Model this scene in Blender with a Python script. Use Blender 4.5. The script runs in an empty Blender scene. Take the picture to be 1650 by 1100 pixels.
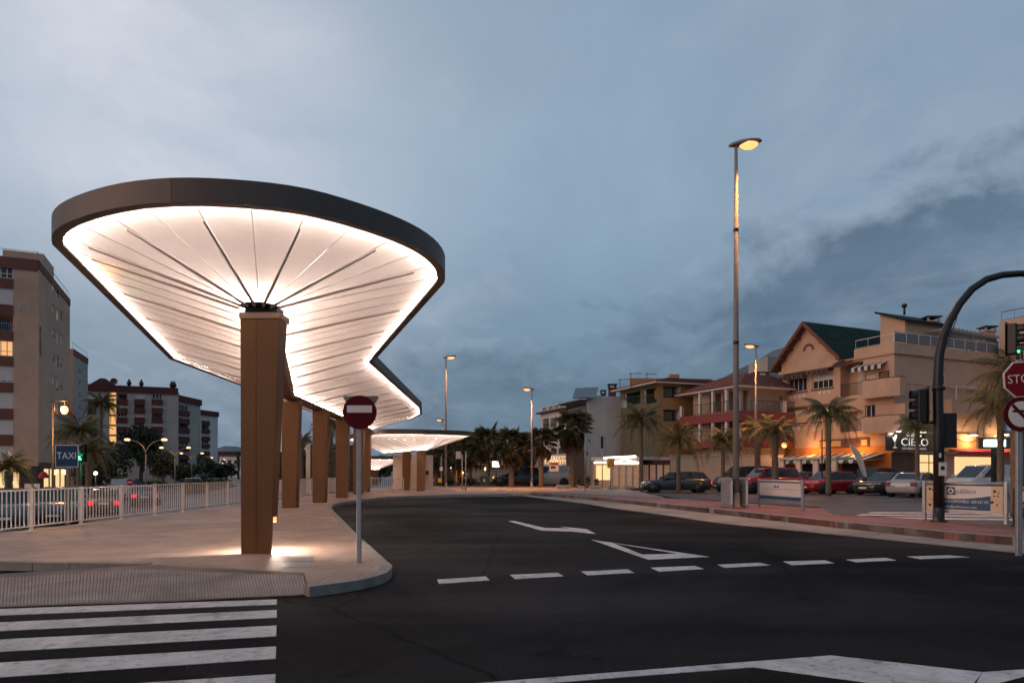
import bpy, bmesh, math, random
from mathutils import Vector, Matrix, noise as mnoise

rnd = random.Random(11)
PI = math.pi
SC = bpy.context.scene
COL = SC.collection

# ------------------------------------------------------------------ camera
F, CX, HY, EYE = 1100.0, 825.0, 758.0, 1.5      # survey constants of the view (pixels of the 1650 wide photograph)
cam_d = bpy.data.cameras.new('camera')
cam_d.sensor_width = 36.0
cam_d.lens = 24.0
cam_d.shift_y = 0.126
cam_d.clip_start = 0.1
cam_d.clip_end = 6000
cam = bpy.data.objects.new('camera', cam_d)
cam.location = (0, 0, EYE)
cam.rotation_euler = (PI / 2, 0, 0)
COL.objects.link(cam)
SC.camera = cam

# ------------------------------------------------------------------ exposure
SC.view_settings.view_transform = 'Standard'
SC.view_settings.look = 'None'
SC.view_settings.exposure = 0.0
SC.view_settings.gamma = 1.0
SC.view_settings.use_curve_mapping = False
SC.cycles.use_denoising = True
SC.cycles.max_bounces = 6
SC.cycles.sample_clamp_indirect = 4.0

# ------------------------------------------------------------------ sky
world = bpy.data.worlds.new('World')
SC.world = world
world.use_nodes = True
SUN_EL, SUN_ROT = math.radians(14.0), math.radians(244.0)


def build_sky():
    nt = world.node_tree
    N, L = nt.nodes, nt.links
    N.clear()
    out = N.new('ShaderNodeOutputWorld')
    bg = N.new('ShaderNodeBackground')
    L.new(bg.outputs[0], out.inputs[0])
    tc = N.new('ShaderNodeTexCoord')
    sep = N.new('ShaderNodeSeparateXYZ')
    L.new(tc.outputs['Generated'], sep.inputs[0])

    def math_n(op, a, b=None, clamp=False):
        n = N.new('ShaderNodeMath')
        n.operation = op
        n.use_clamp = clamp
        for i, v in enumerate((a, b)):
            if v is None:
                continue
            if isinstance(v, (int, float)):
                n.inputs[i].default_value = v
            else:
                L.new(v, n.inputs[i])
        return n.outputs[0]

    def mix(fac, a, b, mode='MIX'):
        n = N.new('ShaderNodeMix')
        n.data_type = 'RGBA'
        n.blend_type = mode
        for sock, v in ((n.inputs[0], fac), (n.inputs[6], a), (n.inputs[7], b)):
            if isinstance(v, (int, float)):
                sock.default_value = v
            elif isinstance(v, tuple):
                sock.default_value = (*v, 1)
            else:
                L.new(v, sock)
        return n.outputs[2]

    def ramp(fac, stops):
        n = N.new('ShaderNodeValToRGB')
        el = n.color_ramp.elements
        while len(el) < len(stops):
            el.new(0.5)
        for e, (p, c) in zip(el, stops):
            e.position = p
            e.color = (*c, 1) if isinstance(c, tuple) else (c, c, c, 1)
        L.new(fac, n.inputs[0])
        return n.outputs[0]

    z = math_n('MAXIMUM', sep.outputs[2], 0.0)
    den = math_n('ADD', z, 0.16)
    u = math_n('DIVIDE', sep.outputs[0], den)
    v = math_n('DIVIDE', sep.outputs[1], den)
    cmb = N.new('ShaderNodeCombineXYZ')
    L.new(u, cmb.inputs[0])
    L.new(v, cmb.inputs[1])

    def cloud(scale, detail, rough, off, dist=0.4):
        mp = N.new('ShaderNodeMapping')
        mp.inputs['Location'].default_value = off
        mp.inputs['Rotation'].default_value = (0, 0, 0.5)
        mp.inputs['Scale'].default_value = (1.0, 0.62, 1)
        L.new(cmb.outputs[0], mp.inputs[0])
        n = N.new('ShaderNodeTexNoise')
        n.inputs['Scale'].default_value = scale
        n.inputs['Detail'].default_value = detail
        n.inputs['Roughness'].default_value = rough
        n.inputs['Distortion'].default_value = dist
        L.new(mp.outputs[0], n.inputs['Vector'])
        return n.outputs['Fac']

    base = ramp(z, [(0.0, (0.100, 0.158, 0.212)), (0.10, (0.108, 0.176, 0.240)), (0.22, (0.168, 0.258, 0.345)),
                    (0.34, (0.255, 0.362, 0.468)), (0.45, (0.262, 0.362, 0.465)), (0.65, (0.215, 0.298, 0.390)), (1.0, (0.22, 0.30, 0.39))])

    def puff(scale, detail, off, zs=1.9, rough=0.58, dist=0.25):
        mp = N.new('ShaderNodeMapping')
        mp.inputs['Location'].default_value = off
        mp.inputs['Scale'].default_value = (1, 1, zs)
        L.new(tc.outputs['Generated'], mp.inputs[0])
        n = N.new('ShaderNodeTexNoise')
        n.inputs['Scale'].default_value = scale
        n.inputs['Detail'].default_value = detail
        n.inputs['Roughness'].default_value = rough
        n.inputs['Distortion'].default_value = dist
        L.new(mp.outputs[0], n.inputs['Vector'])
        return n.outputs['Fac']

    def lobe(d, power, amount):
        vn = N.new('ShaderNodeVectorMath')
        vn.operation = 'DOT_PRODUCT'
        dv = Vector(d).normalized()
        vn.inputs[1].default_value = dv
        L.new(tc.outputs['Generated'], vn.inputs[0])
        return math_n('MULTIPLY', math_n('POWER', math_n('MAXIMUM', vn.outputs['Value'], 0.0), power), amount)
    big = cloud(0.55, 4, 0.5, (3.1, 1.7, 0))
    mid = cloud(1.5, 8, 0.55, (0.4, 5.3, 0))
    fine = cloud(4.0, 9, 0.6, (7.4, 2.1, 0), 0.8)
    soft = puff(2.4, 7, (1.2, 0.7, 3.1), 1.6)
    # broad soft veils: dim patches and pale patches
    dark_mask = ramp(math_n('ADD', math_n('MULTIPLY', big, 0.5), math_n('MULTIPLY', soft, 0.5)), [(0.42, 0.0), (0.56, 1.0)])
    c = mix(math_n('MULTIPLY', dark_mask, 0.60), base, (0.155, 0.228, 0.318))
    light_mask = ramp(math_n('ADD', math_n('MULTIPLY', soft, 0.65), math_n('MULTIPLY', fine, 0.35)), [(0.50, 0.0), (0.66, 1.0)])
    c = mix(math_n('MULTIPLY', light_mask, 0.45), c, (0.375, 0.440, 0.530))
    c = mix(lobe((0.55, 1.0, 0.75), 9, 0.40), c, (0.27, 0.35, 0.45))
    # a bank of darker cloud whose ragged top rises towards the right
    pf = puff(7.0, 10, (0.3, 1.9, 0.4), 1.6, 0.62, 0.3)
    pb = puff(2.0, 3, (2.2, 0.1, 1.1))
    streak = puff(2.6, 7, (5.2, 3.3, 0.2), 7.0, 0.6, 0.3)
    top = math_n('ADD', math_n('MULTIPLY', math_n('SUBTRACT', pf, 0.5), 0.30), math_n('MULTIPLY', math_n('SUBTRACT', pb, 0.5), 0.34))
    top = math_n('ADD', top, math_n('MULTIPLY', sep.outputs[0], 0.30))
    top = math_n('ADD', top, 0.195)
    edge = math_n('MULTIPLY', math_n('SUBTRACT', top, z), 11.0, True)
    inner = ramp(math_n('ADD', math_n('MULTIPLY', pf, 0.6), math_n('MULTIPLY', streak, 0.4)), [(0.38, 0.45), (0.56, 1.0)])
    bank = math_n('MULTIPLY', edge, inner)
    c = mix(math_n('MULTIPLY', bank, 0.90), c, (0.082, 0.132, 0.192))
    thin = ramp(streak, [(0.50, 0.0), (0.66, 1.0)])
    low = math_n('SUBTRACT', 1.0, math_n('MULTIPLY', z, 2.6), True)
    c = mix(math_n('MULTIPLY', math_n('MULTIPLY', thin, low), 0.42), c, (0.215, 0.300, 0.385))
    c = mix(math_n('MULTIPLY', lobe((-0.56, 1.0, 0.60), 24, 0.95), ramp(soft, [(0.36, 0.5), (0.58, 1.0)])), c, (0.62, 0.63, 0.70))
    sky = N.new('ShaderNodeTexSky')
    sky.sky_type = 'NISHITA'
    sky.sun_disc = False
    sky.sun_elevation = SUN_EL
    sky.sun_rotation = SUN_ROT
    dim = mix(1.0, sky.outputs[0], (0.05, 0.05, 0.05), 'MULTIPLY')
    c = mix(0.04, c, dim, 'ADD')
    L.new(c, bg.inputs[0])
    bg.inputs[1].default_value = 1.12


build_sky()

sun_d = bpy.data.lights.new('sun', 'SUN')
sun_d.energy = 1.5
sun_d.angle = math.radians(60)
sun_d.color = (1.0, 0.56, 0.36)
sun = bpy.data.objects.new('sun', sun_d)
sun.rotation_euler = (math.radians(76), 0, math.radians(-64))
sun.location = (-20, -20, 60)
COL.objects.link(sun)


# ================================================================== helpers
def pt(px, py, Y):
    """world point seen at photograph position (px, py) at distance Y"""
    return Vector(((px - CX) / F * Y, Y, EYE + (HY - py) / F * Y))


def gd(px, py, z=0.0):
    """point of the level z seen at (px, py)"""
    Y = F * (EYE - z) / (py - HY)
    return Vector(((px - CX) / F * Y, Y, z))


MATS = {}


def mat(name, col, rough=0.6, metal=0.0, var=0.15, scale=3.0, bump=0.0, bscale=40.0, emit=None, estr=0.0, coat=0.0, stain=0.0, spec=0.5, trans=0.0):
    if name in MATS:
        return MATS[name]
    m = bpy.data.materials.new(name)
    m.use_nodes = True
    nt = m.node_tree
    N, L = nt.nodes, nt.links
    b = N['Principled BSDF']
    b.inputs['Roughness'].default_value = rough
    b.inputs['Metallic'].default_value = metal
    b.inputs['Specular IOR Level'].default_value = spec
    b.inputs['Coat Weight'].default_value = coat
    if trans:
        b.inputs['Transmission Weight'].default_value = trans
    tc = N.new('ShaderNodeTexCoord')
    n = N.new('ShaderNodeTexNoise')
    n.inputs['Scale'].default_value = scale
    n.inputs['Detail'].default_value = 6
    n.inputs['Roughness'].default_value = 0.6
    L.new(tc.outputs['Object'], n.inputs['Vector'])
    mr = N.new('ShaderNodeMapRange')
    mr.inputs[1].default_value = 0.3
    mr.inputs[2].default_value = 0.7
    mr.inputs[3].default_value = 1 - var
    mr.inputs[4].default_value = 1 + var
    L.new(n.outputs['Fac'], mr.inputs[0])
    mx = N.new('ShaderNodeMix')
    mx.data_type = 'RGBA'
    mx.blend_type = 'MULTIPLY'
    mx.inputs[0].default_value = 1
    mx.inputs[6].default_value = (*col, 1)
    L.new(mr.outputs[0], mx.inputs[7])
    last = mx.outputs[2]
    if stain:
        n2 = N.new('ShaderNodeTexNoise')
        n2.inputs['Scale'].default_value = scale * 0.23
        n2.inputs['Detail'].default_value = 7
        n2.inputs['Roughness'].default_value = 0.7
        n2.inputs['Distortion'].default_value = 1.0
        L.new(tc.outputs['Object'], n2.inputs['Vector'])
        r2 = N.new('ShaderNodeMapRange')
        r2.inputs[1].default_value = 0.42
        r2.inputs[2].default_value = 0.68
        r2.inputs[3].default_value = 1.0
        r2.inputs[4].default_value = 1.0 - stain
        L.new(n2.outputs['Fac'], r2.inputs[0])
        m2 = N.new('ShaderNodeMix')
        m2.data_type = 'RGBA'
        m2.blend_type = 'MULTIPLY'
        m2.inputs[0].default_value = 1
        L.new(last, m2.inputs[6])
        L.new(r2.outputs[0], m2.inputs[7])
        last = m2.outputs[2]
        r3 = N.new('ShaderNodeMapRange')
        r3.inputs[1].default_value = 0.35
        r3.inputs[2].default_value = 0.7
        r3.inputs[3].default_value = max(0.05, rough - 0.10)
        r3.inputs[4].default_value = min(1.0, rough + 0.12)
        L.new(n2.outputs['Fac'], r3.inputs[0])
        L.new(r3.outputs[0], b.inputs['Roughness'])
    L.new(last, b.inputs['Base Color'])
    if bump:
        n3 = N.new('ShaderNodeTexNoise')
        n3.inputs['Scale'].default_value = bscale
        n3.inputs['Detail'].default_value = 4
        L.new(tc.outputs['Object'], n3.inputs['Vector'])
        bp = N.new('ShaderNodeBump')
        bp.inputs['Strength'].default_value = bump
        bp.inputs['Distance'].default_value = 0.02
        L.new(n3.outputs['Fac'], bp.inputs['Height'])
        L.new(bp.outputs[0], b.inputs['Normal'])
    if emit:
        b.inputs['Emission Color'].default_value = (*emit, 1)
        b.inputs['Emission Strength'].default_value = estr
    MATS[name] = m
    return m


M = {}
def asphalt_mat():
    m = bpy.data.materials.new('asphalt')
    m.use_nodes = True
    nt = m.node_tree
    N, L = nt.nodes, nt.links
    b = N['Principled BSDF']
    b.inputs['Specular IOR Level'].default_value = 0.06
    tc = N.new('ShaderNodeTexCoord')

    def noise(scale, detail=5, rough=.6, dist=0.0, stretch=None):
        n = N.new('ShaderNodeTexNoise')
        n.inputs['Scale'].default_value = scale
        n.inputs['Detail'].default_value = detail
        n.inputs['Roughness'].default_value = rough
        n.inputs['Distortion'].default_value = dist
        if stretch:
            mp = N.new('ShaderNodeMapping')
            mp.inputs['Scale'].default_value = stretch
            mp.inputs['Rotation'].default_value = (0, 0, 0.08)
            L.new(tc.outputs['Object'], mp.inputs[0])
            L.new(mp.outputs[0], n.inputs['Vector'])
        else:
            L.new(tc.outputs['Object'], n.inputs['Vector'])
        return n.outputs['Fac']

    def rng(sock, a, b_, c, d):
        r = N.new('ShaderNodeMapRange')
        for i, v in enumerate((a, b_, c, d)):
            r.inputs[1 + i].default_value = v
        L.new(sock, r.inputs[0])
        return r.outputs[0]

    def mul(a, b_):
        n = N.new('ShaderNodeMath')
        n.operation = 'MULTIPLY'
        L.new(a, n.inputs[0])
        L.new(b_, n.inputs[1])
        return n.outputs[0]
    wide = rng(noise(0.16, 5, .55, .6), .38, .62, .65, 1.6)
    tracks = rng(noise(1.0, 4, .5, 0, (0.07, 0.9, 1)), .4, .62, .85, 1.35)
    grit = rng(noise(38, 4, .75), .35, .7, .55, 1.7)
    oil = rng(noise(0.75, 7, .7, 1.2), .56, .68, 1.0, .55)
    vo = N.new('ShaderNodeTexVoronoi')
    vo.feature = 'DISTANCE_TO_EDGE'
    vo.inputs['Scale'].default_value = 0.23
    nz = N.new('ShaderNodeTexNoise')
    nz.inputs['Scale'].default_value = 1.6
    nz.inputs['Detail'].default_value = 6
    L.new(tc.outputs['Object'], nz.inputs['Vector'])
    mv = N.new('ShaderNodeMix')
    mv.data_type = 'VECTOR'
    mv.inputs[0].default_value = 0.22
    L.new(tc.outputs['Object'], mv.inputs[4])
    L.new(nz.outputs['Color'], mv.inputs[5])
    L.new(mv.outputs[1], vo.inputs['Vector'])
    crack = rng(vo.outputs['Distance'], 0.0, 0.007, 0.35, 1.0)
    f = mul(mul(mul(wide, tracks), mul(grit, oil)), crack)
    mx = N.new('ShaderNodeMix')
    mx.data_type = 'RGBA'
    mx.blend_type = 'MULTIPLY'
    mx.inputs[0].default_value = 1
    mx.inputs[6].default_value = (0.0165, 0.0150, 0.0150, 1)
    L.new(f, mx.inputs[7])
    L.new(mx.outputs[2], b.inputs['Base Color'])
    L.new(rng(wide, .65, 1.6, .95, .74), b.inputs['Roughness'])
    bp = N.new('ShaderNodeBump')
    bp.inputs['Strength'].default_value = 0.6
    bp.inputs['Distance'].default_value = 0.012
    L.new(mul(grit, crack), bp.inputs['Height'])
    L.new(bp.outputs[0], b.inputs['Normal'])
    MATS['asphalt'] = m
    return m


def paint_mat_road():
    m = mat('road_paint', (0.62, 0.57, 0.54), 0.6, var=0.12, scale=6, bump=0.3, bscale=80, stain=0.3)
    nt = m.node_tree
    N, L = nt.nodes, nt.links
    b = N['Principled BSDF']
    src = b.inputs['Base Color'].links[0].from_socket
    tc = N.new('ShaderNodeTexCoord')
    w = []
    for sc_, det, a_, b_ in ((9.0, 9, .54, .66), (1.8, 9, .54, .68), (60.0, 3, .60, .72)):
        n = N.new('ShaderNodeTexNoise')
        n.inputs['Scale'].default_value = sc_
        n.inputs['Detail'].default_value = det
        n.inputs['Roughness'].default_value = 0.72
        L.new(tc.outputs['Object'], n.inputs['Vector'])
        r = N.new('ShaderNodeMapRange')
        r.inputs[1].default_value = a_
        r.inputs[2].default_value = b_
        r.inputs[4].default_value = 0.75
        L.new(n.outputs['Fac'], r.inputs[0])
        w.append(r.outputs[0])
    a = w[0]
    for q in w[1:]:
        mxx = N.new('ShaderNodeMath')
        mxx.operation = 'MAXIMUM'
        L.new(a, mxx.inputs[0])
        L.new(q, mxx.inputs[1])
        a = mxx.outputs[0]
    mx = N.new('ShaderNodeMix')
    mx.data_type = 'RGBA'
    L.new(a, mx.inputs[0])
    L.new(src, mx.inputs[6])
    mx.inputs[7].default_value = (0.05, 0.046, 0.045, 1)
    L.new(mx.outputs[2], b.inputs['Base Color'])
    return m


M['asphalt'] = asphalt_mat()
M['paint'] = paint_mat_road()
M['old_asphalt'] = mat('old_asphalt', (0.075, 0.066, 0.062), 0.55, var=0.2, scale=0.8, bump=0.3, bscale=60, stain=0.25)
M['pavement'] = mat('pavement', (0.36, 0.25, 0.19), 0.6, var=0.13, scale=1.6, bump=0.25, bscale=50, stain=0.35)
def slab_joints(m, w, h, depth=0.5):
    nt = m.node_tree
    N, L = nt.nodes, nt.links
    b = N['Principled BSDF']
    tc = N.new('ShaderNodeTexCoord')
    br = N.new('ShaderNodeTexBrick')
    br.inputs['Scale'].default_value = 1.0
    br.inputs['Brick Width'].default_value = w
    br.inputs['Row Height'].default_value = h
    br.inputs['Mortar Size'].default_value = 0.011
    br.inputs['Mortar Smooth'].default_value = 0.3
    br.inputs['Color1'].default_value = (1.04, 1.04, 1.04, 1)
    br.inputs['Color2'].default_value = (0.93, 0.93, 0.93, 1)
    br.inputs['Mortar'].default_value = (0.55, 0.53, 0.5, 1)
    L.new(tc.outputs['Object'], br.inputs['Vector'])
    src = b.inputs['Base Color'].links[0].from_socket
    mx = N.new('ShaderNodeMix')
    mx.data_type = 'RGBA'
    mx.blend_type = 'MULTIPLY'
    mx.inputs[0].default_value = 1
    L.new(src, mx.inputs[6])
    L.new(br.outputs['Color'], mx.inputs[7])
    L.new(mx.outputs[2], b.inputs['Base Color'])


slab_joints(M['pavement'], 0.8, 0.4)
M['red_paving'] = mat('red_paving', (0.24, 0.09, 0.075), 0.6, var=0.2, scale=2.2, bump=0.3, bscale=60, stain=0.3)
slab_joints(M['red_paving'], 0.4, 0.2)
M['kerb'] = mat('kerb_concrete', (0.25, 0.225, 0.20), 0.75, var=0.2, scale=4, bump=0.4, bscale=50, stain=0.35)
M['gutter'] = mat('gutter_concrete', (0.28, 0.24, 0.21), 0.7, var=0.2, scale=2, bump=0.3, bscale=50, stain=0.4)
M['tactile'] = mat('tactile_paving', (0.115, 0.078, 0.068), 0.65, var=0.2, scale=3, bump=0.3, stain=0.3)
M['terrain'] = mat('terrain', (0.06, 0.055, 0.045), 0.9, var=0.3, scale=0.3)
M['fascia'] = mat('fascia_metal', (0.080, 0.056, 0.047), 0.5, metal=0.1, var=0.12, scale=1.2)
M['bronze'] = mat('bronze_plate', (0.195, 0.092, 0.038), 0.36, metal=0.65, var=0.08, scale=1.5)
M['bronze_light'] = mat('bronze_cap', (0.48, 0.33, 0.22), 0.45, metal=0.5, var=0.06)
M['black'] = mat('black_metal', (0.014, 0.014, 0.016), 0.4, metal=0.2, var=0.1)
def panel_mat():
    m = mat('canopy_panel', (0.74, 0.66, 0.62), 0.22, var=0.06, scale=1.5)
    nt = m.node_tree
    N, L = nt.nodes, nt.links
    b = N['Principled BSDF']
    tr = N.new('ShaderNodeBsdfTranslucent')
    src = b.inputs['Base Color'].links[0].from_socket
    L.new(src, tr.inputs['Color'])
    mx = N.new('ShaderNodeMixShader')
    mx.inputs[0].default_value = 0.5
    L.new(b.outputs[0], mx.inputs[1])
    L.new(tr.outputs[0], mx.inputs[2])
    L.new(mx.outputs[0], N['Material Output'].inputs[0])
    return m


M['panel'] = panel_mat()
M['cavity'] = mat('cavity_white', (0.75, 0.72, 0.70), 0.8, var=0.03)
M['led'] = mat('led_strip', (0.9, 0.85, 0.8), 0.5, var=0.0, emit=(1.0, 0.86, 0.79), estr=90.0)
M['led_head'] = mat('led_head', (0.9, 0.85, 0.8), 0.5, var=0.0, emit=(1.0, 0.87, 0.80), estr=185.0)
M['led_soft'] = mat('led_strip_soft', (0.9, 0.85, 0.8), 0.5, var=0.0, emit=(1.0, 0.84, 0.72), estr=4.0)
M['rib'] = mat('rib_steel', (0.78, 0.69, 0.63), 0.45, metal=0.0, var=0.05)
M['deck'] = mat('roof_deck', (0.30, 0.29, 0.28), 0.8, var=0.1)
M['galv'] = mat('galvanised_steel', (0.36, 0.36, 0.37), 0.42, metal=0.6, var=0.15, scale=5)
M['lamp_pole'] = mat('lamp_pole_paint', (0.24, 0.225, 0.22), 0.9, spec=0.2, metal=0.0, var=0.12, scale=3)
M['white_metal'] = mat('white_rail_paint', (0.66, 0.58, 0.53), 0.4, var=0.06)
M['sodium'] = mat('sodium_lens', (0.9, 0.6, 0.3), 0.5, var=0.0, emit=(1.0, 0.33, 0.10), estr=2.3)
M['warm_globe'] = mat('warm_globe', (0.9, 0.7, 0.5), 0.5, var=0.0, emit=(1.0, 0.58, 0.30), estr=1.9)
M['white_lit'] = mat('white_light', (0.9, 0.9, 0.9), 0.5, var=0.0, emit=(1.0, 0.93, 0.84), estr=3)
M['neon'] = mat('white_tube_light', (0.9, 0.9, 0.9), 0.5, var=0.0, emit=(1.0, 0.86, 0.78), estr=6)
M['cyan_lit'] = mat('cyan_screen', (0.5, 0.9, 0.9), 0.4, var=0.0, emit=(0.72, 1.0, 1.0), estr=2.2)
M['green_lit'] = mat('green_signal', (0.1, 0.9, 0.3), 0.4, var=0.0, emit=(0.04, 1.0, 0.22), estr=6)
M['red_lit'] = mat('tail_light_lit', (0.8, 0.05, 0.1), 0.3, var=0.0, emit=(1.0, 0.012, 0.04), estr=1.6)
M['sign_red'] = mat('sign_red', (0.075, 0.001, 0.007), 0.6, spec=0.15, var=0.05)
M['stop_red'] = mat('stop_red', (0.19, 0.003, 0.012), 0.6, spec=0.2, var=0.05)
M['sign_white'] = mat('sign_white', (0.68, 0.62, 0.58), 0.4, var=0.04)
M['sign_blue'] = mat('sign_blue', (0.006, 0.045, 0.12), 0.55, spec=0.2, var=0.05)
M['sign_yellow'] = mat('sign_yellow', (0.75, 0.42, 0.02), 0.4, var=0.05)
M['sign_back'] = mat('sign_back', (0.20, 0.17, 0.14), 0.5, metal=0.4, var=0.1)
M['glass'] = mat('window_glass', (0.025, 0.032, 0.04), 0.08, var=0.3, scale=1.0)
M['glass_lit'] = mat('lit_window', (0.5, 0.3, 0.15), 0.3, var=0.2, emit=(1.0, 0.50, 0.16), estr=0.9)
M['glass_dim'] = mat('dim_lit_window', (0.3, 0.2, 0.12), 0.3, var=0.2, emit=(1.0, 0.45, 0.2), estr=0.18)
M['shop_lit'] = mat('shop_window_lit', (0.6, 0.4, 0.2), 0.3, var=0.3, emit=(1.0, 0.66, 0.30), estr=1.0)
M['frame_white'] = mat('white_frame', (0.62, 0.58, 0.55), 0.4, var=0.05)
M['shutter'] = mat('roller_shutter', (0.60, 0.55, 0.53), 0.5, var=0.06)
M['tyre'] = mat('tyre_rubber', (0.015, 0.015, 0.015), 0.8, var=0.1)
M['rim'] = mat('wheel_alloy', (0.4, 0.4, 0.42), 0.3, metal=0.8, var=0.1)
M['headlamp'] = mat('headlamp_lens', (0.65, 0.65, 0.65), 0.12, var=0.05)
M['tail'] = mat('tail_lens', (0.25, 0.01, 0.015), 0.2, var=0.05)
M['plate'] = mat('number_plate', (0.65, 0.65, 0.62), 0.4, var=0.03)
M['trunk'] = mat('palm_trunk', (0.14, 0.10, 0.07), 0.9, var=0.3, scale=6, bump=0.8, bscale=20)
M['frond'] = mat('palm_frond', (0.105, 0.088, 0.022), 0.55, var=0.35, scale=2)  # leaf colour yellowed to carry the golden sodium lamp light
M['fan_leaf'] = mat('fan_leaf', (0.070, 0.062, 0.022), 0.6, var=0.35, scale=2)
M['dry_leaf'] = mat('dry_leaf', (0.12, 0.085, 0.04), 0.8, var=0.3, scale=2)
M['leaf'] = mat('tree_leaf', (0.030, 0.042, 0.016), 0.6, var=0.4, scale=1.5)
M['leaf_mid'] = mat('tree_leaf_mid', (0.045, 0.055, 0.022), 0.6, var=0.4, scale=1.5)
M['bark'] = mat('bark', (0.09, 0.07, 0.05), 0.9, var=0.3, scale=5, bump=0.6)


class MB:
    """collects boxes, quads, tubes; build() links them as one mesh object"""
    def __init__(s):
        s.v, s.f, s.mi = [], [], []
        s.smooth = []

    def add(s, vs, fs, mi=0, smooth=False):
        o = len(s.v)
        s.v += [tuple(v) for v in vs]
        for f in fs:
            s.f.append(tuple(i + o for i in f))
            s.mi.append(mi)
            s.smooth.append(smooth)
        return s

    def box(s, x0, y0, z0, x1, y1, z1, mi=0):
        x0, x1 = min(x0, x1), max(x0, x1)
        y0, y1 = min(y0, y1), max(y0, y1)
        z0, z1 = min(z0, z1), max(z0, z1)
        vs = [(x0, y0, z0), (x1, y0, z0), (x1, y1, z0), (x0, y1, z0), (x0, y0, z1), (x1, y0, z1), (x1, y1, z1), (x0, y1, z1)]
        return s.add(vs, [(0, 3, 2, 1), (4, 5, 6, 7), (0, 1, 5, 4), (1, 2, 6, 5), (2, 3, 7, 6), (3, 0, 4, 7)], mi)

    def hexa(s, b, t, mi=0):
        """solid between polygon b (bottom) and t (top), same count, counter-clockwise seen from above"""
        n = len(b)
        fs = [tuple(reversed(range(n))), tuple(range(n, 2 * n))]
        for i in range(n):
            j = (i + 1) % n
            fs.append((i, j, n + j, n + i))
        return s.add(list(b) + list(t), fs, mi)

    def prism(s, pts, z0, z1, mi=0):
        return s.hexa([(p[0], p[1], z0) for p in pts], [(p[0], p[1], z1) for p in pts], mi)

    def tube(s, pts, r, seg=8, mi=0, cap=True):
        pts = [Vector(p) for p in pts]
        rs = r if isinstance(r, (list, tuple)) else [r] * len(pts)
        rings = []
        ref = None
        for i, p in enumerate(pts):
            d = (pts[min(i + 1, len(pts) - 1)] - pts[max(i - 1, 0)]).normalized()
            if ref is None:
                ref = Vector((0, 0, 1)) if abs(d.z) < 0.9 else Vector((1, 0, 0))
            a = (ref - d * ref.dot(d)).normalized()
            b = d.cross(a)
            ref = a
            rings.append([p + (a * math.cos(t) + b * math.sin(t)) * rs[i] for t in [2 * PI * k / seg for k in range(seg)]])
        vs = [q for rg in rings for q in rg]
        fs = []
        for i in range(len(pts) - 1):
            for k in range(seg):
                k2 = (k + 1) % seg
                fs.append((i * seg + k, i * seg + k2, (i + 1) * seg + k2, (i + 1) * seg + k))
        s.add(vs, fs, mi, True)
        if cap:
            o = len(s.v) - len(vs)
            for base, rev in ((0, True), ((len(pts) - 1) * seg, False)):
                f = [o + base + k for k in range(seg)]
                s.f.append(tuple(reversed(f)) if rev else tuple(f))
                s.mi.append(mi)
                s.smooth.append(False)
        return s

    def disc(s, c, axis, r, th, seg=24, mi=0, mi_front=None, poly=None):
        """disc (or polygon poly of 2D points) centred c, facing +-axis 'y', thickness th"""
        if poly is None:
            poly = [(r * math.cos(2 * PI * k / seg), r * math.sin(2 * PI * k / seg)) for k in range(seg)]
        n = len(poly)
        fr = [(c[0] + p[0], c[1] - th / 2, c[2] + p[1]) for p in poly]
        bk = [(c[0] + p[0], c[1] + th / 2, c[2] + p[1]) for p in poly]
        o = len(s.v)
        s.v += fr + bk
        s.f.append(tuple(o + i for i in range(n)))
        s.mi.append(mi if mi_front is None else mi_front)
        s.f.append(tuple(o + n + i for i in reversed(range(n))))
        s.mi.append(mi)
        s.smooth += [False, False]
        for i in range(n):
            j = (i + 1) % n
            s.f.append((o + i, o + n + i, o + n + j, o + j))
            s.mi.append(mi)
            s.smooth.append(False)
        return s

    def lathe(s, prof, c=(0, 0, 0), seg=16, mi=0):
        vs, fs = [], []
        for r, z in prof:
            for k in range(seg):
                t = 2 * PI * k / seg
                vs.append((c[0] + r * math.cos(t), c[1] + r * math.sin(t), c[2] + z))
        for i in range(len(prof) - 1):
            for k in range(seg):
                k2 = (k + 1) % seg
                fs.append((i * seg + k, i * seg + k2, (i + 1) * seg + k2, (i + 1) * seg + k))
        return s.add(vs, fs, mi, True)

    def mesh(s, name, mats):
        me = bpy.data.meshes.new(name)
        me.from_pydata(s.v, [], s.f)
        for m in (mats if isinstance(mats, (list, tuple)) else [mats]):
            me.materials.append(m)
        me.polygons.foreach_set('material_index', s.mi)
        me.polygons.foreach_set('use_smooth', s.smooth)
        me.update()
        return me

    def build(s, name, mats, parent=None, loc=None, rz=0.0):
        return link(name, s.mesh(name, mats), parent, loc, rz)


def link(name, data, parent=None, loc=None, rz=0.0):
    o = bpy.data.objects.new(name, data)
    COL.objects.link(o)
    if parent is not None:
        o.parent = parent
    if loc is not None:
        o.location = loc
    if rz:
        o.rotation_euler = (0, 0, rz)
    return o


def tag(o, label=None, cat=None, group=None, kind=None):
    if label:
        o['label'] = label
    if cat:
        o['category'] = cat
    if group:
        o['group'] = group
    if kind:
        o['kind'] = kind
    return o


def thing(name, label, cat, loc=(0, 0, 0), rz=0.0, group=None):
    o = link(name, None, None, loc, rz)
    o.empty_display_size = 0.2
    return tag(o, label, cat, group)


def struct(name, mb, m, parent=None, loc=None, rz=0.0):
    o = mb.build(name, m, parent, loc, rz)
    if parent is None:
        o['kind'] = 'structure'
    return o


def copy_tree(o, parent=None):
    c = o.copy()
    COL.objects.link(c)
    if parent is not None:
        c.parent = parent
    for ch in list(o.children):
        copy_tree(ch, c)
    return c


def bevel(o, w=0.01, seg=2):
    md = o.modifiers.new('edge', 'BEVEL')
    md.width = w
    md.segments = seg
    md.limit_method = 'ANGLE'
    return o


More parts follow.
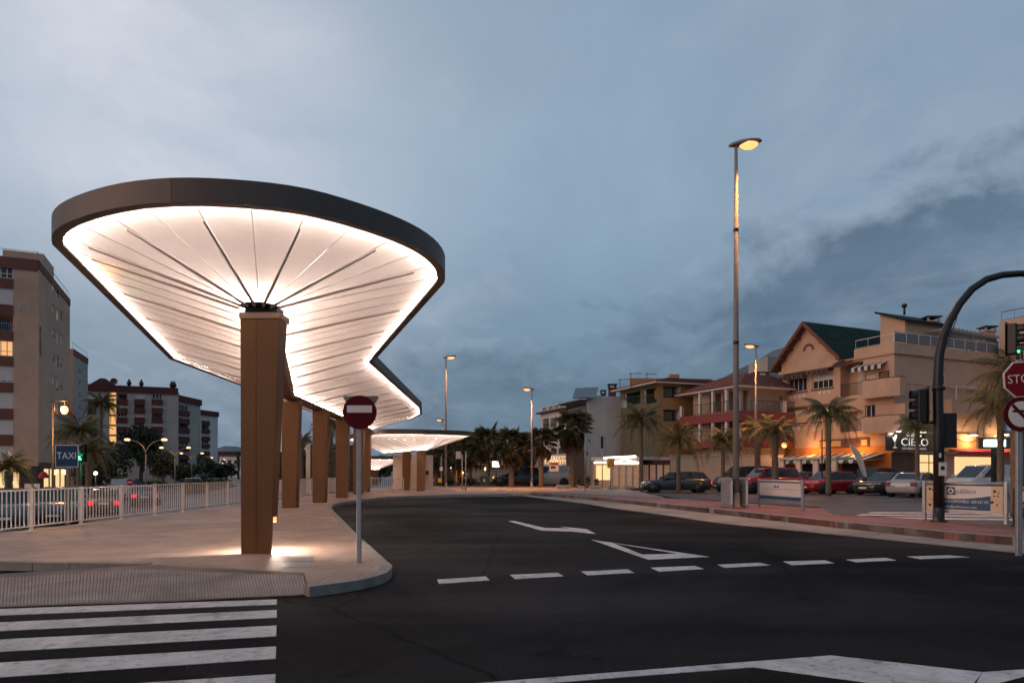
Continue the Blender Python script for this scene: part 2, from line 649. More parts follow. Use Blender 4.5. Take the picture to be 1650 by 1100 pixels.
def text(body, size, loc, rz, m, parent, name='lettering', ext=0.006, align='CENTER', sx=1.0, rx=PI / 2, fit=None):
    c = bpy.data.curves.new(name, 'FONT')
    c.body = body
    c.size = size
    c.extrude = ext
    c.align_x = align
    c.align_y = 'CENTER'
    c.resolution_u = 3
    c.materials.append(m)
    tmp = bpy.data.objects.new(name, c)
    COL.objects.link(tmp)
    bpy.context.view_layer.update()
    me = bpy.data.meshes.new_from_object(tmp.evaluated_get(bpy.context.evaluated_depsgraph_get()))
    bpy.data.objects.remove(tmp)
    me.name = name
    if not me.materials:
        me.materials.append(m)
    o = bpy.data.objects.new(name, me)
    COL.objects.link(o)
    o.parent = parent
    o.location = loc
    o.rotation_euler = (rx, 0, rz)
    if fit:
        xs_ = [v.co.x for v in me.vertices]
        sx = fit / (max(xs_) - min(xs_))
    o.scale = (sx, 1, 1)
    return o


def point_light(name, loc, energy, color, parent=None, r=0.15, spot=None):
    d = bpy.data.lights.new(name, 'SPOT' if spot else 'POINT')
    d.energy = energy
    d.color = color
    d.shadow_soft_size = r
    if spot:
        d.spot_size = math.radians(spot)
        d.spot_blend = 0.9
    o = bpy.data.objects.new(name, d)
    COL.objects.link(o)
    if parent is not None:
        o.parent = parent
    o.location = loc
    return o


ORANGE = (1.0, 0.39, 0.095)
WARM = (1.0, 0.80, 0.66)

# ================================================================== the ground
mb = MB()
mb.add([(-2500, -300, -1.0), (2500, -300, -1.0), (2500, 3500, -1.0), (-2500, 3500, -1.0)], [(0, 1, 2, 3)])
struct('ground', mb, M['old_asphalt'])

mb = MB()
mb.prism([(-60, -30), (300, -30), (300, 330), (-11.3, 330), (-11.3, 10.3), (-60, 8.0)], -0.98, 0.0)
struct('road', mb, M['asphalt'])

# boarding platform and plaza: one slab, 12 cm above the road
PZ = 0.12
edge_px = [(490, 922), (498, 944), (540, 939.5), (578, 934.5), (606, 928), (623, 922), (631, 915.5), (632, 910.5), (624, 904), (608, 889.5),
           (590, 873.5), (568, 853), (548, 833), (538, 823), (534, 817.5), (535, 814), (540, 811), (552, 808), (575, 804.6), (610, 801),
           (660, 798.3), (740, 796.2), (820, 795.4)]
edge = [gd(x, y, PZ) for x, y in edge_px]
plat = [Vector((-11.25, 10.5, 0)), gd(0, 905, PZ), gd(240, 909, PZ)] + edge + [Vector((2.1, 40.0, 0)), Vector((5.0, 37.0, 0)), Vector((8.0, 36.0, 0)), Vector((9, 62, 0)), Vector((-11.25, 62, 0))]
mb = MB()
mb.prism(plat, 0.0, PZ)
struct('pavement', mb, M['pavement'])

# dropped kerb ramp with ribbed tactile paving
def ramp_pts():
    back = [gd(-60, 927, 0.012), gd(0, 924, 0.012), gd(120, 916.5, 0.07), gd(240, 909.5, PZ), gd(489, 922.5, PZ)]
    front = [gd(-60, 982, 0.012), gd(0, 978, 0.012), gd(120, 973.5, 0.012), gd(240, 970, 0.012), gd(498, 958, 0.012)]
    return back, front


back, front = ramp_pts()


def lerp_line(line, t):
    xs = [p.x for p in line]
    x = xs[0] + (xs[-1] - xs[0]) * t
    for i in range(len(line) - 1):
        if x <= line[i + 1].x + 1e-6:
            k = (x - line[i].x) / (line[i + 1].x - line[i].x)
            return line[i].lerp(line[i + 1], k)
    return line[-1].copy()


n = 104
mb = MB()
for k in range(n):
    q0, q1 = lerp_line(front, k / n), lerp_line(front, (k + 1) / n)
    r0, r1 = lerp_line(back, k / n), lerp_line(back, (k + 1) / n)
    mb.add([q0, q1, r1, r0], [(0, 1, 2, 3)])
o = struct('dropped_kerb', mb, M['tactile'])
mb = MB()
for k in range(n):
    t = (k + 0.3) / n
    a = lerp_line(front, t)
    b = lerp_line(back, t)
    b = a.lerp(b, 0.84)
    a = a.lerp(b, 0.03)
    a.z += 0.001
    b.z += 0.001
    w = Vector((0.016, 0, 0))
    up = Vector((0, 0, 0.006))
    mb.add([a - w, a + w, b + w, b - w, a - w * 0.6 + up, a + w * 0.6 + up, b + w * 0.6 + up, b - w * 0.6 + up],
           [(4, 5, 6, 7), (0, 4, 7, 3), (1, 2, 6, 5), (0, 1, 5, 4), (2, 3, 7, 6)])
r = mb.build('tactile_rib', M['gutter'], o)
r['kind'] = 'stuff'

# kerb stones ------------------------------------------------------------
def kerb_run(name, path, h, w, step, m, inward):
    """row of kerb stones along path (2D points); inward = +1 stones lie left of the path"""
    root = link(name, None)
    root['kind'] = 'structure'
    pts = [Vector((p[0], p[1], 0)) for p in path]
    segs = []
    acc = [0.0]
    for a, b in zip(pts, pts[1:]):
        acc.append(acc[-1] + (b - a).length)

    def at(d):
        for i in range(len(pts) - 1):
            if d <= acc[i + 1] or i == len(pts) - 2:
                k = (d - acc[i]) / max(1e-6, acc[i + 1] - acc[i])
                t = (pts[i + 1] - pts[i]).normalized()
                return pts[i].lerp(pts[i + 1], min(1.0, k)), t
    nst = max(1, int(acc[-1] / step))
    for k in range(nst):
        d0 = acc[-1] * k / nst + 0.006
        d1 = acc[-1] * (k + 1) / nst - 0.006
        m2 = MB()
        sub = 3
        ctr = at((d0 + d1) / 2)[0]
        o_, i_ = [], []
        for q in range(sub + 1):
            p, t = at(d0 + (d1 - d0) * q / sub)
            nrm = Vector((-t.y, t.x, 0)) * inward
            o_.append(p - ctr)
            i_.append(p + nrm * w - ctr)
        hh = h + rnd.uniform(-0.004, 0.004)
        for q in range(sub):
            bt = [o_[q], o_[q + 1], i_[q + 1], i_[q]]
            if inward < 0:
                bt = bt[::-1]
            ch = [Vector((v.x, v.y, hh)) for v in bt]
            m2.hexa([Vector((v.x, v.y, 0.0)) for v in bt], ch)
        m2.build('kerbstone', m, root, ctr + Vector((0, 0, 0.0)))
    return root


kerb_run('platform_kerb', [(p.x, p.y) for p in [gd(498, 945.5, PZ)] + [gd(x, y + 0.8, PZ) for x, y in edge_px[2:]]],
         PZ + 0.006, 0.16, 0.8, M['kerb'], 1)
kerb_run('end_kerb', [(gd(-60, 904, PZ).x, gd(-60, 904, PZ).y - 0.05)] + [(gd(x, y, PZ).x, gd(x, y, PZ).y - 0.02) for x, y in ((0, 905.5), (120, 907.5), (236, 909))], PZ + 0.008, 0.18, 0.55, M['kerb'], 1)

# median with red paving, kerb and concrete gutter ------------------------
MZ = 0.19
mk_px = [(1650, 881), (1544, 872), (1347, 851), (1150, 828), (1060, 817.5), (994, 810), (930, 804), (892, 800.8)]
mk = [Vector((12.6, 7.4, 0))] + [gd(x, y) for x, y in mk_px] + [Vector((1.0, 40.6, 0))]
far_px = [(860, 791.3), (1000, 797), (1150, 806.5), (1325, 818), (1342, 828), (1500, 836), (1640, 845), (1700, 850)]
mf = [gd(x, y, MZ) for x, y in far_px]
mb = MB()
mb.prism([(p.x, p.y) for p in mk] + [(p.x, p.y) for p in mf] + [(16.5, 8.0)], 0.0, MZ - 0.01)
struct('median', mb, M['red_paving'])
kerb_run('median_kerb', [(p.x, p.y) for p in mk], MZ, 0.2, 1.0, M['kerb'], -1)
gl_px = [(1700, 897), (1650, 892), (1544, 881), (1362, 863), (1150, 842), (1080, 831), (994, 820), (940, 811), (892, 805)]
gl = [Vector((11.4, 7.0, 0))] + [gd(x, y) for x, y in gl_px] + [Vector((0.6, 40.4, 0))]
root = link('gutter', None)
root['kind'] = 'structure'
for i in range(len(gl) - 1):
    a0, a1 = gl[i], gl[i + 1]
    b0 = mk[min(i, len(mk) - 1)] if i < len(mk) else mk[-1]
# gutter slabs: cut the band into slabs about 2 m long
def resample(line, n_):
    acc = [0.0]
    for a, b in zip(line, line[1:]):
        acc.append(acc[-1] + (b - a).length)
    res = []
    for k in range(n_ + 1):
        d = acc[-1] * k / n_
        for i in range(len(line) - 1):
            if d <= acc[i + 1] + 1e-6:
                res.append(line[i].lerp(line[i + 1], (d - acc[i]) / max(1e-6, acc[i + 1] - acc[i])))
                break
    return res
ga = resample(gl, 26)
gb = resample([p - Vector((0.0, 0.02, 0)) for p in mk], 26)
for i in range(26):
    a0, a1, b0, b1 = ga[i], ga[i + 1], gb[i], gb[i + 1]
    a1 = a0.lerp(a1, 0.994)
    b1 = b0.lerp(b1, 0.994)
    m2 = MB()
    m2.prism([a0, b0, b1, a1][::-1], 0.001, 0.016 + rnd.uniform(0, 0.006))
    m2.build('gutter_slab', M['gutter'], root)

# street in front of the houses and the pavement at the house fronts
mb = MB()
mb.add([gd(1700, 851, 0.004), Vector((60, 30, 0.004)), Vector((80, 52, 0.004)), Vector((9, 66, 0.004)), Vector((9, 36, 0.004)), gd(1150, 806, 0.004) + Vector((0, .3, 0)), gd(1325, 817, 0.004) + Vector((0, .3, 0)), gd(1345, 829, 0.004) + Vector((0, .3, 0)), gd(1500, 836, 0.004) + Vector((0, .4, 0))],
       [(0, 1, 2, 3, 4, 5, 6, 7, 8)])
struct('street', mb, M['old_asphalt'])
mb = MB()
mb.prism([(9.2, 58), (21.5, 56.5), (25, 47.5), (31, 44.5), (70, 60), (70, 120), (9.2, 120)], 0.004, 0.14)
struct('house_pavement', mb, M['pavement'])

# ------------------------------------------------------------------ painted markings
def paint(name, polys, z=0.006, m='paint', label=None):
    root = link(name, None)
    root['kind'] = 'structure'
    for poly in polys:
        ps = [gd(x, y, z) for x, y in poly]
        ar = sum(ps[i].x * ps[(i + 1) % len(ps)].y - ps[(i + 1) % len(ps)].x * ps[i].y for i in range(len(ps)))
        if ar < 0:
            ps = ps[::-1]
        mb = MB()
        mb.hexa([(p.x, p.y, 0.001) for p in ps], ps)
        mb.build('painted_mark', M[m], root)
    return root


paint('crosswalk', [
    [(-90, 983.5), (446, 965), (446, 973), (-90, 994)],
    [(-90, 1006), (446, 982), (446, 994), (-90, 1020)],
    [(-90, 1034), (445.5, 1007), (445, 1024), (-90, 1054)],
    [(-90, 1072), (445, 1040.6), (444, 1060), (-90, 1096)],
    [(-90, 1121), (444, 1085), (443, 1108), (-90, 1150)]])
paint('give_way_line', [
    [(704.4, 933), (782.7, 928), (789, 934), (707.5, 939.7)],
    [(822, 925.5), (898, 922), (908, 927.4), (830, 932)],
    [(936.5, 920), (1011, 916.5), (1022, 922), (947, 926)],
    [(1048.5, 914), (1120, 911), (1134, 916), (1062, 920)],
    [(1156, 909), (1224, 906), (1242, 910), (1168, 914)],
    [(1262, 904), (1329, 902), (1344, 906.7), (1276, 909.7)],
    [(1363.6, 901), (1427, 898), (1444, 902), (1380, 905)],
    [(1462, 896), (1529, 894), (1562, 897), (1483, 900)]])
paint('turn_arrow', [[(819.4, 839), (828, 838.6), (877.6, 850), (872.7, 854)],
                     [(877.6, 850), (919, 850.8), (903, 848), (945.5, 852), (960, 859.5), (921, 855.6), (872.7, 854)]])
paint('give_way_triangle', [[(953, 869), (1143, 896.4), (1094.5, 891.5), (986.7, 874)],
                            [(1143, 896.4), (1045, 901), (1035, 892.7), (1094.5, 891.5)],
                            [(1045, 901), (953, 869), (986.7, 874), (1035, 892.7)]])
paint('lane_line', [[(700, 1106), (766, 1100), (1000, 1081.5), (1197, 1066), (1215, 1073.7), (1000, 1090), (840, 1103)],
                    [(1197, 1066), (1339, 1055), (1583, 1082), (1555, 1118), (1500, 1112), (1410, 1100), (1215, 1073.7)],
                    [(1583, 1082), (1660, 1076.8), (1720, 1072), (1720, 1084), (1650, 1089), (1607, 1100), (1570, 1106)]])
paint('street_crossing', [
    [(1402, 824.5), (1640, 826), (1640, 828), (1398, 826.2)],
    [(1388, 828), (1640, 830.3), (1640, 832.6), (1380, 830)],
    [(1372, 832), (1640, 835.2), (1640, 838), (1366, 834.4)],
    [(1352, 833.6), (1420, 835.5), (1416, 838), (1350, 835)]], z=0.012)
# inspection covers on the platform
for poly, lab in (([(458, 897), (503, 896), (502, 904), (456, 905)], 'upper small metal inspection cover in the platform paving beside the first column'),
                  ([(454, 906), (502, 905), (500, 913), (454, 914)], 'lower metal inspection cover in the platform paving nearest the ribbed ramp')):
    ps = [gd(x, y, PZ) for x, y in poly]
    mb = MB()
    mb.hexa([(p.x, p.y, PZ) for p in ps[::-1]], [(p.x, p.y, PZ + 0.008) for p in ps[::-1]])
    tag(mb.build('inspection_cover', M['galv']), lab, 'manhole cover', 'inspection covers in the platform')

# ================================================================== canopies
def nearest_on(line, p):
    best = None
    for a, b in zip(line, line[1:]):
        d = b - a
        t = max(0.0, min(1.0, (p - a).dot(d) / d.length_squared))
        q = a + d * t
        L_ = (p - q).length
        if best is None or L_ < best[0]:
            best = (L_, q)
    return best[1]


def resample_closed(pts, step):
    pts = pts + [pts[0]]
    acc = [0.0]
    for a, b in zip(pts, pts[1:]):
        acc.append(acc[-1] + (b - a).length)
    n_ = max(8, int(acc[-1] / step))
    res = []
    i = 0
    for k in range(n_):
        d = acc[-1] * k / n_
        while acc[i + 1] < d:
            i += 1
        res.append(pts[i].lerp(pts[i + 1], (d - acc[i]) / (acc[i + 1] - acc[i])))
    return res


def canopy(label, outline, spine, zr, zs, fascia_h, group, step=0.86, sp_step=None, head=0.28, light=140, rib_every=2):
    """boat shaped roof: outline and spine are 2D world points, rim underside at zr, spine at zs"""
    c0 = spine[0]
    root = thing('bus_stop_canopy', label, 'canopy', (c0.x, c0.y, 0), 0, group)
    off = Vector((c0.x, c0.y, 0))
    O = [Vector((p.x, p.y, 0)) - off for p in outline]
    ar = sum(O[i].x * O[(i + 1) % len(O)].y - O[(i + 1) % len(O)].x * O[i].y for i in range(len(O)))
    if ar < 0:
        O = O[::-1]
    S = [Vector((p.x, p.y, 0)) - off for p in spine]
    fine = resample_closed(O, 0.25)
    n_ = len(fine)

    def inset(i, d):
        t = (fine[(i + 1) % n_] - fine[i - 1]).normalized()
        nrm = Vector((-t.y, t.x, 0))
        return fine[i] + nrm * d
    # fascia segments
    seg_n = max(4, int(n_ * 0.25 / 7.0))
    for k in range(seg_n):
        i0, i1 = n_ * k // seg_n, n_ * (k + 1) // seg_n
        mb = MB()
        prof = [(0.0, 0.0), (0.0, fascia_h), (0.04, fascia_h), (0.04, 0.03), (0.15, 0.03), (0.15, 0.0)]
        rows = []
        for i in range(i0, i1 + 1):
            ii = i % n_
            row = []
            for d, h in prof:
                q = inset(ii, d)
                row.append(Vector((q.x, q.y, zr + h)))
            if i == i0:
                tdir = (fine[(ii + 1) % n_] - fine[ii]).normalized()
                row = [q + tdir * 0.006 for q in row]
            rows.append(row)
        m_ = len(prof)
        vs = [q for r_ in rows for q in r_]
        fs = []
        for i in range(len(rows) - 1):
            for j in range(m_):
                j2 = (j + 1) % m_
                fs.append((i * m_ + j, (i + 1) * m_ + j, (i + 1) * m_ + j2, i * m_ + j2))
        mb.add(vs, fs, 0, False)
        mb.f.append(tuple(range(m_)))
        mb.mi.append(0)
        mb.smooth.append(False)
        for q_ in range(len(mb.smooth)):
            mb.smooth[q_] = True
        fo = mb.build('fascia', M['fascia'], root)
        es = fo.modifiers.new('edge', 'EDGE_SPLIT')
        es.split_angle = math.radians(35)
    # LED strip inside the rim
    mb = MB()
    rows = []
    for i in range(n_):
        a, b = inset(i, 0.10), inset(i, 0.14)
        rows.append([Vector((a.x, a.y, zr + 0.13)), Vector((b.x, b.y, zr + 0.13)), Vector((b.x, b.y, zr + 0.17)), Vector((a.x, a.y, zr + 0.17))])
    vs = [q for r_ in rows for q in r_]
    fs = []
    for i in range(n_):
        i2 = (i + 1) % n_
        for j in range(4):
            j2 = (j + 1) % 4
            fs.append((i * 4 + j, i2 * 4 + j, i2 * 4 + j2, i * 4 + j2))
    mb.add(vs, fs)
    mb.build('led_strip', M['led'], root)
    # roof deck over the panels
    mb = MB()
    top = [inset(i, 0.05) for i in range(0, n_, 2)]
    mb.add([(p.x, p.y, zr + fascia_h - 0.05) for p in top], [tuple(range(len(top)))])
    mb.add([(p.x, p.y, zr + fascia_h - 0.075) for p in top], [tuple(reversed(range(len(top))))], 1)
    mb.build('roof_deck', [M['deck'], M['cavity']], root)
    # lamps along the spine, inside the translucent skin
    mb = MB()
    for a, b in zip(S, S[1:]):
        d = (b - a).normalized()
        n2 = Vector((-d.y, d.x, 0)) * 0.05
        mb.hexa([(p.x, p.y, zs + 0.12) for p in (a - n2, b - n2, b + n2, a + n2)], [(p.x, p.y, zs + 0.17) for p in (a - n2, b - n2, b + n2, a + n2)])
    for e_ in (S[0], S[-1]):
        mb.lathe([(0, .10), (.20, .10), (.20, .26), (0, .26)], (e_.x, e_.y, zs), 12)
    mb.build('spine_lamp', M['led_head'], root)
    # translucent soffit panels, ribs and battens
    stride = max(1, round(step / 0.25))
    idx = list(range(0, n_, stride))
    pairs = []
    for i in idx:
        q = inset(i, 0.14)
        s_ = nearest_on(S, q)
        dirv = (q - s_)
        inner = s_ + dirv.normalized() * head
        pairs.append((Vector((q.x, q.y, zr + 0.05)), Vector((inner.x, inner.y, zs)), dirv.length))
    m_ = len(pairs)
    for k in range(m_):
        a, b = pairs[k], pairs[(k + 1) % m_]
        mb = MB()
        gap = 0.004
        R0, S0 = a[0], a[1]
        R1, S1 = b[0], b[1]
        w = (R1 - R0)
        e = w.normalized() * gap
        rows_ = []
        for t in (0.0, 0.33, 0.66, 1.0):
            sag = -0.006 * math.sin(PI * t)
            pa = (R0 + e).lerp(S0, t)
            pb = (R1 - e).lerp(S1, t)
            pm = (pa + pb) / 2 + Vector((0, 0, 0.004 * (1 - t)))
            rows_.append([Vector((p.x, p.y, p.z + sag)) for p in (pa, pm, pb)])
        vs = [q for r_ in rows_ for q in r_]
        fs = [(i * 3 + j, i * 3 + 3 + j, i * 3 + 4 + j, i * 3 + 1 + j) for i in range(3) for j in range(2)]
        mb.add(vs, fs, 0, True)
        mb.build('soffit_panel', M['panel'], root)
        # batten on every seam, heavier rib on every second one
        fan = (a[1] - Vector((S[0].x, S[0].y, zs))).length < head + 0.05
        if (fan and k % 2 == 0) or (not fan and k % 3 == 0):
            mb = MB()
            p0 = R0.lerp(S0, 0.13) - Vector((0, 0, 0.06))
            p1 = S0 - Vector((0, 0, 0.03))
            p1 = p1 + (p1 - p0).normalized() * 0.05
            pm = p0.lerp(p1, 0.5)
            mb.tube([p0, pm, p1], [0.013, 0.019, 0.026], 6)
            mb.build('rib', M['rib'], root)
        mb = MB()
        mb.tube([R0 - Vector((0, 0, 0.02)), R0.lerp(S0, .33) - Vector((0, 0, 0.014)), R0.lerp(S0, .66) - Vector((0, 0, 0.014)), S0 - Vector((0, 0, 0.015))], 0.006, 4)
        mb.build('batten', M['rib'], root)
    return root, off, S


def add_column(root, off, x, y, z0, z1, wb, wt, ang, d=0.34):
    """tapered twin plate column; plates face along ang"""
    mb = MB()
    b = [(-wb / 2, -d / 2, z0), (wb / 2, -d / 2, z0), (wb / 2, d / 2, z0), (-wb / 2, d / 2, z0)]
    t = [(-wb / 2, -d / 2, z1), (wt - wb / 2, -d / 2, z1), (wt - wb / 2, d / 2, z1), (-wb / 2, d / 2, z1)]
    mb.hexa(b, t)
    o = mb.build('column', M['bronze'], root, Vector((x, y, 0)) - off, ang)
    bevel(o, 0.012, 1)
    return o


# --- the large canopy in front
zr1 = 5.0
def rim(px, py, z):
    Y = (z - EYE) * F / (HY - py)
    return Vector(((px - CX) / F * Y, Y, 0))
front_px = [(84, 394), (82, 382), (88, 371), (105, 359), (147, 344), (196, 333), (245, 327.5), (300, 325), (380, 328), (454, 335), (503, 343), (552, 355.5),
            (601, 370), (650, 387.5), (687, 406), (709, 424), (718.5, 441), (716, 456)]
def smooth_path(ps, sub=6):
    res = []
    for i in range(len(ps) - 1):
        p0, p1, p2, p3 = ps[max(i - 1, 0)], ps[i], ps[i + 1], ps[min(i + 2, len(ps) - 1)]
        for k in range(sub):
            t = k / sub
            res.append(0.5 * (2 * p1 + (p2 - p0) * t + (2 * p0 - 5 * p1 + 4 * p2 - p3) * t * t + (3 * p1 - p0 - 3 * p2 + p3) * t ** 3))
    return res + [ps[-1]]


cap = smooth_path([rim(x, y, zr1) for x, y in front_px])
for _ in range(14):                      # even out the measuring noise of the curve
    cap = [cap[0]] + [(cap[i - 1] + cap[i] * 2 + cap[i + 1]) / 4 for i in range(1, len(cap) - 1)] + [cap[-1]]
out1 = [Vector((-10.78, 21.5, 0))] + cap
out1 += [Vector((-4.50, 22.1, 0)), Vector((-5.05, 38.2, 0)), Vector((-5.6, 42.5, 0)), Vector((-6.9, 47.0, 0)), Vector((-8.3, 49.2, 0)), Vector((-10.2, 50.0, 0)), Vector((-11.6, 48.5, 0)), Vector((-12.3, 45.5, 0))]
spine1 = [Vector((-4.23, 11.45, 0)), Vector((-8.1, 24.6, 0)), Vector((-9.5, 45.0, 0))]
can1, off1, S1 = canopy('long swooping bus stop canopy with glowing white underside and dark rim over the left platform', out1, spine1, zr1, 4.26, 0.32, 'glowing bus stop canopies')
# columns: first is a broad plate with a cap, a rear plate and uplights between
c1 = Vector((-4.25, 11.33, 0))
mb = MB()
wb, wt, H = 0.50, 0.645, 4.02
mb.hexa([(-0.25, 0, PZ), (0.25, 0, PZ), (0.25, 0.05, PZ), (-0.25, 0.05, PZ)], [(-0.26, 0, H), (0.395, 0, H), (0.395, 0.05, H), (-0.26, 0.05, H)])
mb.hexa([(-0.25, 0.0505, PZ + .6), (-0.23, 0.0505, PZ + .6), (-0.23, 0.40, PZ + .6), (-0.25, 0.40, PZ + .6)], [(-0.26, 0.0505, H), (-0.24, 0.0505, H), (-0.24, 0.45, H), (-0.26, 0.45, H)])
mb.hexa([(0.23, 0.0505, PZ + .6), (0.25, 0.0505, PZ + .6), (0.25, 0.30, PZ + .6), (0.23, 0.30, PZ + .6)], [(0.375, 0.0505, H), (0.395, 0.0505, H), (0.395, 0.38, H), (0.375, 0.38, H)])
mb.hexa([(-0.22, 0.36, PZ + .5), (0.22, 0.36, PZ + .5), (0.22, 0.40, PZ + .5), (-0.22, 0.40, PZ + .5)], [(-0.235, 0.39, H), (0.36, 0.39, H), (0.36, 0.43, H), (-0.235, 0.43, H)])
col1 = mb.build('column', M['bronze'], can1, c1 - off1)
bevel(col1, 0.006, 1)
mb = MB()
mb.box(0.0, -0.003, PZ + 0.02, 0.006, 0.0, H - 0.02)
mb.build('joint', M['black'], col1)
mb = MB()
mb.box(-0.275, -0.02, H, 0.41, 0.46, H + 0.10)
o = mb.build('column_cap', M['bronze_light'], can1, c1 - off1)
bevel(o, 0.006, 1)
mb = MB()
mb.box(-0.20, 0.05, H + 0.101, 0.33, 0.40, H + 0.22)
mb.build('column_head', M['black'], can1, c1 - off1)
mb = MB()
mb.lathe([(0, 4.243), (.30, 4.243), (.31, 4.256), (0, 4.256)], (S1[0].x, S1[0].y, 0), 20)
mb.build('head_collar', M['black'], can1)
mb = MB()
mb.box(-0.18, 0.07, PZ + 0.005, 0.18, 0.33, PZ + 0.03)
mb.build('ground_light', M['white_lit'], can1, c1 - off1)
point_light('column_light', Vector((0.06, 0.20, 0.34)) + c1 - off1, 330, WARM, can1, 0.05)
point_light('column_light', Vector((0.06, 0.62, 0.5)) + c1 - off1, 40, WARM, can1, 0.05)
for (px0, px1, py, top) in ((454, 477.5, 818, 4.2), (503.5, 524, 809.5, 4.22), (541, 558.5, 802, 4.24), (569.5, 583, 796.5, 4.26), (585.5, 594.5, 792.5, 4.28)):
    g0, g1 = gd(px0, py, PZ), gd(px1, py, PZ)
    w_ = g1.x - g0.x
    add_column(can1, off1, (g0.x + g1.x) / 2, g0.y + 0.17, PZ, top - 0.12, w_, w_ + 0.12, -0.05)
# beam along the spine of the rear half
mb = MB()
for a, b in ((S1[0], S1[1]), (S1[1], S1[2])):
    d = (b - a).normalized()
    n2 = Vector((-d.y, d.x, 0)) * 0.27
    a2 = a + d * (0.5 if a is S1[0] else 0.02)
    b2 = b - d * 0.0
    mb.hexa([(p.x, p.y, 4.10) for p in (a2 + n2 * .6, a2 - n2 * .6, b2 - n2 * .6, b2 + n2 * .6)][::-1], [(p.x, p.y, 4.235) for p in (a2 + n2, a2 - n2, b2 - n2, b2 + n2)][::-1])
mb.build('spine_beam', M['bronze'], can1)
mb = MB()
for a, b in ((S1[0], S1[1]), (S1[1], S1[2])):
    d = (b - a).normalized()
    n2 = Vector((-d.y, d.x, 0))
    for sgn in (-1, 1):
        p0 = a + d * 0.6 + n2 * sgn * 0.24
        p1 = b + n2 * sgn * 0.24
        q = n2 * 0.012
        mb.hexa([(p.x, p.y, 4.24) for p in (p0 - q, p1 - q, p1 + q, p0 + q)], [(p.x, p.y, 4.252) for p in (p0 - q, p1 - q, p1 + q, p0 + q)])
mb.build('spine_led', M['led_soft'], can1)

# --- two smaller canopies behind
def small_canopy(label, head_px, base_py, d_len, zr, zs, colx, width, vdir, zcol):
    Y = F * (EYE - PZ) / (base_py - HY)
    hd = Vector(((head_px - CX) / F * Y, Y, 0))
    u = Vector((vdir[0], vdir[1], 0)).normalized()
    v = Vector((u.y, -u.x, 0))
    pts = []
    hw = width / 2
    for k in range(13):
        t = PI * k / 12
        c_, s_ = math.cos(t), math.sin(t)
        pts.append(hd + v * (hw * math.copysign(abs(c_) ** 0.75, c_)) - u * (2.2 * abs(s_) ** 0.75))
    pts.append(hd - v * hw + u * d_len)
    pts.append(hd - v * hw * 0.5 + u * (d_len + 1.2))
    pts.append(hd + v * hw * 0.6 + u * (d_len + 0.8))
    pts.append(hd + v * hw + u * (d_len - 0.8))
    r_, off, S = canopy(label, pts, [hd, hd + u * d_len], zr, zs, 0.30, 'glowing bus stop canopies', step=0.9)
    for dd in colx:
        p = hd + u * dd
        add_column(r_, off, p.x, p.y, PZ, zs - 0.09, 0.5, 0.6, 0.0)
    mb = MB()
    for sgn in (0,):
        a, b = -u * 0.35, u * d_len
        n2 = v * 0.3
        mb.hexa([(p.x, p.y, zs - 0.088) for p in (a + n2, a - n2, b - n2, b + n2)][::-1], [(p.x, p.y, zs - 0.01) for p in (a + n2, a - n2, b - n2, b + n2)][::-1])
    mb.build('spine_beam', M['bronze_light'], r_)
    return r_, off


small_canopy('smaller glowing bus stop canopy standing beyond the long one, above a round wall', 680, 791.5, 8.0, 3.80, 2.86, (0.25, 3.4), 6.7, (-0.5, 1.0), 2.7)
small_canopy('lowest and farthest glowing canopy, seen under the rim of the second one', 604, 781, 6.0, 2.56, 1.62, (0.25, 3.0), 6.0, (-0.2, 1.0), 1.5)

# ================================================================== fence on the platform edge
fence = thing('railing_fence', 'long white metal railing fence along the left edge of the platform', 'fence', (-11.0, 12, PZ))
mb = MB()
mb.box(-0.03, 0, 0.0, 0.03, 0.05, 0.98)
mb.box(-0.08, -0.04, 0.0, 0.08, 0.09, 0.015)
post_me = mb.mesh('post', M['white_metal'])
mb = MB()
mb.box(-0.02, 0, 0.92, 0.02, 1.75, 0.96)
mb.box(-0.02, 0, 0.10, 0.02, 1.75, 0.13)
rail_me = mb.mesh('rail', M['white_metal'])
mb = MB()
mb.box(-0.009, -0.009, 0.131, 0.009, 0.009, 0.919)
bar_me = mb.mesh('bar', M['white_metal'])
y = 0.0
k = 0
while y < 38:
    link('post', post_me, fence, (0, y, 0))
    link('rail', rail_me, fence, (0, y + 0.05, 0))
    nb = 13
    if k < 19:
        for j in range(nb):
            link('bar', bar_me, fence, (0, y + 0.05 + 1.75 * (j + 0.6) / (nb + 0.2), 0))
    y += 1.8
    k += 1

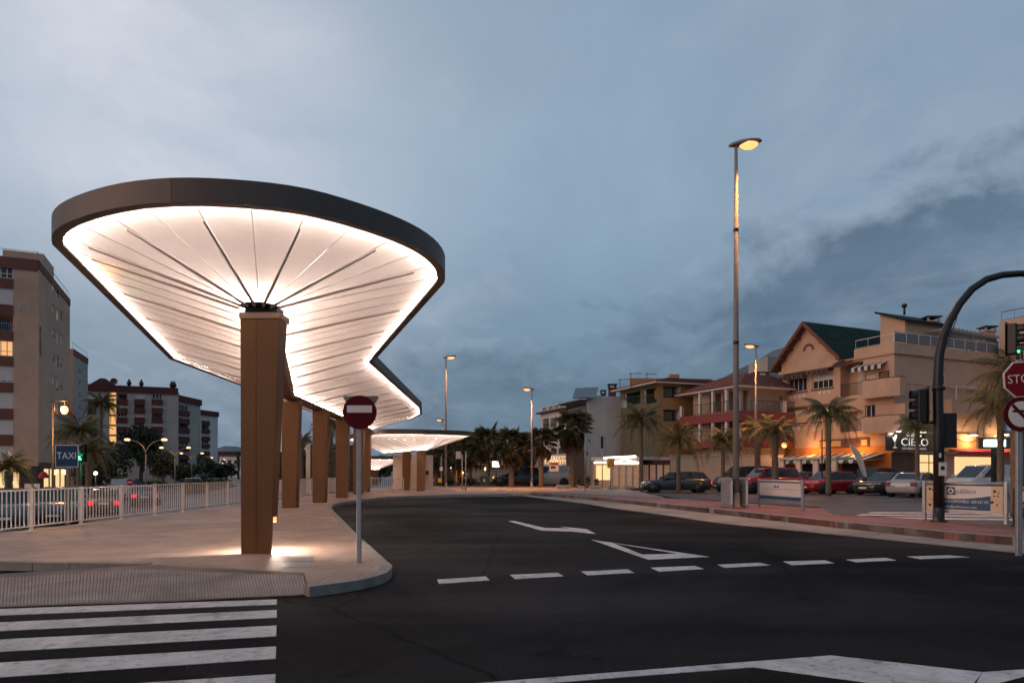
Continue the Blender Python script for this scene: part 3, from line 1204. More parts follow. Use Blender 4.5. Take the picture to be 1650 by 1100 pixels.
# ================================================================== buildings
class Fac:
    """a straight facade from plan point A (left end seen from outside) to B; local x along it, -y outward"""
    def __init__(s, parent, A, B, base):
        s.A, s.B = Vector((A[0], A[1], 0)), Vector((B[0], B[1], 0))
        d = s.B - s.A
        s.len = d.length
        s.ang = math.atan2(d.y, d.x)
        s.parent = parent
        s.loc = s.A - Vector((parent.location.x, parent.location.y, 0))
        s.loc.z = 0
        s.base = base
        s.wall_obj = None

    def uz(s, px, py):
        d = (s.B - s.A).normalized()
        r = Vector(((px - CX) / F, 1, 0))
        # A + u d = Y r
        det = d.x * (-r.y) - d.y * (-r.x)
        u = (-s.A.x * (-r.y) + s.A.y * (-r.x)) / det
        P_ = s.A + d * u
        return u, EYE + (HY - py) / F * P_.y

    def rect(s, x0, y0, x1, y1):
        """opening given by photograph positions (top left, bottom right)"""
        u0, _ = s.uz(x0, y0)
        u1, _ = s.uz(x1, y1)
        um = ((x0 + x1) / 2)
        zt = s.uz(um, y0)[1]
        zb = s.uz(um, y1)[1]
        return (u0, zb, u1, zt)

    def build(s, mb, name, mats, parent=None):
        p = parent or s.parent
        if p is s.parent:
            return mb.build(name, mats, p, s.loc, s.ang)
        return mb.build(name, mats, p)

    def wall(s, z0, z1, holes, mats, u0=0.0, u1=None, name='wall'):
        """wall with recessed openings; holes are (u0,z0,u1,z1,depth)"""
        u1 = s.len if u1 is None else u1
        hs = [(max(u0 + .02, h[0]), max(z0 + .0, h[1]), min(u1 - .02, h[2]), min(z1 - .02, h[3]), h[4]) for h in holes]
        us = sorted({u0, u1} | {round(h[0], 4) for h in hs} | {round(h[2], 4) for h in hs})
        zs = sorted({z0, z1} | {round(h[1], 4) for h in hs} | {round(h[3], 4) for h in hs})
        mb = MB()
        for i in range(len(us) - 1):
            for j in range(len(zs) - 1):
                cu, cz = (us[i] + us[i + 1]) / 2, (zs[j] + zs[j + 1]) / 2
                if any(h[0] < cu < h[2] and h[1] < cz < h[3] for h in hs):
                    continue
                mb.add([(us[i], 0, zs[j]), (us[i + 1], 0, zs[j]), (us[i + 1], 0, zs[j + 1]), (us[i], 0, zs[j + 1])], [(0, 1, 2, 3)])
        for h in hs:
            a, b, c, d, e = h
            mb.add([(a, 0, b), (c, 0, b), (c, 0, d), (a, 0, d), (a, e, b), (c, e, b), (c, e, d), (a, e, d)],
                   [(0, 4, 5, 1), (1, 5, 6, 2), (2, 6, 7, 3), (3, 7, 4, 0), (4, 7, 6, 5)], 0)
        return s.build(mb, name, mats)

    def window(s, r, depth=0.16, cols=2, rows=1, shut=0.0, glass='glass', frame='frame_white', t=0.06, name='window', sill=False):
        a, b, c, d = r
        mb = MB()
        y0, y1 = depth - 0.10, depth - 0.04
        mb.box(a, y0, b, a + t, y1, d)
        mb.box(c - t, y0, b, c, y1, d)
        mb.box(a + t, y0, b, c - t, y1, b + t)
        mb.box(a + t, y0, d - t, c - t, y1, d)
        for k in range(1, cols):
            x = a + (c - a) * k / cols
            mb.box(x - t * .5, y0 + .004, b + t, x + t * .5, y1 - .004, d - t)
        for k in range(1, rows):
            z = b + (d - b) * (0.32 if rows == 2 else k / rows)
            mb.box(a + t, y0 + .008, z - t * .4, c - t, y1 - .008, z + t * .4)
        if sill:
            mb.box(a - .05, -0.06, b - .06, c + .05, depth - .02, b - .002)
        o = s.build(mb, name, M[frame])
        zt = d - t - (d - b - 2 * t) * shut
        if shut < 0.98:
            mb = MB()
            mb.box(a + t * .6, y1 - .035, b + t * .6, c - t * .6, y1 - .022, d - t * .6)
            mb.build('pane', M[glass], o)
        if shut > 0:
            mb = MB()
            nsl = max(3, int((d - zt) / 0.14))
            for k in range(nsl):
                z_a = zt + (d - t - zt) * k / nsl
                z_b = zt + (d - t - zt) * (k + 1) / nsl
                mb.hexa([(a + t, y0 - .012, z_a), (c - t, y0 - .012, z_a), (c - t, y1 - .03, z_a), (a + t, y1 - .03, z_a)],
                        [(a + t, y0 - .004, z_b - .008), (c - t, y0 - .004, z_b - .008), (c - t, y1 - .03, z_b - .008), (a + t, y1 - .03, z_b - .008)])
            mb.build('shutter', M['shutter'], o)
        return o

    def band(s, name, u0, u1, z0, z1, y0, y1, m):
        mb = MB()
        mb.box(u0, y0, z0, u1, y1, z1)
        return s.build(mb, name, m)

    def railing(s, u0, u1, z0, z1, y, m, step=0.13, name='railing', sides=0.0):
        mb = MB()
        mb.box(u0, y - .025, z1 - .05, u1, y + .025, z1)
        mb.box(u0, y - .02, z0 + .05, u1, y + .02, z0 + .08)
        n_ = max(2, int((u1 - u0) / step))
        for k in range(n_ + 1):
            x = u0 + (u1 - u0) * k / n_
            x = min(max(x, u0 + .012), u1 - .012)
            mb.box(x - .009, y - .009, z0 + .081, x + .009, y + .009, z1 - .051)
        return s.build(mb, name, m)


def corner(px, D, lpx, vpl, rpx, ang_off=0.0):
    """plan corner seen at px at distance D, left wing running toward vanishing point vpl until lpx, right wing square to it until rpx"""
    C = Vector(((px - CX) / F * D, D, 0))
    dl = Vector(((vpl - CX) / F, 1, 0)).normalized()
    dr = Vector((dl.y, -dl.x, 0))
    if dr.x < 0:
        dr = -dr
    def hit(d, p):
        k = (p - CX) / F
        t = (k * C.y - C.x) / (d.x - k * d.y)
        return C + d * t
    return C, hit(dl, lpx), hit(dr, rpx)


def body_walls(root, pts, z0, z1, m, name='wall'):
    """plain walls for the sides that are turned away, as one closed shell part"""
    mb = MB()
    for a, b in zip(pts, pts[1:]):
        mb.add([(a.x, a.y, z0), (b.x, b.y, z0), (b.x, b.y, z1), (a.x, a.y, z1)], [(0, 1, 2, 3)])
    return mb.build(name, m, root, -Vector((root.location.x, root.location.y, 0)))


def slab(root, pts, z0, z1, m, name='roof'):
    ar = sum(pts[i].x * pts[(i + 1) % len(pts)].y - pts[(i + 1) % len(pts)].x * pts[i].y for i in range(len(pts)))
    if ar < 0:
        pts = pts[::-1]
    if name in ('roof', 'floor_slab'):
        ce = sum((Vector((p.x, p.y, 0)) for p in pts), Vector()) / len(pts)
        pts = [ce + (Vector((p.x, p.y, 0)) - ce) * 0.97 for p in pts]
    mb = MB()
    mb.prism(pts, z0, z1)
    return mb.build(name, m, root, -Vector((root.location.x, root.location.y, 0)))


def bits(root, name, m, fn, parent=None):
    """part modelled in world coordinates under root"""
    mb = MB()
    fn(mb)
    return mb.build(name, m, root, -Vector((root.location.x, root.location.y, 0)))


def out_pt(a, b, y):
    """a moved outward (negative = inward) from the wall a-b by y"""
    d = (b - a).normalized()
    return Vector((d.y, -d.x, 0)) * y


def chimney(root, x, y, z0, z1, w, m, cap):
    mb = MB()
    mb.box(x - w / 2, y - w / 2, z0, x + w / 2, y + w / 2, z1 - 0.5)
    mb.box(x - w * .62, y - w * .62, z1 - 0.499, x + w * .62, y + w * .62, z1 - 0.40)
    for sx in (-1, 1):
        for sy in (-1, 1):
            mb.box(x + sx * w * .45 - .07, y + sy * w * .45 - .07, z1 - 0.399, x + sx * w * .45 + .07, y + sy * w * .45 + .07, z1 - .121)
    o = mb.build('chimney', m, root, -Vector((root.location.x, root.location.y, 0)))
    mb = MB()
    mb.box(x - w * .66, y - w * .66, z1 - .12, x + w * .66, y + w * .66, z1)
    mb.build('chimney_cap', cap, o)
    return o


W = lambda n_, c, **k: mat(n_, c, **dict(dict(rough=0.85, var=0.08, scale=0.6, stain=0.18, bump=0.15, bscale=12), **k))
M['peach'] = W('peach_render', (0.52, 0.355, 0.25))
M['brown_band'] = W('brown_band', (0.165, 0.065, 0.045))
M['beige_wall'] = W('beige_render', (0.55, 0.355, 0.255))
M['grey_wall'] = W('grey_beige_render', (0.40, 0.365, 0.33))
M['maroon'] = W('maroon_band', (0.085, 0.022, 0.022))
M['white_wall'] = W('white_render', (0.60, 0.585, 0.57), stain=0.25)
M['dark_brown'] = W('dark_brown_render', (0.085, 0.055, 0.045))
M['ochre'] = W('ochre_render', (0.40, 0.215, 0.085))
M['olive'] = W('olive_render', (0.12, 0.11, 0.07))
M['cream'] = W('cream_render', (0.48, 0.385, 0.30))
M['red_render'] = W('red_render', (0.23, 0.055, 0.050))
M['red_tile'] = W('red_roof_tile', (0.17, 0.055, 0.042), var=0.3, scale=5, stain=0.3)
M['green_tile'] = W('green_roof_tile', (0.005, 0.026, 0.022), rough=0.8, spec=0.2, var=0.25, scale=4)
M['orange_wall'] = W('orange_render', (0.55, 0.20, 0.05))
M['orange_pale'] = W('pale_orange_render', (0.62, 0.36, 0.14))
M['terrace'] = W('terrace_floor', (0.2, 0.17, 0.15))
M['rail_glass'] = mat('terrace_glass', (0.12, 0.17, 0.20), 0.1, var=0.1)
M['wood'] = mat('dark_wood', (0.10, 0.045, 0.028), 0.6, var=0.25, scale=4)
M['awning_green'] = mat('awning_green', (0.02, 0.075, 0.05), 0.8, var=0.1)
M['awning_white'] = mat('awning_white', (0.55, 0.52, 0.48), 0.8, var=0.08)
M['awning_red'] = mat('awning_red', (0.42, 0.025, 0.045), 0.8, var=0.1)
M['sign_black'] = mat('sign_black', (0.012, 0.016, 0.015), 0.35, var=0.1)
M['dark_metal'] = mat('dark_metal', (0.05, 0.047, 0.045), 0.5, metal=0.4, var=0.1)
M['interior'] = mat('dim_interior', (0.05, 0.04, 0.035), 0.8, var=0.2)

# ---------------------------------------------------------------- house with the green roof
C, A, B = corner(1441, 54, 1259, 330, 1610)
gb_ = thing('apartment_house', 'peach apartment house with a steep green tiled gable roof above lit shops', 'building', C)
fl, fr = Fac(gb_, A, C, 0), Fac(gb_, C, B, 0)
EAVE = 10.8
par = 11.66
w1 = fl.rect(1271, 609, 1300, 631)
w2 = fl.rect(1309, 599, 1342, 625.5)
w3 = fl.rect(1270, 661, 1300, 681)
w4 = fl.rect(1309, 657, 1342, 678)
l1 = fl.rect(1354, 584, 1391, 637)
l2 = fl.rect(1354, 662, 1391, 695)
d1 = fl.rect(1386, 603, 1411, 641)
d2 = fl.rect(1386, 652, 1410, 676)
d1 = (max(d1[0], l1[2] + .15), d1[1], d1[2], d1[3])
d2 = (max(d2[0], l2[2] + .15), d2[1], d2[2], d2[3])
u_gable = fl.uz(1350, 590)[0]
z1f = 3.55
fl.wall(z1f, EAVE, [(*w, 0.2) for w in (w1, w2, w3, w4)] + [(*l1, 1.1), (*l2, 1.1), (*d1, 0.25), (*d2, 0.25)], M['peach'])
fl.window(w1, 0.2, cols=4, shut=0.0)
fl.window(w2, 0.2, cols=4, shut=0.52)
fl.window(w3, 0.2, cols=2, shut=0.35, glass='glass_dim')
fl.window(w4, 0.2, cols=2, shut=0.6, glass='glass_dim')
fl.window(d1, 0.25, cols=2, shut=0.22, name='balcony_door')
fl.window(d2, 0.25, cols=2, shut=0.0, name='balcony_door')
for l_ in (l1, l2):
    fl.railing(l_[0] + .02, l_[2] - .02, l_[1], l_[1] + 1.05, 0.05, M['black'], step=0.11)
    mb = MB()
    mb.box(l_[0] + .9, 1.0, l_[1], l_[0] + 1.9, 1.08, l_[1] + 2.1)
    fl.build(mb, 'terrace_door', M['shutter'])
for w_ in (w1, w2, w3, w4):
    fl.band('lintel', w_[0] - .1, w_[2] + .1, w_[3] + 0.01, w_[3] + .32, -0.03, 0.0, M['brown_band'])
    fl.band('window_sill', w_[0] - .1, w_[2] + .1, w_[1] - .12, w_[1] - .005, -0.08, 0.0, M['brown_band'])
# folded awnings over the upper windows and the loggia
for r_ in (fl.rect(1266, 601, 1303, 608), fl.rect(1305, 592, 1344, 599), fl.rect(1352, 580, 1376, 586), fl.rect(1377, 585, 1430, 595)):
    mb = MB()
    nst = 10
    for k in range(nst):
        x0 = r_[0] + (r_[2] - r_[0]) * k / nst
        x1 = r_[0] + (r_[2] - r_[0]) * (k + 1) / nst - .01
        zt = r_[3]
        mb.hexa([(x0, -0.75, zt - .34), (x1, -0.75, zt - .34), (x1, -0.02, zt - .05), (x0, -0.02, zt - .05)],
                [(x0, -0.75, zt - .30), (x1, -0.75, zt - .30), (x1, -0.02, zt), (x0, -0.02, zt)], k % 2)
        mb.box(x0, -0.772, zt - .60 - .05 * (k % 2), x1, -0.752, zt - .30, k % 2)
    fl.build(mb, 'window_awning', [M['sign_black'], M['awning_white'] if r_[0] > fl.uz(1376, 590)[0] - .1 else M['wood']])
# little white relief squares
for (x0, x1, y0, n_) in ((1271, 1300, 641, 4), (1318, 1341, 633, 3), (1268, 1300, 692, 4), (1309, 1331, 691.5, 3)):
    for k in range(n_):
        x = x0 + (x1 - x0) * (k + .1) / n_
        yy = y0 - k * (x1 - x0) / n_ * 0.14
        r_ = fl.rect(x, yy - 2.6, x + 4.6, yy + 2.4)
        fl.band('relief_square', r_[0], r_[2], r_[1], r_[3], -0.04, 0.0, M['frame_white'])
# cornice
fl.band('cornice', -0.15, u_gable, EAVE - .28, EAVE, -0.22, -0.003, M['peach'])
fr.band('cornice', 0.0, fr.len, EAVE - .05, EAVE + .12, -0.18, -0.003, M['peach'])
fl.band('cornice', u_gable + .05, fl.len + .15, EAVE - .05, EAVE + .12, -0.18, -0.003, M['peach'])
# gable with roof running back
uc = u_gable / 2 + 0.05
zap = 14.95
half = u_gable / 2
mb = MB()
mb.add([(0, 0, EAVE + .001), (u_gable, 0, EAVE + .001), (u_gable, 0, EAVE + 1.0), (uc, 0, zap - .25), (0, 0, EAVE + 1.0)], [(0, 1, 2, 3, 4)])
fl.build(mb, 'gable_wall', M['peach'])
mb = MB()
for k in range(9):
    t0, t1 = PI * k / 9, PI * (k + 1) / 9
    ra, rb = .62, .40
    zc = EAVE + 1.55
    P4 = [(uc + ra * math.cos(t0), zc + ra * math.sin(t0)), (uc + ra * math.cos(t1), zc + ra * math.sin(t1)), (uc + rb * math.cos(t1), zc + rb * math.sin(t1)), (uc + rb * math.cos(t0), zc + rb * math.sin(t0))]
    mb.add([(p[0], -0.05, p[1]) for p in P4] + [(p[0], -0.001, p[1]) for p in P4], [(3, 2, 1, 0), (0, 1, 5, 4), (2, 3, 7, 6)])
fl.build(mb, 'arch_relief', M['brown_band'])
ROOFD = 9.5
def roof_side(sgn):
    u_e = uc + sgn * (half + 0.75)
    z_e = EAVE + .35
    root_o = None
    nrow = 13
    mb = MB()
    mb.hexa([(uc, -0.7, zap - .30), (u_e, -0.7, z_e - .30), (u_e, ROOFD, z_e - .30), (uc, ROOFD, zap - .30)] if sgn < 0 else
            [(uc, ROOFD, zap - .30), (u_e, ROOFD, z_e - .30), (u_e, -0.7, z_e - .30), (uc, -0.7, zap - .30)],
            [(uc, -0.7, zap - .12), (u_e, -0.7, z_e - .12), (u_e, ROOFD, z_e - .12), (uc, ROOFD, zap - .12)] if sgn < 0 else
            [(uc, ROOFD, zap - .12), (u_e, ROOFD, z_e - .12), (u_e, -0.7, z_e - .12), (uc, -0.7, zap - .12)])
    ro = fl.build(mb, 'roof', M['brown_band'])
    for k in range(nrow):
        t0, t1 = k / nrow, (k + 1.12) / nrow
        ua, ub = uc + (u_e - uc) * t0, uc + (u_e - uc) * min(t1, 1.01)
        za, zb = zap + (z_e - zap) * t0, zap + (z_e - zap) * min(t1, 1.01)
        m2 = MB()
        q = [(ua, -0.72, za - .10), (ub, -0.72, zb - .04), (ub, ROOFD, zb - .04), (ua, ROOFD, za - .10)]
        q2 = [(x, y_, z_ + .05) for x, y_, z_ in q]
        if sgn > 0:
            q, q2 = q[::-1], q2[::-1]
        m2.hexa(q[::-1] if False else q, q2)
        m2.build('tile_course', M['green_tile'], ro)
    # brown bargeboard with rafter ends
    m3 = MB()
    m3.hexa([(uc, -0.80, zap - .42), (u_e, -0.80, z_e - .42), (u_e, -0.721, z_e - .42), (uc, -0.721, zap - .42)],
            [(uc, -0.80, zap - .02), (u_e, -0.80, z_e - .02), (u_e, -0.721, z_e - .02), (uc, -0.721, zap - .02)])
    fl.build(m3, 'bargeboard', M['brown_band'])
    for k in range(4):
        t = 0.25 + k * 0.22
        x = uc + (u_e - uc) * t
        z_ = zap + (z_e - zap) * t
        m3 = MB()
        m3.box(x - .09, -0.719, z_ - .52, x + .09, -0.02, z_ - .31)
        fl.build(m3, 'rafter', M['brown_band'])
roof_side(1)
roof_side(-1)
for py_ in (616, 641, 668):
    z_ = fl.uz(1441, py_)[1]
    fr.band('string_course', 0.0, fr.len, z_ - .05, z_ + .03, -.035, -.003, M['peach'])
    fl.band('string_course', 0.0, l1[0] - .05, z_ - .05 if py_ == 641 else z_ - .15, z_ + .03 if py_ == 641 else z_ - .08, -.03, -.003, M['peach']) if py_ == 641 else None
# terrace parapet with railings, right wing wall
fl.wall(EAVE + .001, par, [], M['peach'], u0=fl.uz(1376, 560)[0], name='parapet')
fr.wall(0.0, par, [(*fr.rect(1517, 596, 1524, 620), .2)], M['peach'])
fr.window(fr.rect(1517, 596, 1524, 620), .2, cols=1, shut=0.4)
fl.railing(fl.uz(1377, 560)[0], fl.len - .05, par, par + .75, 0.12, M['frame_white'], step=1.1)
mb = MB()
for k in range(9):
    x = 0.1 + (fr.len - .2) * k / 9
    mb.box(x, .10, par, x + .06, .16, par + .85)
mb.box(0.05, .09, par + .85, fr.len - .05, .17, par + .90)
o = fr.build(mb, 'terrace_railing', M['frame_white'])
for k in range(9):
    x = 0.1 + (fr.len - .2) * k / 9
    m2 = MB()
    m2.box(x + .08, .12, par + .08, x + (fr.len - .2) / 9 - .02, .135, par + .80)
    m2.build('glass_panel', M['rail_glass'], o)
inn = out_pt(A, C, -9)
A2 = A + inn
B2 = B + out_pt(A, C, -0.01)
slab(gb_, [A + inn * .02, C + inn * .02, B + out_pt(C, B, -.2), B + out_pt(C, B, -10.4), A + inn * 1.08], EAVE - .3, EAVE - .05, M['terrace'])
body_walls(gb_, [B, B + out_pt(C, B, -10.6), A + out_pt(C, B, 0) + (B - C) * 1.0 + out_pt(C, B, 0), A], 0, EAVE, M['peach'])
# stair tower with green lean-to roof
Tn = []
mb = MB()
def tower():
    u0, u1 = fl.uz(1366, 540)[0], fl.uz(1405, 540)[0]
    y0, y1 = 4.0, 9.0
    m_ = MB()
    m_.box(u0, y0, EAVE - .05, u1, y1, 14.1)
    m_.add([(u0, y0, 14.101), (u1, y0, 14.101), (u1, y1, 14.101), (u0, y1, 14.101), (u0, y0, 15.2), (u0, y1, 15.2)], [(0, 1, 4), (3, 5, 2), (0, 4, 5, 3)])
    fl.build(m_, 'stair_tower', M['peach'])
    m_ = MB()
    q = [(u0 - .3, y0 - .35, 15.22), (u1 + .4, y0 - .35, 13.98), (u1 + .4, y1 + .3, 13.98), (u0 - .3, y1 + .3, 15.22)]
    m_.hexa(q, [(a, b, c + .16) for a, b, c in q])
    fl.build(m_, 'tower_roof', M['green_tile'])
    m_ = MB()
    m_.tube([(u0 + .8, y0 + 2, 15.1), (u0 + .8, y0 + 2, 15.75)], .09, 8)
    m_.lathe([(0.0, .0), (.2, .08), (.24, .2), (.18, .33), (0.0, .4)], (u0 + .8, y0 + 2, 15.7), 10)
    fl.build(m_, 'vent_cowl', M['black'])
tower()
# solid curved balconies on the corner
def balcony(z0, z1, out, u0, name='balcony'):
    m_ = MB()
    pts = [(u0, 0.0)]
    n_ = 8
    ue = fl.len
    for k in range(n_ + 1):
        t = k / n_
        pts.append((u0 + (ue - u0) * t, -out * (math.sin(PI * min(1.0, 0.15 + t * 0.85)) ** 0.5 if False else min(1.0, t * 6) * 1.0)))
    pts.append((ue + .9, -out * .6))
    pts.append((ue + .95, -0.05))
    inner = [(x, min(-0.0, y_ + .14)) for x, y_ in pts]
    m_.prism([(x, y_) for x, y_ in pts], z0 - .18, z0)
    for i in range(len(pts) - 1):
        a, b = pts[i], pts[i + 1]
        if a == b:
            continue
        d = Vector((b[0] - a[0], b[1] - a[1], 0)).normalized()
        nn = Vector((-d.y, d.x, 0)) * .12
        m_.prism([a, b, (b[0] + nn.x, b[1] + nn.y), (a[0] + nn.x, a[1] + nn.y)], z0 + .001, z1)
    o_ = fl.build(m_, name, M['peach'])
    m_ = MB()
    for i in range(1, len(pts) - 1):
        m_.tube([(pts[i][0], pts[i][1], z1 + .06), (pts[i + 1][0], pts[i + 1][1], z1 + .06)], .03, 6)
    m_.build('handrail', M['brown_band'], o_)
zb1 = fl.uz(1420, 640)[1]
balcony(zb1 + .1, zb1 + 1.35, 0.95, fl.uz(1393, 640)[0])
zb2 = fl.uz(1420, 697)[1]
balcony(zb2 + .1, zb2 + 1.25, 0.95, fl.uz(1393, 690)[0])
# garden lattice by the upper balcony door
r_ = fl.rect(1418, 598, 1432, 614)
mb = MB()
wL, hL = r_[2] - r_[0], r_[3] - r_[1]
for k in range(-5, 6):
    for sgn in (1, -1):
        x0 = wL / 2 + k * .19 - sgn * hL / 2
        x1 = wL / 2 + k * .19 + sgn * hL / 2
        z0_, z1_ = 0.0, hL
        if x0 < 0:
            z0_ += (0 - x0) / (x1 - x0) * hL if x1 != x0 else 0; x0 = 0
        if x0 > wL:
            z0_ += (x0 - wL) / (x0 - x1) * hL; x0 = wL
        if x1 > wL:
            z1_ -= (x1 - wL) / (x1 - x0) * (hL - z0_); x1 = wL
        if x1 < 0:
            z1_ -= (0 - x1) / (x0 - x1) * (hL - z0_); x1 = 0
        if z1_ - z0_ > .1:
            mb.tube([(r_[0] + x0, -0.04 - .02 * (sgn > 0), r_[1] + z0_), (r_[0] + x1, -0.04 - .02 * (sgn > 0), r_[1] + z1_)], .018, 4)
mb.box(r_[0] - .05, -.08, r_[1], r_[0], -.005, r_[3])
mb.box(r_[2], -.08, r_[1], r_[2] + .05, -.005, r_[3])
mb.box(r_[0], -.08, r_[3] - .05, r_[2], -.005, r_[3])
fl.build(mb, 'lattice', M['wood'])
# pergola and chimneys on the terrace
for (px, top, D_, w_, lab) in ((1489, 529, 61, .85, 'a'), (1499, 511, 60, 1.0, 'b'), (1591, 526.5, 62, .9, 'c')):
    p = pt(px, top, D_)
    chimney(gb_, p.x, p.y, EAVE - .1, p.z, w_, M['peach'], M['dark_metal'])
def pergola(m_):
    p0, p1 = pt(1524, 560, 57), pt(1606, 560, 61)
    z_ = pt(1570, 539, 58).z
    d = (p1 - p0).normalized()
    n2 = Vector((-d.y, d.x, 0))
    for t in (0.0, .5, 1.0):
        for s_ in (0, 2.6):
            q = p0.lerp(p1, t) + n2 * s_
            m_.box(q.x - .1, q.y - .1, EAVE - .05, q.x + .1, q.y + .1, z_)
    for s_ in (0, 2.6):
        a, b = p0 + n2 * s_, p1 + n2 * s_
        m_.hexa([(a.x, a.y, z_), (b.x, b.y, z_), (b.x + .01, b.y + .2, z_), (a.x + .01, a.y + .2, z_)], [(a.x, a.y, z_ + .22), (b.x, b.y, z_ + .22), (b.x + .01, b.y + .2, z_ + .22), (a.x + .01, a.y + .2, z_ + .22)])
    for k in range(14):
        q = p0.lerp(p1, k / 13)
        e = q + n2 * 3.1
        q = q - n2 * .4
        m_.hexa([(q.x - .06, q.y, z_ + .221), (q.x + .06, q.y, z_ + .221), (e.x + .06, e.y, z_ + .221), (e.x - .06, e.y, z_ + .221)], [(q.x - .06, q.y, z_ + .38), (q.x + .06, q.y, z_ + .38), (e.x + .06, e.y, z_ + .38), (e.x - .06, e.y, z_ + .38)])
bits(gb_, 'pergola', M['lamp_pole'], pergola)
# side balcony box and white frame on the right wing
rb_ = fr.rect(1441, 651, 1455, 672)
fr.band('balcony', rb_[0], rb_[2] + .1, rb_[1], rb_[3], -0.9, -0.003, M['peach'])
rb_ = fr.rect(1516, 645, 1532, 668)
fr.band('balcony', rb_[0], rb_[2] + 3.0, rb_[1], rb_[3], -0.9, -0.003, M['peach'])
r_ = fr.rect(1524, 627, 1600, 645)
mb = MB()
for x in (r_[0], r_[0] + 2.2, r_[0] + 4.4):
    mb.box(x, -0.88, r_[1] - .1, x + .06, -0.82, r_[3])
mb.box(r_[0], -0.89, r_[3], r_[0] + 5.0, -0.81, r_[3] + .07)
mb.box(r_[0], -0.3, r_[3] - .02, r_[0] + 5.0, -0.24, r_[3] + .05)
fr.build(mb, 'awning_frame', M['frame_white'])
# ---- ground floor: orange cafe front, awning, black bar sign, lit doors
fl.wall(0.0, z1f - .001, [(fl.uz(1290, 770)[0], .15, fl.uz(1345, 770)[0], 2.5, .3), (fl.uz(1355, 770)[0], .1, fl.uz(1387, 770)[0], 2.6, .3)], M['orange_wall'], name='shop_front')
mb = MB()
mb.box(fl.uz(1290, 770)[0] + .01, .24, .15, fl.uz(1345, 770)[0] - .01, .28, 2.49)
mb.box(fl.uz(1355, 770)[0] + .01, .24, .1, fl.uz(1387, 770)[0] - .01, .28, 2.59)
fl.build(mb, 'shop_window', M['interior'])
r_ = fl.rect(1322, 707, 1401, 721)
sg = fl.band('shop_banner', r_[0], r_[2], r_[1], r_[3], -0.10, -0.005, M['wood'])
mb = MB()
for k in range(16):
    t0, t1 = 2 * PI * k / 16, 2 * PI * (k + 1) / 16
for (x0, x1) in ((.03, .45), (.86, .97)):
    mb.box(r_[0] + (r_[2] - r_[0]) * x0, -0.11, r_[1] + .12, r_[0] + (r_[2] - r_[0]) * x1, -0.102, r_[3] - .12)
mb.build('banner_print', M['orange_pale'], sg)
for k in range(2):
    point_light('shop_light', Vector(((A.x * (1 - t) + C.x * t), (A.y * (1 - t) + C.y * t), 3.3)) + out_pt(A, C, 0.9) if (t := (0.35, 0.75)[k]) else None, 130, ORANGE, None, .15)
# awnings (top-level: separate things)
def shop_awning(name, label, fac, u0, u1, zt, zb, out, mats, nst, valance=.28, group='shop awnings'):
    a = fac.A + (fac.B - fac.A).normalized() * u0
    root_ = thing(name, label, 'awning', (a.x, a.y, 0), fac.ang, group)
    w_ = u1 - u0
    mb_ = MB()
    for k in range(nst):
        x0, x1 = w_ * k / nst, w_ * (k + 1) / nst
        mb_.hexa([(x0, -out, zb - .03), (x1, -out, zb - .03), (x1, -0.15, zt - .03), (x0, -0.15, zt - .03)], [(x0, -out, zb), (x1, -out, zb), (x1, -.15, zt), (x0, -.15, zt)], k % len(mats))
    mb_.build('canvas', mats, root_)
    mb_ = MB()
    nn = max(8, nst)
    for k in range(nn):
        x0, x1 = w_ * k / nn, w_ * (k + 1) / nn
        xm = (x0 + x1) / 2
        q = [(x0, zb - .001), (x1, zb - .001), (x1, zb - valance * .7), (xm, zb - valance), (x0, zb - valance * .7)]
        mb_.add([(x, -out - .012, z_) for x, z_ in q] + [(x, -out + .006, z_) for x, z_ in q], [(4, 3, 2, 1, 0), (5, 6, 7, 8, 9), (0, 1, 6, 5), (2, 3, 8, 7), (3, 4, 9, 8)], k % len(mats))
    mb_.build('valance', mats, root_)
    mb_ = MB()
    for x in (0.1, w_ - .1):
        mb_.tube([(x, -.16, zt - .5), (x, -out + .05, zb - .06)], .025, 6)
    mb_.build('arm', M['frame_white'], root_)
    return root_
shop_awning('shop_awning', 'green and white striped awning over the orange cafe front', fl, fl.uz(1267, 740)[0], fl.uz(1428, 740)[0], 2.95, 2.35, 2.6, [M['awning_green'], M['awning_white']], 22)
# white canopy porch in front of the cafe with white posts
cp = thing('cafe_porch', 'white flat porch with square posts under the striped cafe awning', 'porch', (0, 0, 0))
p0, p1 = pt(1252, 744, 49.5), pt(1347, 742, 46.5)
z_ = 2.15
d = (p1 - p0); d.z = 0
L_ = d.length
cp.location = (p0.x, p0.y, 0.14)
cp.rotation_euler = (0, 0, math.atan2(d.y, d.x))
mb = MB(); mb.box(0, 0, z_, L_, 3.2, z_ + .16); mb.build('flat_roof', M['awning_white'], cp)
for k in range(4):
    mb = MB(); x = .1 + (L_ - .5) * k / 3; mb.box(x, .1, 0, x + .34, .4, z_ - .002); mb.build('post', M['frame_white'], cp)
# feather flag
ff = thing('feather_flag', 'white feather shaped advertising flag on a thin pole before the cafe', 'flag', gd(1382, 795) * 1.0)
ff.location = pt(1383, 779, 46); ff.location.z = 0.0
mb = MB(); mb.tube([(0.35, 0, 0), (.32, 0, 1.4), (-.25, 0, 2.9), (-.62, 0, 3.3)], .02, 6); mb.build('pole', M['galv'], ff)
mb = MB()
ql = [(-.62, 3.28), (-.28, 3.18), (.1, 2.75), (.42, 1.9), (.60, 1.05), (.32, 1.12), (.1, 1.7), (-.2, 2.4), (-.5, 2.95)]
mb.disc((0, 0, 0), 'y', 0, 0.015, poly=ql[::-1]); mb.build('fabric', M['awning_white'], ff)
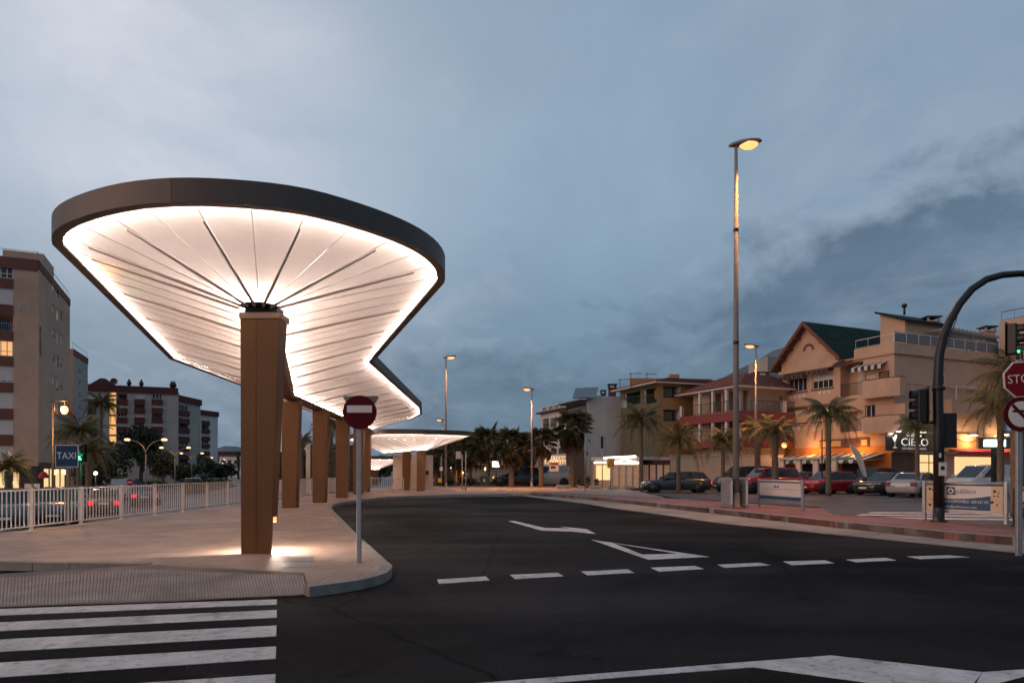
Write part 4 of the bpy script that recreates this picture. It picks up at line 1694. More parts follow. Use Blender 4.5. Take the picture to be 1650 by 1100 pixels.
# black bar sign
r_ = fr.rect(1432, 699, 1508, 727)
u0s, u1s = fl.uz(1427, 700)[0], None
bs = thing('bar_sign', 'black fascia sign with a white cocktail glass and the name CIELO', 'sign', C)
fb = Fac(bs, C, B, 0)
mb = MB(); mb.box(-1.3 * 0, -.62, 3.0, fr.uz(1506, 710)[0], -.50, 4.55)
fb2 = Fac(bs, C + out_pt(C, B, .62), B + out_pt(C, B, .62), 0)
s0, s1 = fb2.uz(1429, 710)[0], fb2.uz(1506, 710)[0]
tx = fb2.uz(1474, 710)[0]
tw = fb2.uz(1495.5, 710)[0] - fb2.uz(1452, 710)[0]
mb = MB(); mb.box(s0, -.62, r_[1], s1, -.50, r_[3]); so = fb.build(mb, 'board', M['sign_black'])
M['letter_lit'] = mat('white_letters', (0.8, 0.78, 0.74), 0.5, var=0.0, emit=(1, .95, .88), estr=0.55)
hh = r_[3] - r_[1]
mid = (r_[1] + r_[3]) / 2
text('CIELO', hh * .60, (tx, -.63, mid - .02), 0, M['letter_lit'], so, fit=tw)
text('LICOTECA', hh * .17, (tx - tw * .02, -.63, mid + hh * .36), 0, M['letter_lit'], so, fit=tw * .55)
mb = MB()
rx0, rx1, rz = tx - tw * .48, tx + tw * .46, mid - hh * .36
mb.disc((0, -.626, rz), 'y', 0, .012, poly=[(rx0, -hh * .06), (rx1, -hh * .06), (rx1 - .1, 0), (rx1, hh * .06), (rx0, hh * .06), (rx0 + .1, 0)])
mb.build('ribbon', M['sign_white'], so)
mb = MB()
gx = s0 + (s1 - s0) * .16
mb.disc((gx, -.63, mid + .12), 'y', 0, .012, poly=[(0, -.18), (.05, -.13), (.30, .25), (-.30, .25), (-.05, -.13)])
mb.box(gx - .03, -.636, mid - .42, gx + .03, -.624, mid - .07)
mb.box(gx - .2, -.636, mid - .48, gx + .2, -.624, mid - .421)
mb.disc((gx + .10, -.632, mid + .42), 'y', .13, .012, 14)
mb.build('glass_logo', M['letter_lit'], so)
for x in (.18, .66):
    mb = MB(); xx = s0 + (s1 - s0) * x
    mb.tube([(xx, -.5, r_[3] + .12), (xx, -.95, r_[3] + .2)], .02, 6); mb.build('lamp_arm', M['black'], so)
    mb = MB(); mb.box(xx - .3, -1.05, r_[3] + .05, xx + .3, -.9, r_[3] + .14); mb.build('lamp', M['white_lit'], so)
    d_ = (B - C).normalized()
    pl = Vector((xx, -1.0, r_[3] - .05))
    point_light('sign_light', (fb.loc + Vector((d_.x * pl.x - d_.y * pl.y, d_.y * pl.x + d_.x * pl.y, pl.z))), 25, WARM, bs, .1)
# ground floor of the right wing : shutter, lit door, orange lit confectioner with red awning
r_ = fr.rect(1436, 729, 1473, 775)
fr.band('roller_door', r_[0], r_[2], .14, r_[3], -0.06, -0.004, M['dark_brown'])
r_ = fr.rect(1480, 731, 1506, 778)
fr.band('shop_door_frame', r_[0], r_[2], .14, r_[3], -0.05, -0.004, M['dark_metal'])
o = fr.band('lit_shop_door', r_[0] + .08, r_[2] - .08, .2, r_[3] - .08, -0.07, -0.052, M['shop_lit'])
mb = MB(); mb.box(r_[0] + 1.1, -.09, .2, r_[0] + 1.2, -.072, r_[3] - .08); mb.box(r_[0] + .08, -.09, r_[3] - .75, r_[2] - .08, -.0721, r_[3] - .68)
fr.build(mb, 'door_bar', M['dark_metal'])
fx = Fac(gb_, C, C + (B - C) * 1.35, 0)
r_ = fx.rect(1518, 701, 1648, 729)
fx.band('orange_fascia', r_[0], r_[2], r_[1], r_[3], -.5, -.004, M['orange_pale'])
mb = MB()
for k in range(14):
    t0, t1 = k / 14, (k + 1) / 14
    f_ = lambda t: .18 * math.sin(t * 2 * PI * 1.2 + .8)
    u_a, u_b = r_[0] + .1 + 4.6 * t0, r_[0] + .1 + 4.6 * t1
    m_z = r_[1] + (r_[3] - r_[1]) * .62
    mb.add([(u_a, -.512, m_z + f_(t0)), (u_b, -.512, m_z + f_(t1)), (u_b, -.512, m_z + f_(t1) + .09), (u_a, -.512, m_z + f_(t0) + .09), (u_a, -.502, m_z + f_(t0)), (u_b, -.502, m_z + f_(t1)), (u_b, -.502, m_z + f_(t1) + .09), (u_a, -.502, m_z + f_(t0) + .09)], [(0, 1, 2, 3), (3, 2, 6, 7), (1, 0, 4, 5)])
fx.build(mb, 'red_scroll', M['awning_red'])
r2 = fx.rect(1518, 738, 1560, 775)
fx.band('shop_wall', r2[0], r_[2], .14, r_[1] - .003, -.1, -.004, M['cream'])
r2 = fx.rect(1536, 738, 1612, 765)
o = fx.band('lit_shop_window', r2[0], r2[2], .9, r2[3] + .1, -.13, -.102, M['shop_lit'])
shop_awning('shop_awning', 'red scalloped awning over the brightly lit shop window', fx, fx.uz(1519, 730)[0], fx.uz(1624, 730)[0], fx.uz(1560, 722)[1], fx.uz(1560, 728)[1], 1.3, [M['awning_red']], 16)
for (px, py, e_) in ((1548, 703, 210), (1598, 702, 210)):
    u_, z_ = fx.uz(px, py)
    d_ = (B - C).normalized()
    P_ = C + d_ * u_ + out_pt(C, B, 1.1)
    mb = MB(); mb.box(-.35, -.1, 0, .35, .1, .1)
    lo = mb.build('shop_floodlight', M['white_lit'], None, (P_.x, P_.y, z_), fx.ang)
    m2 = MB(); m2.tube([(0, .1, .08), (0, .7, .16)], .025, 6); m2.build('bracket', M['black'], lo)
    tag(lo, 'bright floodlight on the orange fascia, ' + ('nearer the bar sign' if px < 1560 else 'above the lit display panel'), 'floodlight', 'floodlights over the orange shop')
    point_light('floodlight_lamp', (P_.x, P_.y, z_ - .15), e_, (1.0, .62, .30), None, .15)

# ---------------------------------------------------------------- corner house at the far right
dlr = (C - A).normalized()
C2 = B + dlr * 0.02
Rr = C2 + dlr * 16
eb = thing('corner_house', 'peach house with a roof railing at the right edge, behind the traffic light', 'building', C2)
fe = Fac(eb, C2, Rr, 0)
ze = fe.uz(1613, 517)[1]
r1 = fe.rect(1637, 556, 1649, 590)
fe.wall(6.0, ze, [(*r1, .2)], M['peach'])
fe.window(r1, .2, cols=2)
body_walls(eb, [C2 + out_pt(C2, Rr, -9), C2], 6.0, ze, M['peach'])
slab(eb, [C2, Rr, Rr + out_pt(C2, Rr, -9), C2 + out_pt(C2, Rr, -9)], 5.9, 6.0 - .002, M['peach'], 'floor_slab')
slab(eb, [C2 + Vector((.05, .05, 0)), Rr, Rr + out_pt(C2, Rr, -9), C2 + out_pt(C2, Rr, -9)], ze - .3, ze - .1, M['terrace'])
fe.railing(.1, 15, ze, ze + .8, .1, M['dark_metal'], step=1.0)
fe.railing(fe.uz(1628, 592)[0], 12, r1[1] - .9, r1[1] + .2, -.35, M['black'])
fe.band('balcony_slab', fe.uz(1628, 592)[0], 12, r1[1] - 1.1, r1[1] - .9, -.4, -.002, M['peach'])
for u_a in (6.0, 15.0):
    fe.band('pillar', u_a, u_a + .5, .14, 5.9 - .001, .1, .6, M['peach'])

# ---------------------------------------------------------------- red balcony house
C, A, B = corner(1193, 62, 1117, 330, 1268)
rb = thing('balcony_house', 'cream house with red tiled hip roof and red balcony bands', 'building', C)
fl, fr = Fac(rb, A, C, 0), Fac(rb, C, B, 0)
ez = fl.uz(1193, 626)[1]
holes_l = [fl.rect(1143, 634, 1162, 664), fl.rect(1165, 631, 1184, 662), fl.rect(1143, 680, 1162, 708), fl.rect(1165, 678, 1184, 708)]
holes_r = [fr.rect(1197, 629, 1206, 664), fr.rect(1256, 638, 1261, 645), fr.rect(1197, 678, 1206, 706)]
fl.wall(0, ez, [(*h, 2.0) for h in holes_l], M['cream'])
fr.wall(0, ez, [(*h, .5) for h in holes_r], M['cream'])
for h in holes_l:
    mb = MB(); mb.box(h[0] + .4, 1.9, h[1], h[0] + 1.9, 1.96, h[3] - .6); fl.build(mb, 'balcony_door', M['glass'])
for (y0, y1, ext) in ((663.5, 679, 1.9), (708, 720, 1.9)):
    za, zb = fl.uz(1193, y1)[1], fl.uz(1193, y0)[1]
    fl.band('balcony', -0.6, fl.len + 1.2, za, zb, -1.2, -.004, M['red_render'])
    fr.band('balcony', -1.2 + 1.2, fr.len, za, zb, -1.2, -.004, M['red_render'])
    fl.railing(-.6, fl.len + 1.1, zb, zb + 1.0, -1.15, M['dark_metal'], step=.16)
    fr.railing(.06, fr.len, zb, zb + 1.0, -1.15, M['dark_metal'], step=.16)
    fl.band('balcony_pillar', -.6, -.3, zb + .01, zb + 1.05, -1.19, -.9, M['frame_white'])
    u_ = fr.uz(1246, 660)[0]
    fr.band('balcony_pillar', u_, u_ + .45, zb + .01, zb + 1.05, -1.19, -.9, M['frame_white'])
for x in (1142, 1163, 1185):
    u_ = fl.uz(x, 650)[0]
    za, zb = fl.uz(1193, 663.5)[1], ez - .01
    fl.band('balcony_column', u_ - .12, u_ + .12, za + .01, zb, -1.15, -.9, M['frame_white'])
    fl.band('balcony_column', u_ - .12, u_ + .12, fl.uz(1193, 708)[1] + .01, fl.uz(1193, 679)[1] - .01, -1.15, -.9, M['frame_white'])
# hip roof with tile courses
def hip_roof(root_, A_, C_, B_, ez_, h_, over, m_, back=9.0, rows=9):
    dl = (C_ - A_).normalized(); dr = (B_ - C_).normalized()
    inl = Vector((-dl.y, dl.x, 0)); 
    P0 = A_ - inl * over - dl * over
    P1 = C_ - inl * over + Vector((inl.y, -inl.x, 0)) * 0 + dl * over
    P2 = B_ + dl * over + dr * 0.0
    P3 = A_ + dr * (B_ - C_).length - dl * over
    ctr_run = min((C_ - A_).length, (B_ - C_).length) * .45
    Q0 = A_ + inl * ctr_run + dl * ctr_run * .6
    Q1 = C_ + inl * ctr_run - dl * ctr_run * .8
    Q2 = B_ - dl * ctr_run * .8
    Q3 = P3 + dl * ctr_run
    for (a, b, c, d) in ((P0, P1, Q1, Q0), (P1, P2, Q2, Q1), (P3, P0, Q0, Q3)):
        mbx = MB()
        for k in range(rows):
            t0, t1 = k / rows, min(1.0, (k + 1.15) / rows)
            q = [a.lerp(d, t0), b.lerp(c, t0), b.lerp(c, t1), a.lerp(d, t1)]
            z_ = [h_ * t0, h_ * t0, h_ * t1, h_ * t1]
            lo = [(p.x, p.y, ez_ + zz + (0.02 if i < 2 else -.05)) for i, (p, zz) in enumerate(zip(q, z_))]
            hi = [(x, y_, zz + .10) for x, y_, zz in lo]
            mbx.hexa(lo, hi)
        ro = mbx.build('roof', m_, root_, -Vector((root_.location.x, root_.location.y, 0)))
    slab(root_, [Q0, Q1, Q2, Q3], ez_ + h_ - .05, ez_ + h_ + .02, m_, 'roof_top')
    slab(root_, [P0, P1, P2, P3], ez_ - .12, ez_ - .005, M['frame_white'] if m_ is M['red_tile'] else m_, 'eave')
hip_roof(rb, A, C, B, ez + .13, 1.6, 1.3, M['red_tile'])
body_walls(rb, [B, B + out_pt(C, B, -8), A], 0, ez, M['cream'])
# attic house standing behind with a small dormer
ab = thing('attic_house', 'grey attic block with a tiny dormer window behind the red hip roof', 'building', pt(1240, 700, 74).xy.to_3d())
fa = Fac(ab, pt(1237, 700, 74), pt(1262, 700, 76), 0)
zt = pt(1250, 578, 75).z
hw_ = fa.rect(1225, 600, 1231, 611)
fa.wall(0, zt, [], M['grey_wall'])
p = pt(1229, 606, 73)
mb = MB(); mb.box(p.x - .9, p.y, 8, p.x + .7, p.y + 2, p.z + .5); mb.build('dormer', M['dark_brown'], ab, -Vector((ab.location.x, ab.location.y, 0)))
mb = MB(); mb.box(p.x - .35, p.y - .05, p.z - .5, p.x + .25, p.y - .003, p.z + .3); mb.build('window', M['frame_white'], ab, -Vector((ab.location.x, ab.location.y, 0)))
body_walls(ab, [fa.B, fa.B + Vector((0, 6, 0)), fa.A + Vector((0, 6, 0)), fa.A], 0, zt, M['grey_wall'])
slab(ab, [fa.A, fa.B, fa.B + Vector((0, 6, 0)), fa.A + Vector((0, 6, 0))], zt, zt + .15, M['grey_wall'])

# ---------------------------------------------------------------- ochre house
C, A, B = corner(1060, 68, 1000, 400, 1172)
oc = thing('ochre_house', 'ochre house with open loggias and a low brown tiled roof', 'building', C)
fl, fr = Fac(oc, A, C, 0), Fac(oc, C, B, 0)
ez = fl.uz(1060, 618)[1]
hl = [fl.rect(1006, 632, 1032, 652), fl.rect(1037, 626, 1058, 650)]
hl2 = [fl.rect(1006, 668, 1032, 690), fl.rect(1037, 664, 1058, 688)]
hr = [fr.rect(1069, 623, 1097, 641), fr.rect(1069, 660, 1097, 678.5)]
fl.wall(0, ez, [(*h, 1.8) for h in hl + hl2], M['olive'])
fr.wall(0, ez, [(*h, 1.6) for h in hr], M['ochre'])
for h in hr:
    mb = MB()
    mb.box(h[2] - .16, .01, h[1], h[2] - .005, 1.59, h[3] - .01)
    fr.build(mb, 'white_reveal', M['frame_white'])
    mb = MB(); mb.box(h[0] + .1, 1.5, h[1], h[0] + 1.2, 1.58, h[3] - .3); mb.box(h[0] + .3, .6, h[1], h[0] + 1.3, 1.0, h[1] + .45); fr.build(mb, 'loggia_furniture', M['interior'])
    fr.railing(h[0] + .02, h[2] - .17, h[1], h[1] + .15, .05, M['dark_metal'], step=.5)
for h in hl + hl2:
    fl.railing(h[0] + .02, h[2] - .02, h[1], h[1] + .9, .06, M['awning_green'], step=.16)
    mb = MB(); mb.box(h[0] + .3, 1.7, h[1], h[0] + 2.0, 1.78, h[3] - .3); fl.build(mb, 'shutter_door', M['wood'])
    fl.band('white_post', h[0] - .1, h[0] + .12, h[1], h[3] - .02, .1, .3, M['frame_white'])
hip_roof(oc, A, C, B, ez + .13, .9, .8, M['red_tile'], rows=6)
rz_ = ez + 1.0
body_walls(oc, [B, B + out_pt(C, B, -8), A], 0, ez, M['ochre'])
def para(m_):
    q0 = C + out_pt(C, B, -2.6) + (C - A).normalized() * -2.5
    q1 = B + out_pt(C, B, -2.6)
    m_.hexa([(q0.x, q0.y, ez + .45), (q1.x, q1.y, ez + .45), (q1.x - .1, q1.y + .3, ez + .45), (q0.x - .1, q0.y + .3, ez + .45)], [(q0.x, q0.y, ez + 1.2), (q1.x, q1.y, ez + 1.2), (q1.x - .1, q1.y + .3, ez + 1.2), (q0.x - .1, q0.y + .3, ez + 1.2)])
    q = q0.lerp(q1, .55)
    m_.box(q.x - .5, q.y + .301, ez + .45, q.x + .5, q.y + 1.2, ez + 1.7)
bits(oc, 'roof_parapet', M['ochre'], para)
def antenna(name, label, px, top, bot, D_, group='roof aerials'):
    p = pt(px, bot, D_); q = pt(px, top, D_)
    t_ = thing(name, label, 'aerial', p, 0, group)
    h_ = q.z - p.z
    mb_ = MB(); mb_.tube([(0, 0, 0), (0, 0, h_)], .035, 6); mb_.build('mast', M['dark_metal'], t_)
    mb_ = MB(); mb_.tube([(-.2, 0, h_ - .15), (1.1, 0, h_ - .05)], .025, 6)
    for k in range(6):
        mb_.tube([(-.1 + k * .2, -.35 + k * .02, h_ - .12), (-.1 + k * .2, .35 - k * .02, h_ - .12)], .015, 4)
    mb_.build('boom', M['dark_metal'], t_)
antenna('tv_aerial', 'thin television aerial on the white house, tall mast beside the chimneys', 999, 610, 640, 76)
antenna('tv_aerial', 'thin television aerial standing on the ochre house roof', 1016.5, 600, 630, 71)
antenna('tv_aerial', 'short television aerial above the middle of the ochre roof', 1042.5, 601, 619, 74)

# ---------------------------------------------------------------- white house with blank party wall
C, A, B = corner(945, 75, 871, 420, 1005)
wh = thing('white_house', 'white house with framed balconies, a blank party wall and roof chimneys', 'building', C)
fl, fr = Fac(wh, A, C, 0), Fac(wh, C, B, 0)
um = fl.uz(912, 650)[0]
zA = fl.uz(912, 659)[1]
zC = fl.uz(945, 641)[1]
hol = []
for (y0, y1) in ((673, 688), (699, 711), (722, 732)):
    for (x0, x1) in ((875, 884.5), (886.8, 897), (900, 911)):
        off_ = (893 - (x0 + x1) / 2) * 0.16
        hol.append(fl.rect(x0, y0 + off_ * .6, x1, y1 + off_ * .4))
fl.wall(0, zA, [(*h, 1.4) for h in hol], M['white_wall'], u1=um)
for h in hol:
    fl.railing(h[0] + .02, h[2] - .02, h[1], h[1] + .55, .06, M['sign_black'], step=.14)
    mb = MB(); mb.box(h[0] + .1, 1.25, h[1], h[2] - .2, 1.35, h[3] - .2); fl.build(mb, 'balcony_door', M['rail_glass'])
zP = fl.uz(912, 647)[1]
ph = []
for (x0, x1, y0) in ((874, 881, 657.5), (883.5, 891, 655), (893, 900.5, 652.5), (902.5, 910.5, 649.5)):
    ph.append(fl.rect(x0, y0, x1, y0 + 6))
fl.wall(zA + .2, zP, [(h[0], zA + .35, h[2], zP - .15, .12) for h in ph], M['white_wall'], u1=um, name='parapet')
for h in ph:
    mb = MB(); mb.box(h[0] + .01, .06, zA + .36, h[2] - .01, .10, zP - .16); fl.build(mb, 'parapet_screen', M['rail_glass'])
fl.band('cornice', -.4, um, zA + .001, zA + .19, -.5, 0.0, M['dark_brown'])
h2 = [fl.rect(914, 655, 943, 672), fl.rect(914, 684, 943, 700), fl.rect(914, 712, 943, 726)]
fl.wall(0, zC - .4, [(*h, .25) for h in h2], M['dark_brown'], u0=um + .01)
for h in h2:
    fl.window(h, .25, cols=4, glass='rail_glass', frame='wood')
    fl.railing(h[0], h[2], h[1] - .3, h[1] + .7, -.5, M['black'], step=.15)
fl.band('eave', um, fl.len + .3, zC - .39, zC - .2, -1.0, 0.0, M['dark_brown'])
fr.wall(0, zC + .3, [], M['white_wall'])
body_walls(wh, [B, B + out_pt(C, B, -10), A], 0, zC, M['white_wall'])
slab(wh, [A, C, B, A + (B - C)], zA - .3, zA - .1, M['terrace'])
pq = pt(931, 640, 76)
def panelA(m_):
    for (px, D_) in ((934, 76), (947, 75.5)):
        p_ = pt(px, 640, D_)
        m_.hexa([(p_.x - .9, p_.y - 1, zC - .1), (p_.x + .7, p_.y - 1.2, zC - .1), (p_.x + 1.2, p_.y + .4, zC + 1.2), (p_.x - .4, p_.y + .6, zC + 1.2)],
                [(p_.x - .9, p_.y - 1.05, zC - .02), (p_.x + .7, p_.y - 1.25, zC - .02), (p_.x + 1.2, p_.y + .35, zC + 1.28), (p_.x - .4, p_.y + .55, zC + 1.28)])
bits(wh, 'solar_panel', M['rail_glass'], panelA)
M['chim'] = W('chimney_brick', (0.12, 0.045, 0.04))
for (px, top, D_, w_) in ((972, 628.5, 79, .5), (986.5, 619, 79, .8)):
    p = pt(px, top, D_)
    chimney(wh, p.x, p.y, zC - .5, p.z, w_, M['chim'], M['dark_metal'])
dsh = pt(1004, 651, 73)
mb = MB(); mb.lathe([(.0, 0.0), (.28, .03), (.46, .12)], (0, 0, 0), 14)
o = mb.build('satellite_dish', M['white_wall'], wh, dsh - Vector((C.x, C.y, 0)))
o.rotation_euler = (math.radians(75), 0, math.radians(20))

# ---------------------------------------------------------------- low cream terrace far in the middle
lt = thing('terrace_row', 'low cream terrace of houses with a dark roof line behind the fan palms', 'building', pt(740, 700, 92).xy.to_3d())
ft = Fac(lt, pt(695, 700, 94), pt(868, 700, 88), 0)
zt = ft.uz(780, 703)[1]
hs = []
for k in range(9):
    x = 705 + k * 18
    hs.append(ft.rect(x, 728, x + 9, 741))
    hs.append(ft.rect(x, 709, x + 8, 718))
door_ = ft.rect(835, 748, 857, 776)
ft.wall(0, zt, [(*h, .25) for h in hs] + [(*door_, .5)], M['cream'])
for k, h in enumerate(hs):
    ft.window(h, .25, cols=2, glass='glass' if k % 5 else 'glass_dim')
ft.band('eave', -.5, ft.len + .5, zt + .001, zt + .4, -.6, .2, M['dark_brown'])
ft.band('balcony', ft.uz(760, 745)[0], ft.uz(834, 745)[0], ft.uz(790, 749)[1], ft.uz(790, 743)[1], -1.0, -.003, M['white_wall'])
mb = MB(); mb.box(0, .01, zt, ft.len, 6, zt + .3); ft.build(mb, 'roof', M['red_tile'])
body_walls(lt, [ft.B, ft.B + Vector((3, 8, 0)), ft.A + Vector((3, 8, 0)), ft.A], 0, zt, M['cream'])
for (px, D_, h_, w_) in ((762, 110, 700, 14), (800, 118, 699, 18), (845, 108, 706, 12)):
    p = pt(px, h_, D_)
    bb = thing('distant_block', {762: 'flat roofed block peeping over the fan palms beside the smaller canopy', 800: 'widest pale block on the skyline behind the fan palms', 845: 'little block on the skyline left of the white house'}[px], 'building', (p.x, p.y, 0), 0, 'blocks on the skyline')
    mb = MB(); mb.box(-w_ / 4, 0, 0, w_ / 4, 8, p.z); mb.build('wall', M['grey_wall'], bb)
    mb = MB(); mb.box(-w_ / 4 - .2, -.2, p.z + .001, w_ / 4 + .2, 8.2, p.z + .3); mb.build('roof', M['dark_brown'], bb)
    for k in range(3):
        mb = MB(); mb.box(-w_ / 4 + .6 + k * w_ / 7, -.05, p.z - 2, -w_ / 4 + 1.7 + k * w_ / 7, -.002, p.z - .8); mb.build('window', M['glass'], bb)

# ---------------------------------------------------------------- apartment towers on the left
BL = -1.0
def tower_block(label, cpx, D, top, lpx_len, side_len, vpl, ztop, text_px=None, front_windows=True, floors=8):
    C_ = Vector(((cpx - CX) / F * D, D, 0))
    dr_ = Vector(((vpl - CX) / F, 1, 0)).normalized()        # right face runs away from us
    dl_ = Vector((-dr_.y, dr_.x, 0))
    if dl_.x > 0:
        dl_ = -dl_
    A_, B_ = C_ + dl_ * lpx_len, C_ + dr_ * side_len
    t_ = thing('apartment_tower', label, 'building', C_)
    t_.location.z = 0
    return t_, Fac(t_, A_, C_, BL), Fac(t_, C_, B_, BL), A_, C_, B_
at, fl, fr, A, C, B = tower_block('tall beige apartment tower with brown balcony bands at the left edge', 62, 75, 403, 16, 19, 332, 25)
zt = 24.6
bay0, bay1 = fl.uz(-40, 600)[0], fl.uz(21.5, 600)[0]
rows = [(424, 449, 0, 'glass'), (465, 491, 1.0, 'glass'), (508, 534, -1, 'glass'), (549, 574, 0, 'glass_lit'), (590, 616, .95, 'glass'), (632, 658, 1.0, 'glass'), (676, 700, 1.0, 'glass'), (718, 742, 1.0, 'glass')]
hs = []
for (y0, y1, sh, g) in rows:
    r_ = fl.rect(-40, y0, 21, y1)
    hs.append((r_[0], fl.uz(15, y1)[1], r_[2], fl.uz(15, y0)[1], 1.4 if sh < 0 else .2))
fl.wall(BL, zt, hs, M['beige_wall'])
for h, (y0, y1, sh, g) in zip(hs, rows):
    if sh >= 0:
        fl.window(h[:4], .2, cols=6, rows=2, shut=sh, glass=g, t=.09)
    else:
        fl.railing(h[0], h[2], h[1], h[1] + .9, .05, M['galv'], step=.2)
        mb = MB(); mb.box(h[0] + 1, 1.2, h[1], h[2] - .6, 1.3, h[3] - .3); fl.build(mb, 'balcony_door', M['glass'])
zp = BL
for h in sorted(hs):
    pass
hz = sorted(hs, key=lambda h: h[1])
for k, h in enumerate(hz):
    z0_ = h[1] - 1.45 if k else BL + 2.6
    prev_top = hz[k - 1][3] if k else BL + 2.5
    fl.band('balcony_band', h[0], h[2] + .03, prev_top + .01, h[1] - .01, -.06, -.003, M['brown_band'])
fl.band('roof_band', 0, fl.len, zt - 1.25, zt, -.07, -.003, M['brown_band'])
fr.band('roof_band', 0, fr.len, zt - .9, zt, -.07, -.003, M['brown_band'])
fl.railing(0, fl.len, zt, zt + .9, .1, M['galv'], step=1.2)
fr.railing(0, fr.len, zt, zt + .9, .1, M['galv'], step=1.2)
for (x0, y0) in ((28, 494), (43, 496)):
    r_ = fl.rect(x0, y0, x0 + 6, y0 + 6)
    fl.band('vent_grille', r_[0], r_[2], r_[1], r_[3], -.04, -.003, M['galv'])
sw = []
for k, yb in enumerate((455, 493, 531, 569, 606, 644, 684, 722)):
    for (x0, x1, dy, hh_) in ((84, 88, 0, 14), (91, 95, 4, 20), (97.5, 100.5, 8, 15)):
        sc_ = 1
        sw.append(fr.rect(x0, yb + dy, x1, yb + dy + hh_))
fr.wall(BL, zt, [(*h, .18) for h in sw], M['beige_wall'])
for k, h in enumerate(sw):
    fr.window(h, .18, cols=1, shut=(0, .5, 1, .8, .3)[k % 5], glass='glass' if k % 4 else 'glass_dim', t=.08)
for k, ch in enumerate('BLOQ'):
    u_, z_ = fr.uz(63.3, 530 + k * 11.5)
    text(ch, 1.15, fr.loc + Vector((math.cos(fr.ang) * (u_ + .5) + math.sin(fr.ang) * .05, math.sin(fr.ang) * (u_ + .5) - math.cos(fr.ang) * .05, z_)), fr.ang, M['sign_black'], at, ext=.02)
slab(at, [A, C, B, A + (B - C)], zt - .4, zt - .2, M['terrace'])
body_walls(at, [B, A + (B - C), A], BL, zt, M['beige_wall'])
# stair head on the roof
ph_ = thing_p = None
q0 = C + (B - C).normalized() * 7 + (A - C).normalized() * .8
def headhouse(m_):
    d1_, d2_ = (B - C).normalized() * 6, (A - C).normalized() * 4
    m_.prism([q0, q0 + d1_, q0 + d1_ + d2_, q0 + d2_], zt - .2, zt + 2.6)
bits(at, 'stair_head', M['beige_wall'], headhouse)
# entrance shops at its foot
r_ = fr.rect(64, 757, 106, 784)
fr.band('ground_floor', 0.0, fr.len * .8, BL, BL + 3.4, -.35, -.004, M['dark_brown'])
for k in range(4):
    mb = MB(); x = .8 + k * 3.2; mb.box(x, -.42, BL + .5, x + 2.0, -.355, BL + 2.7); fr.build(mb, 'lit_shop_window', M['shop_lit'])
fl.band('ground_floor', fl.len * .3, fl.len, BL, BL + 3.0, -.35, -.004, M['dark_brown'])
for k in range(3):
    mb = MB(); x = fl.len * .45 + k * 2.6; mb.box(x, -.42, BL + .5, x + 1.9, -.355, BL + 2.4); fl.build(mb, 'lit_shop_window', M['shop_lit'])

bt, fl, fr, A, C, B = tower_block('beige apartment block seen just behind the tall tower, its roof lower', 118, 100, 556, 10, 9, 420, 25)
zt = fr.uz(118, 562)[1]
sw = []
for k, yb in enumerate((573, 594, 613, 632, 652, 673, 694, 715)):
    for (x0, x1) in ((127.5, 130), (131.5, 134), (135, 137.5)):
        sw.append(fr.rect(x0, yb, x1, yb + 8))
fr.wall(BL, zt, [(*h, .18) for h in sw], M['grey_wall'])
for k, h in enumerate(sw):
    fr.window(h, .18, cols=1, shut=(0, .6, 1)[k % 3], glass='glass' if k % 7 else 'glass_dim', t=.08)
fr.band('roof_band', 0, fr.len, zt - .9, zt, -.08, -.003, M['brown_band'])
fr.railing(0, fr.len, zt, zt + .9, .1, M['galv'], step=1.2)
body_walls(bt, [B, A + (B - C), A, C], BL, zt, M['beige_wall'])
slab(bt, [A, C, B, A + (B - C)], zt - .4, zt - .2, M['terrace'])

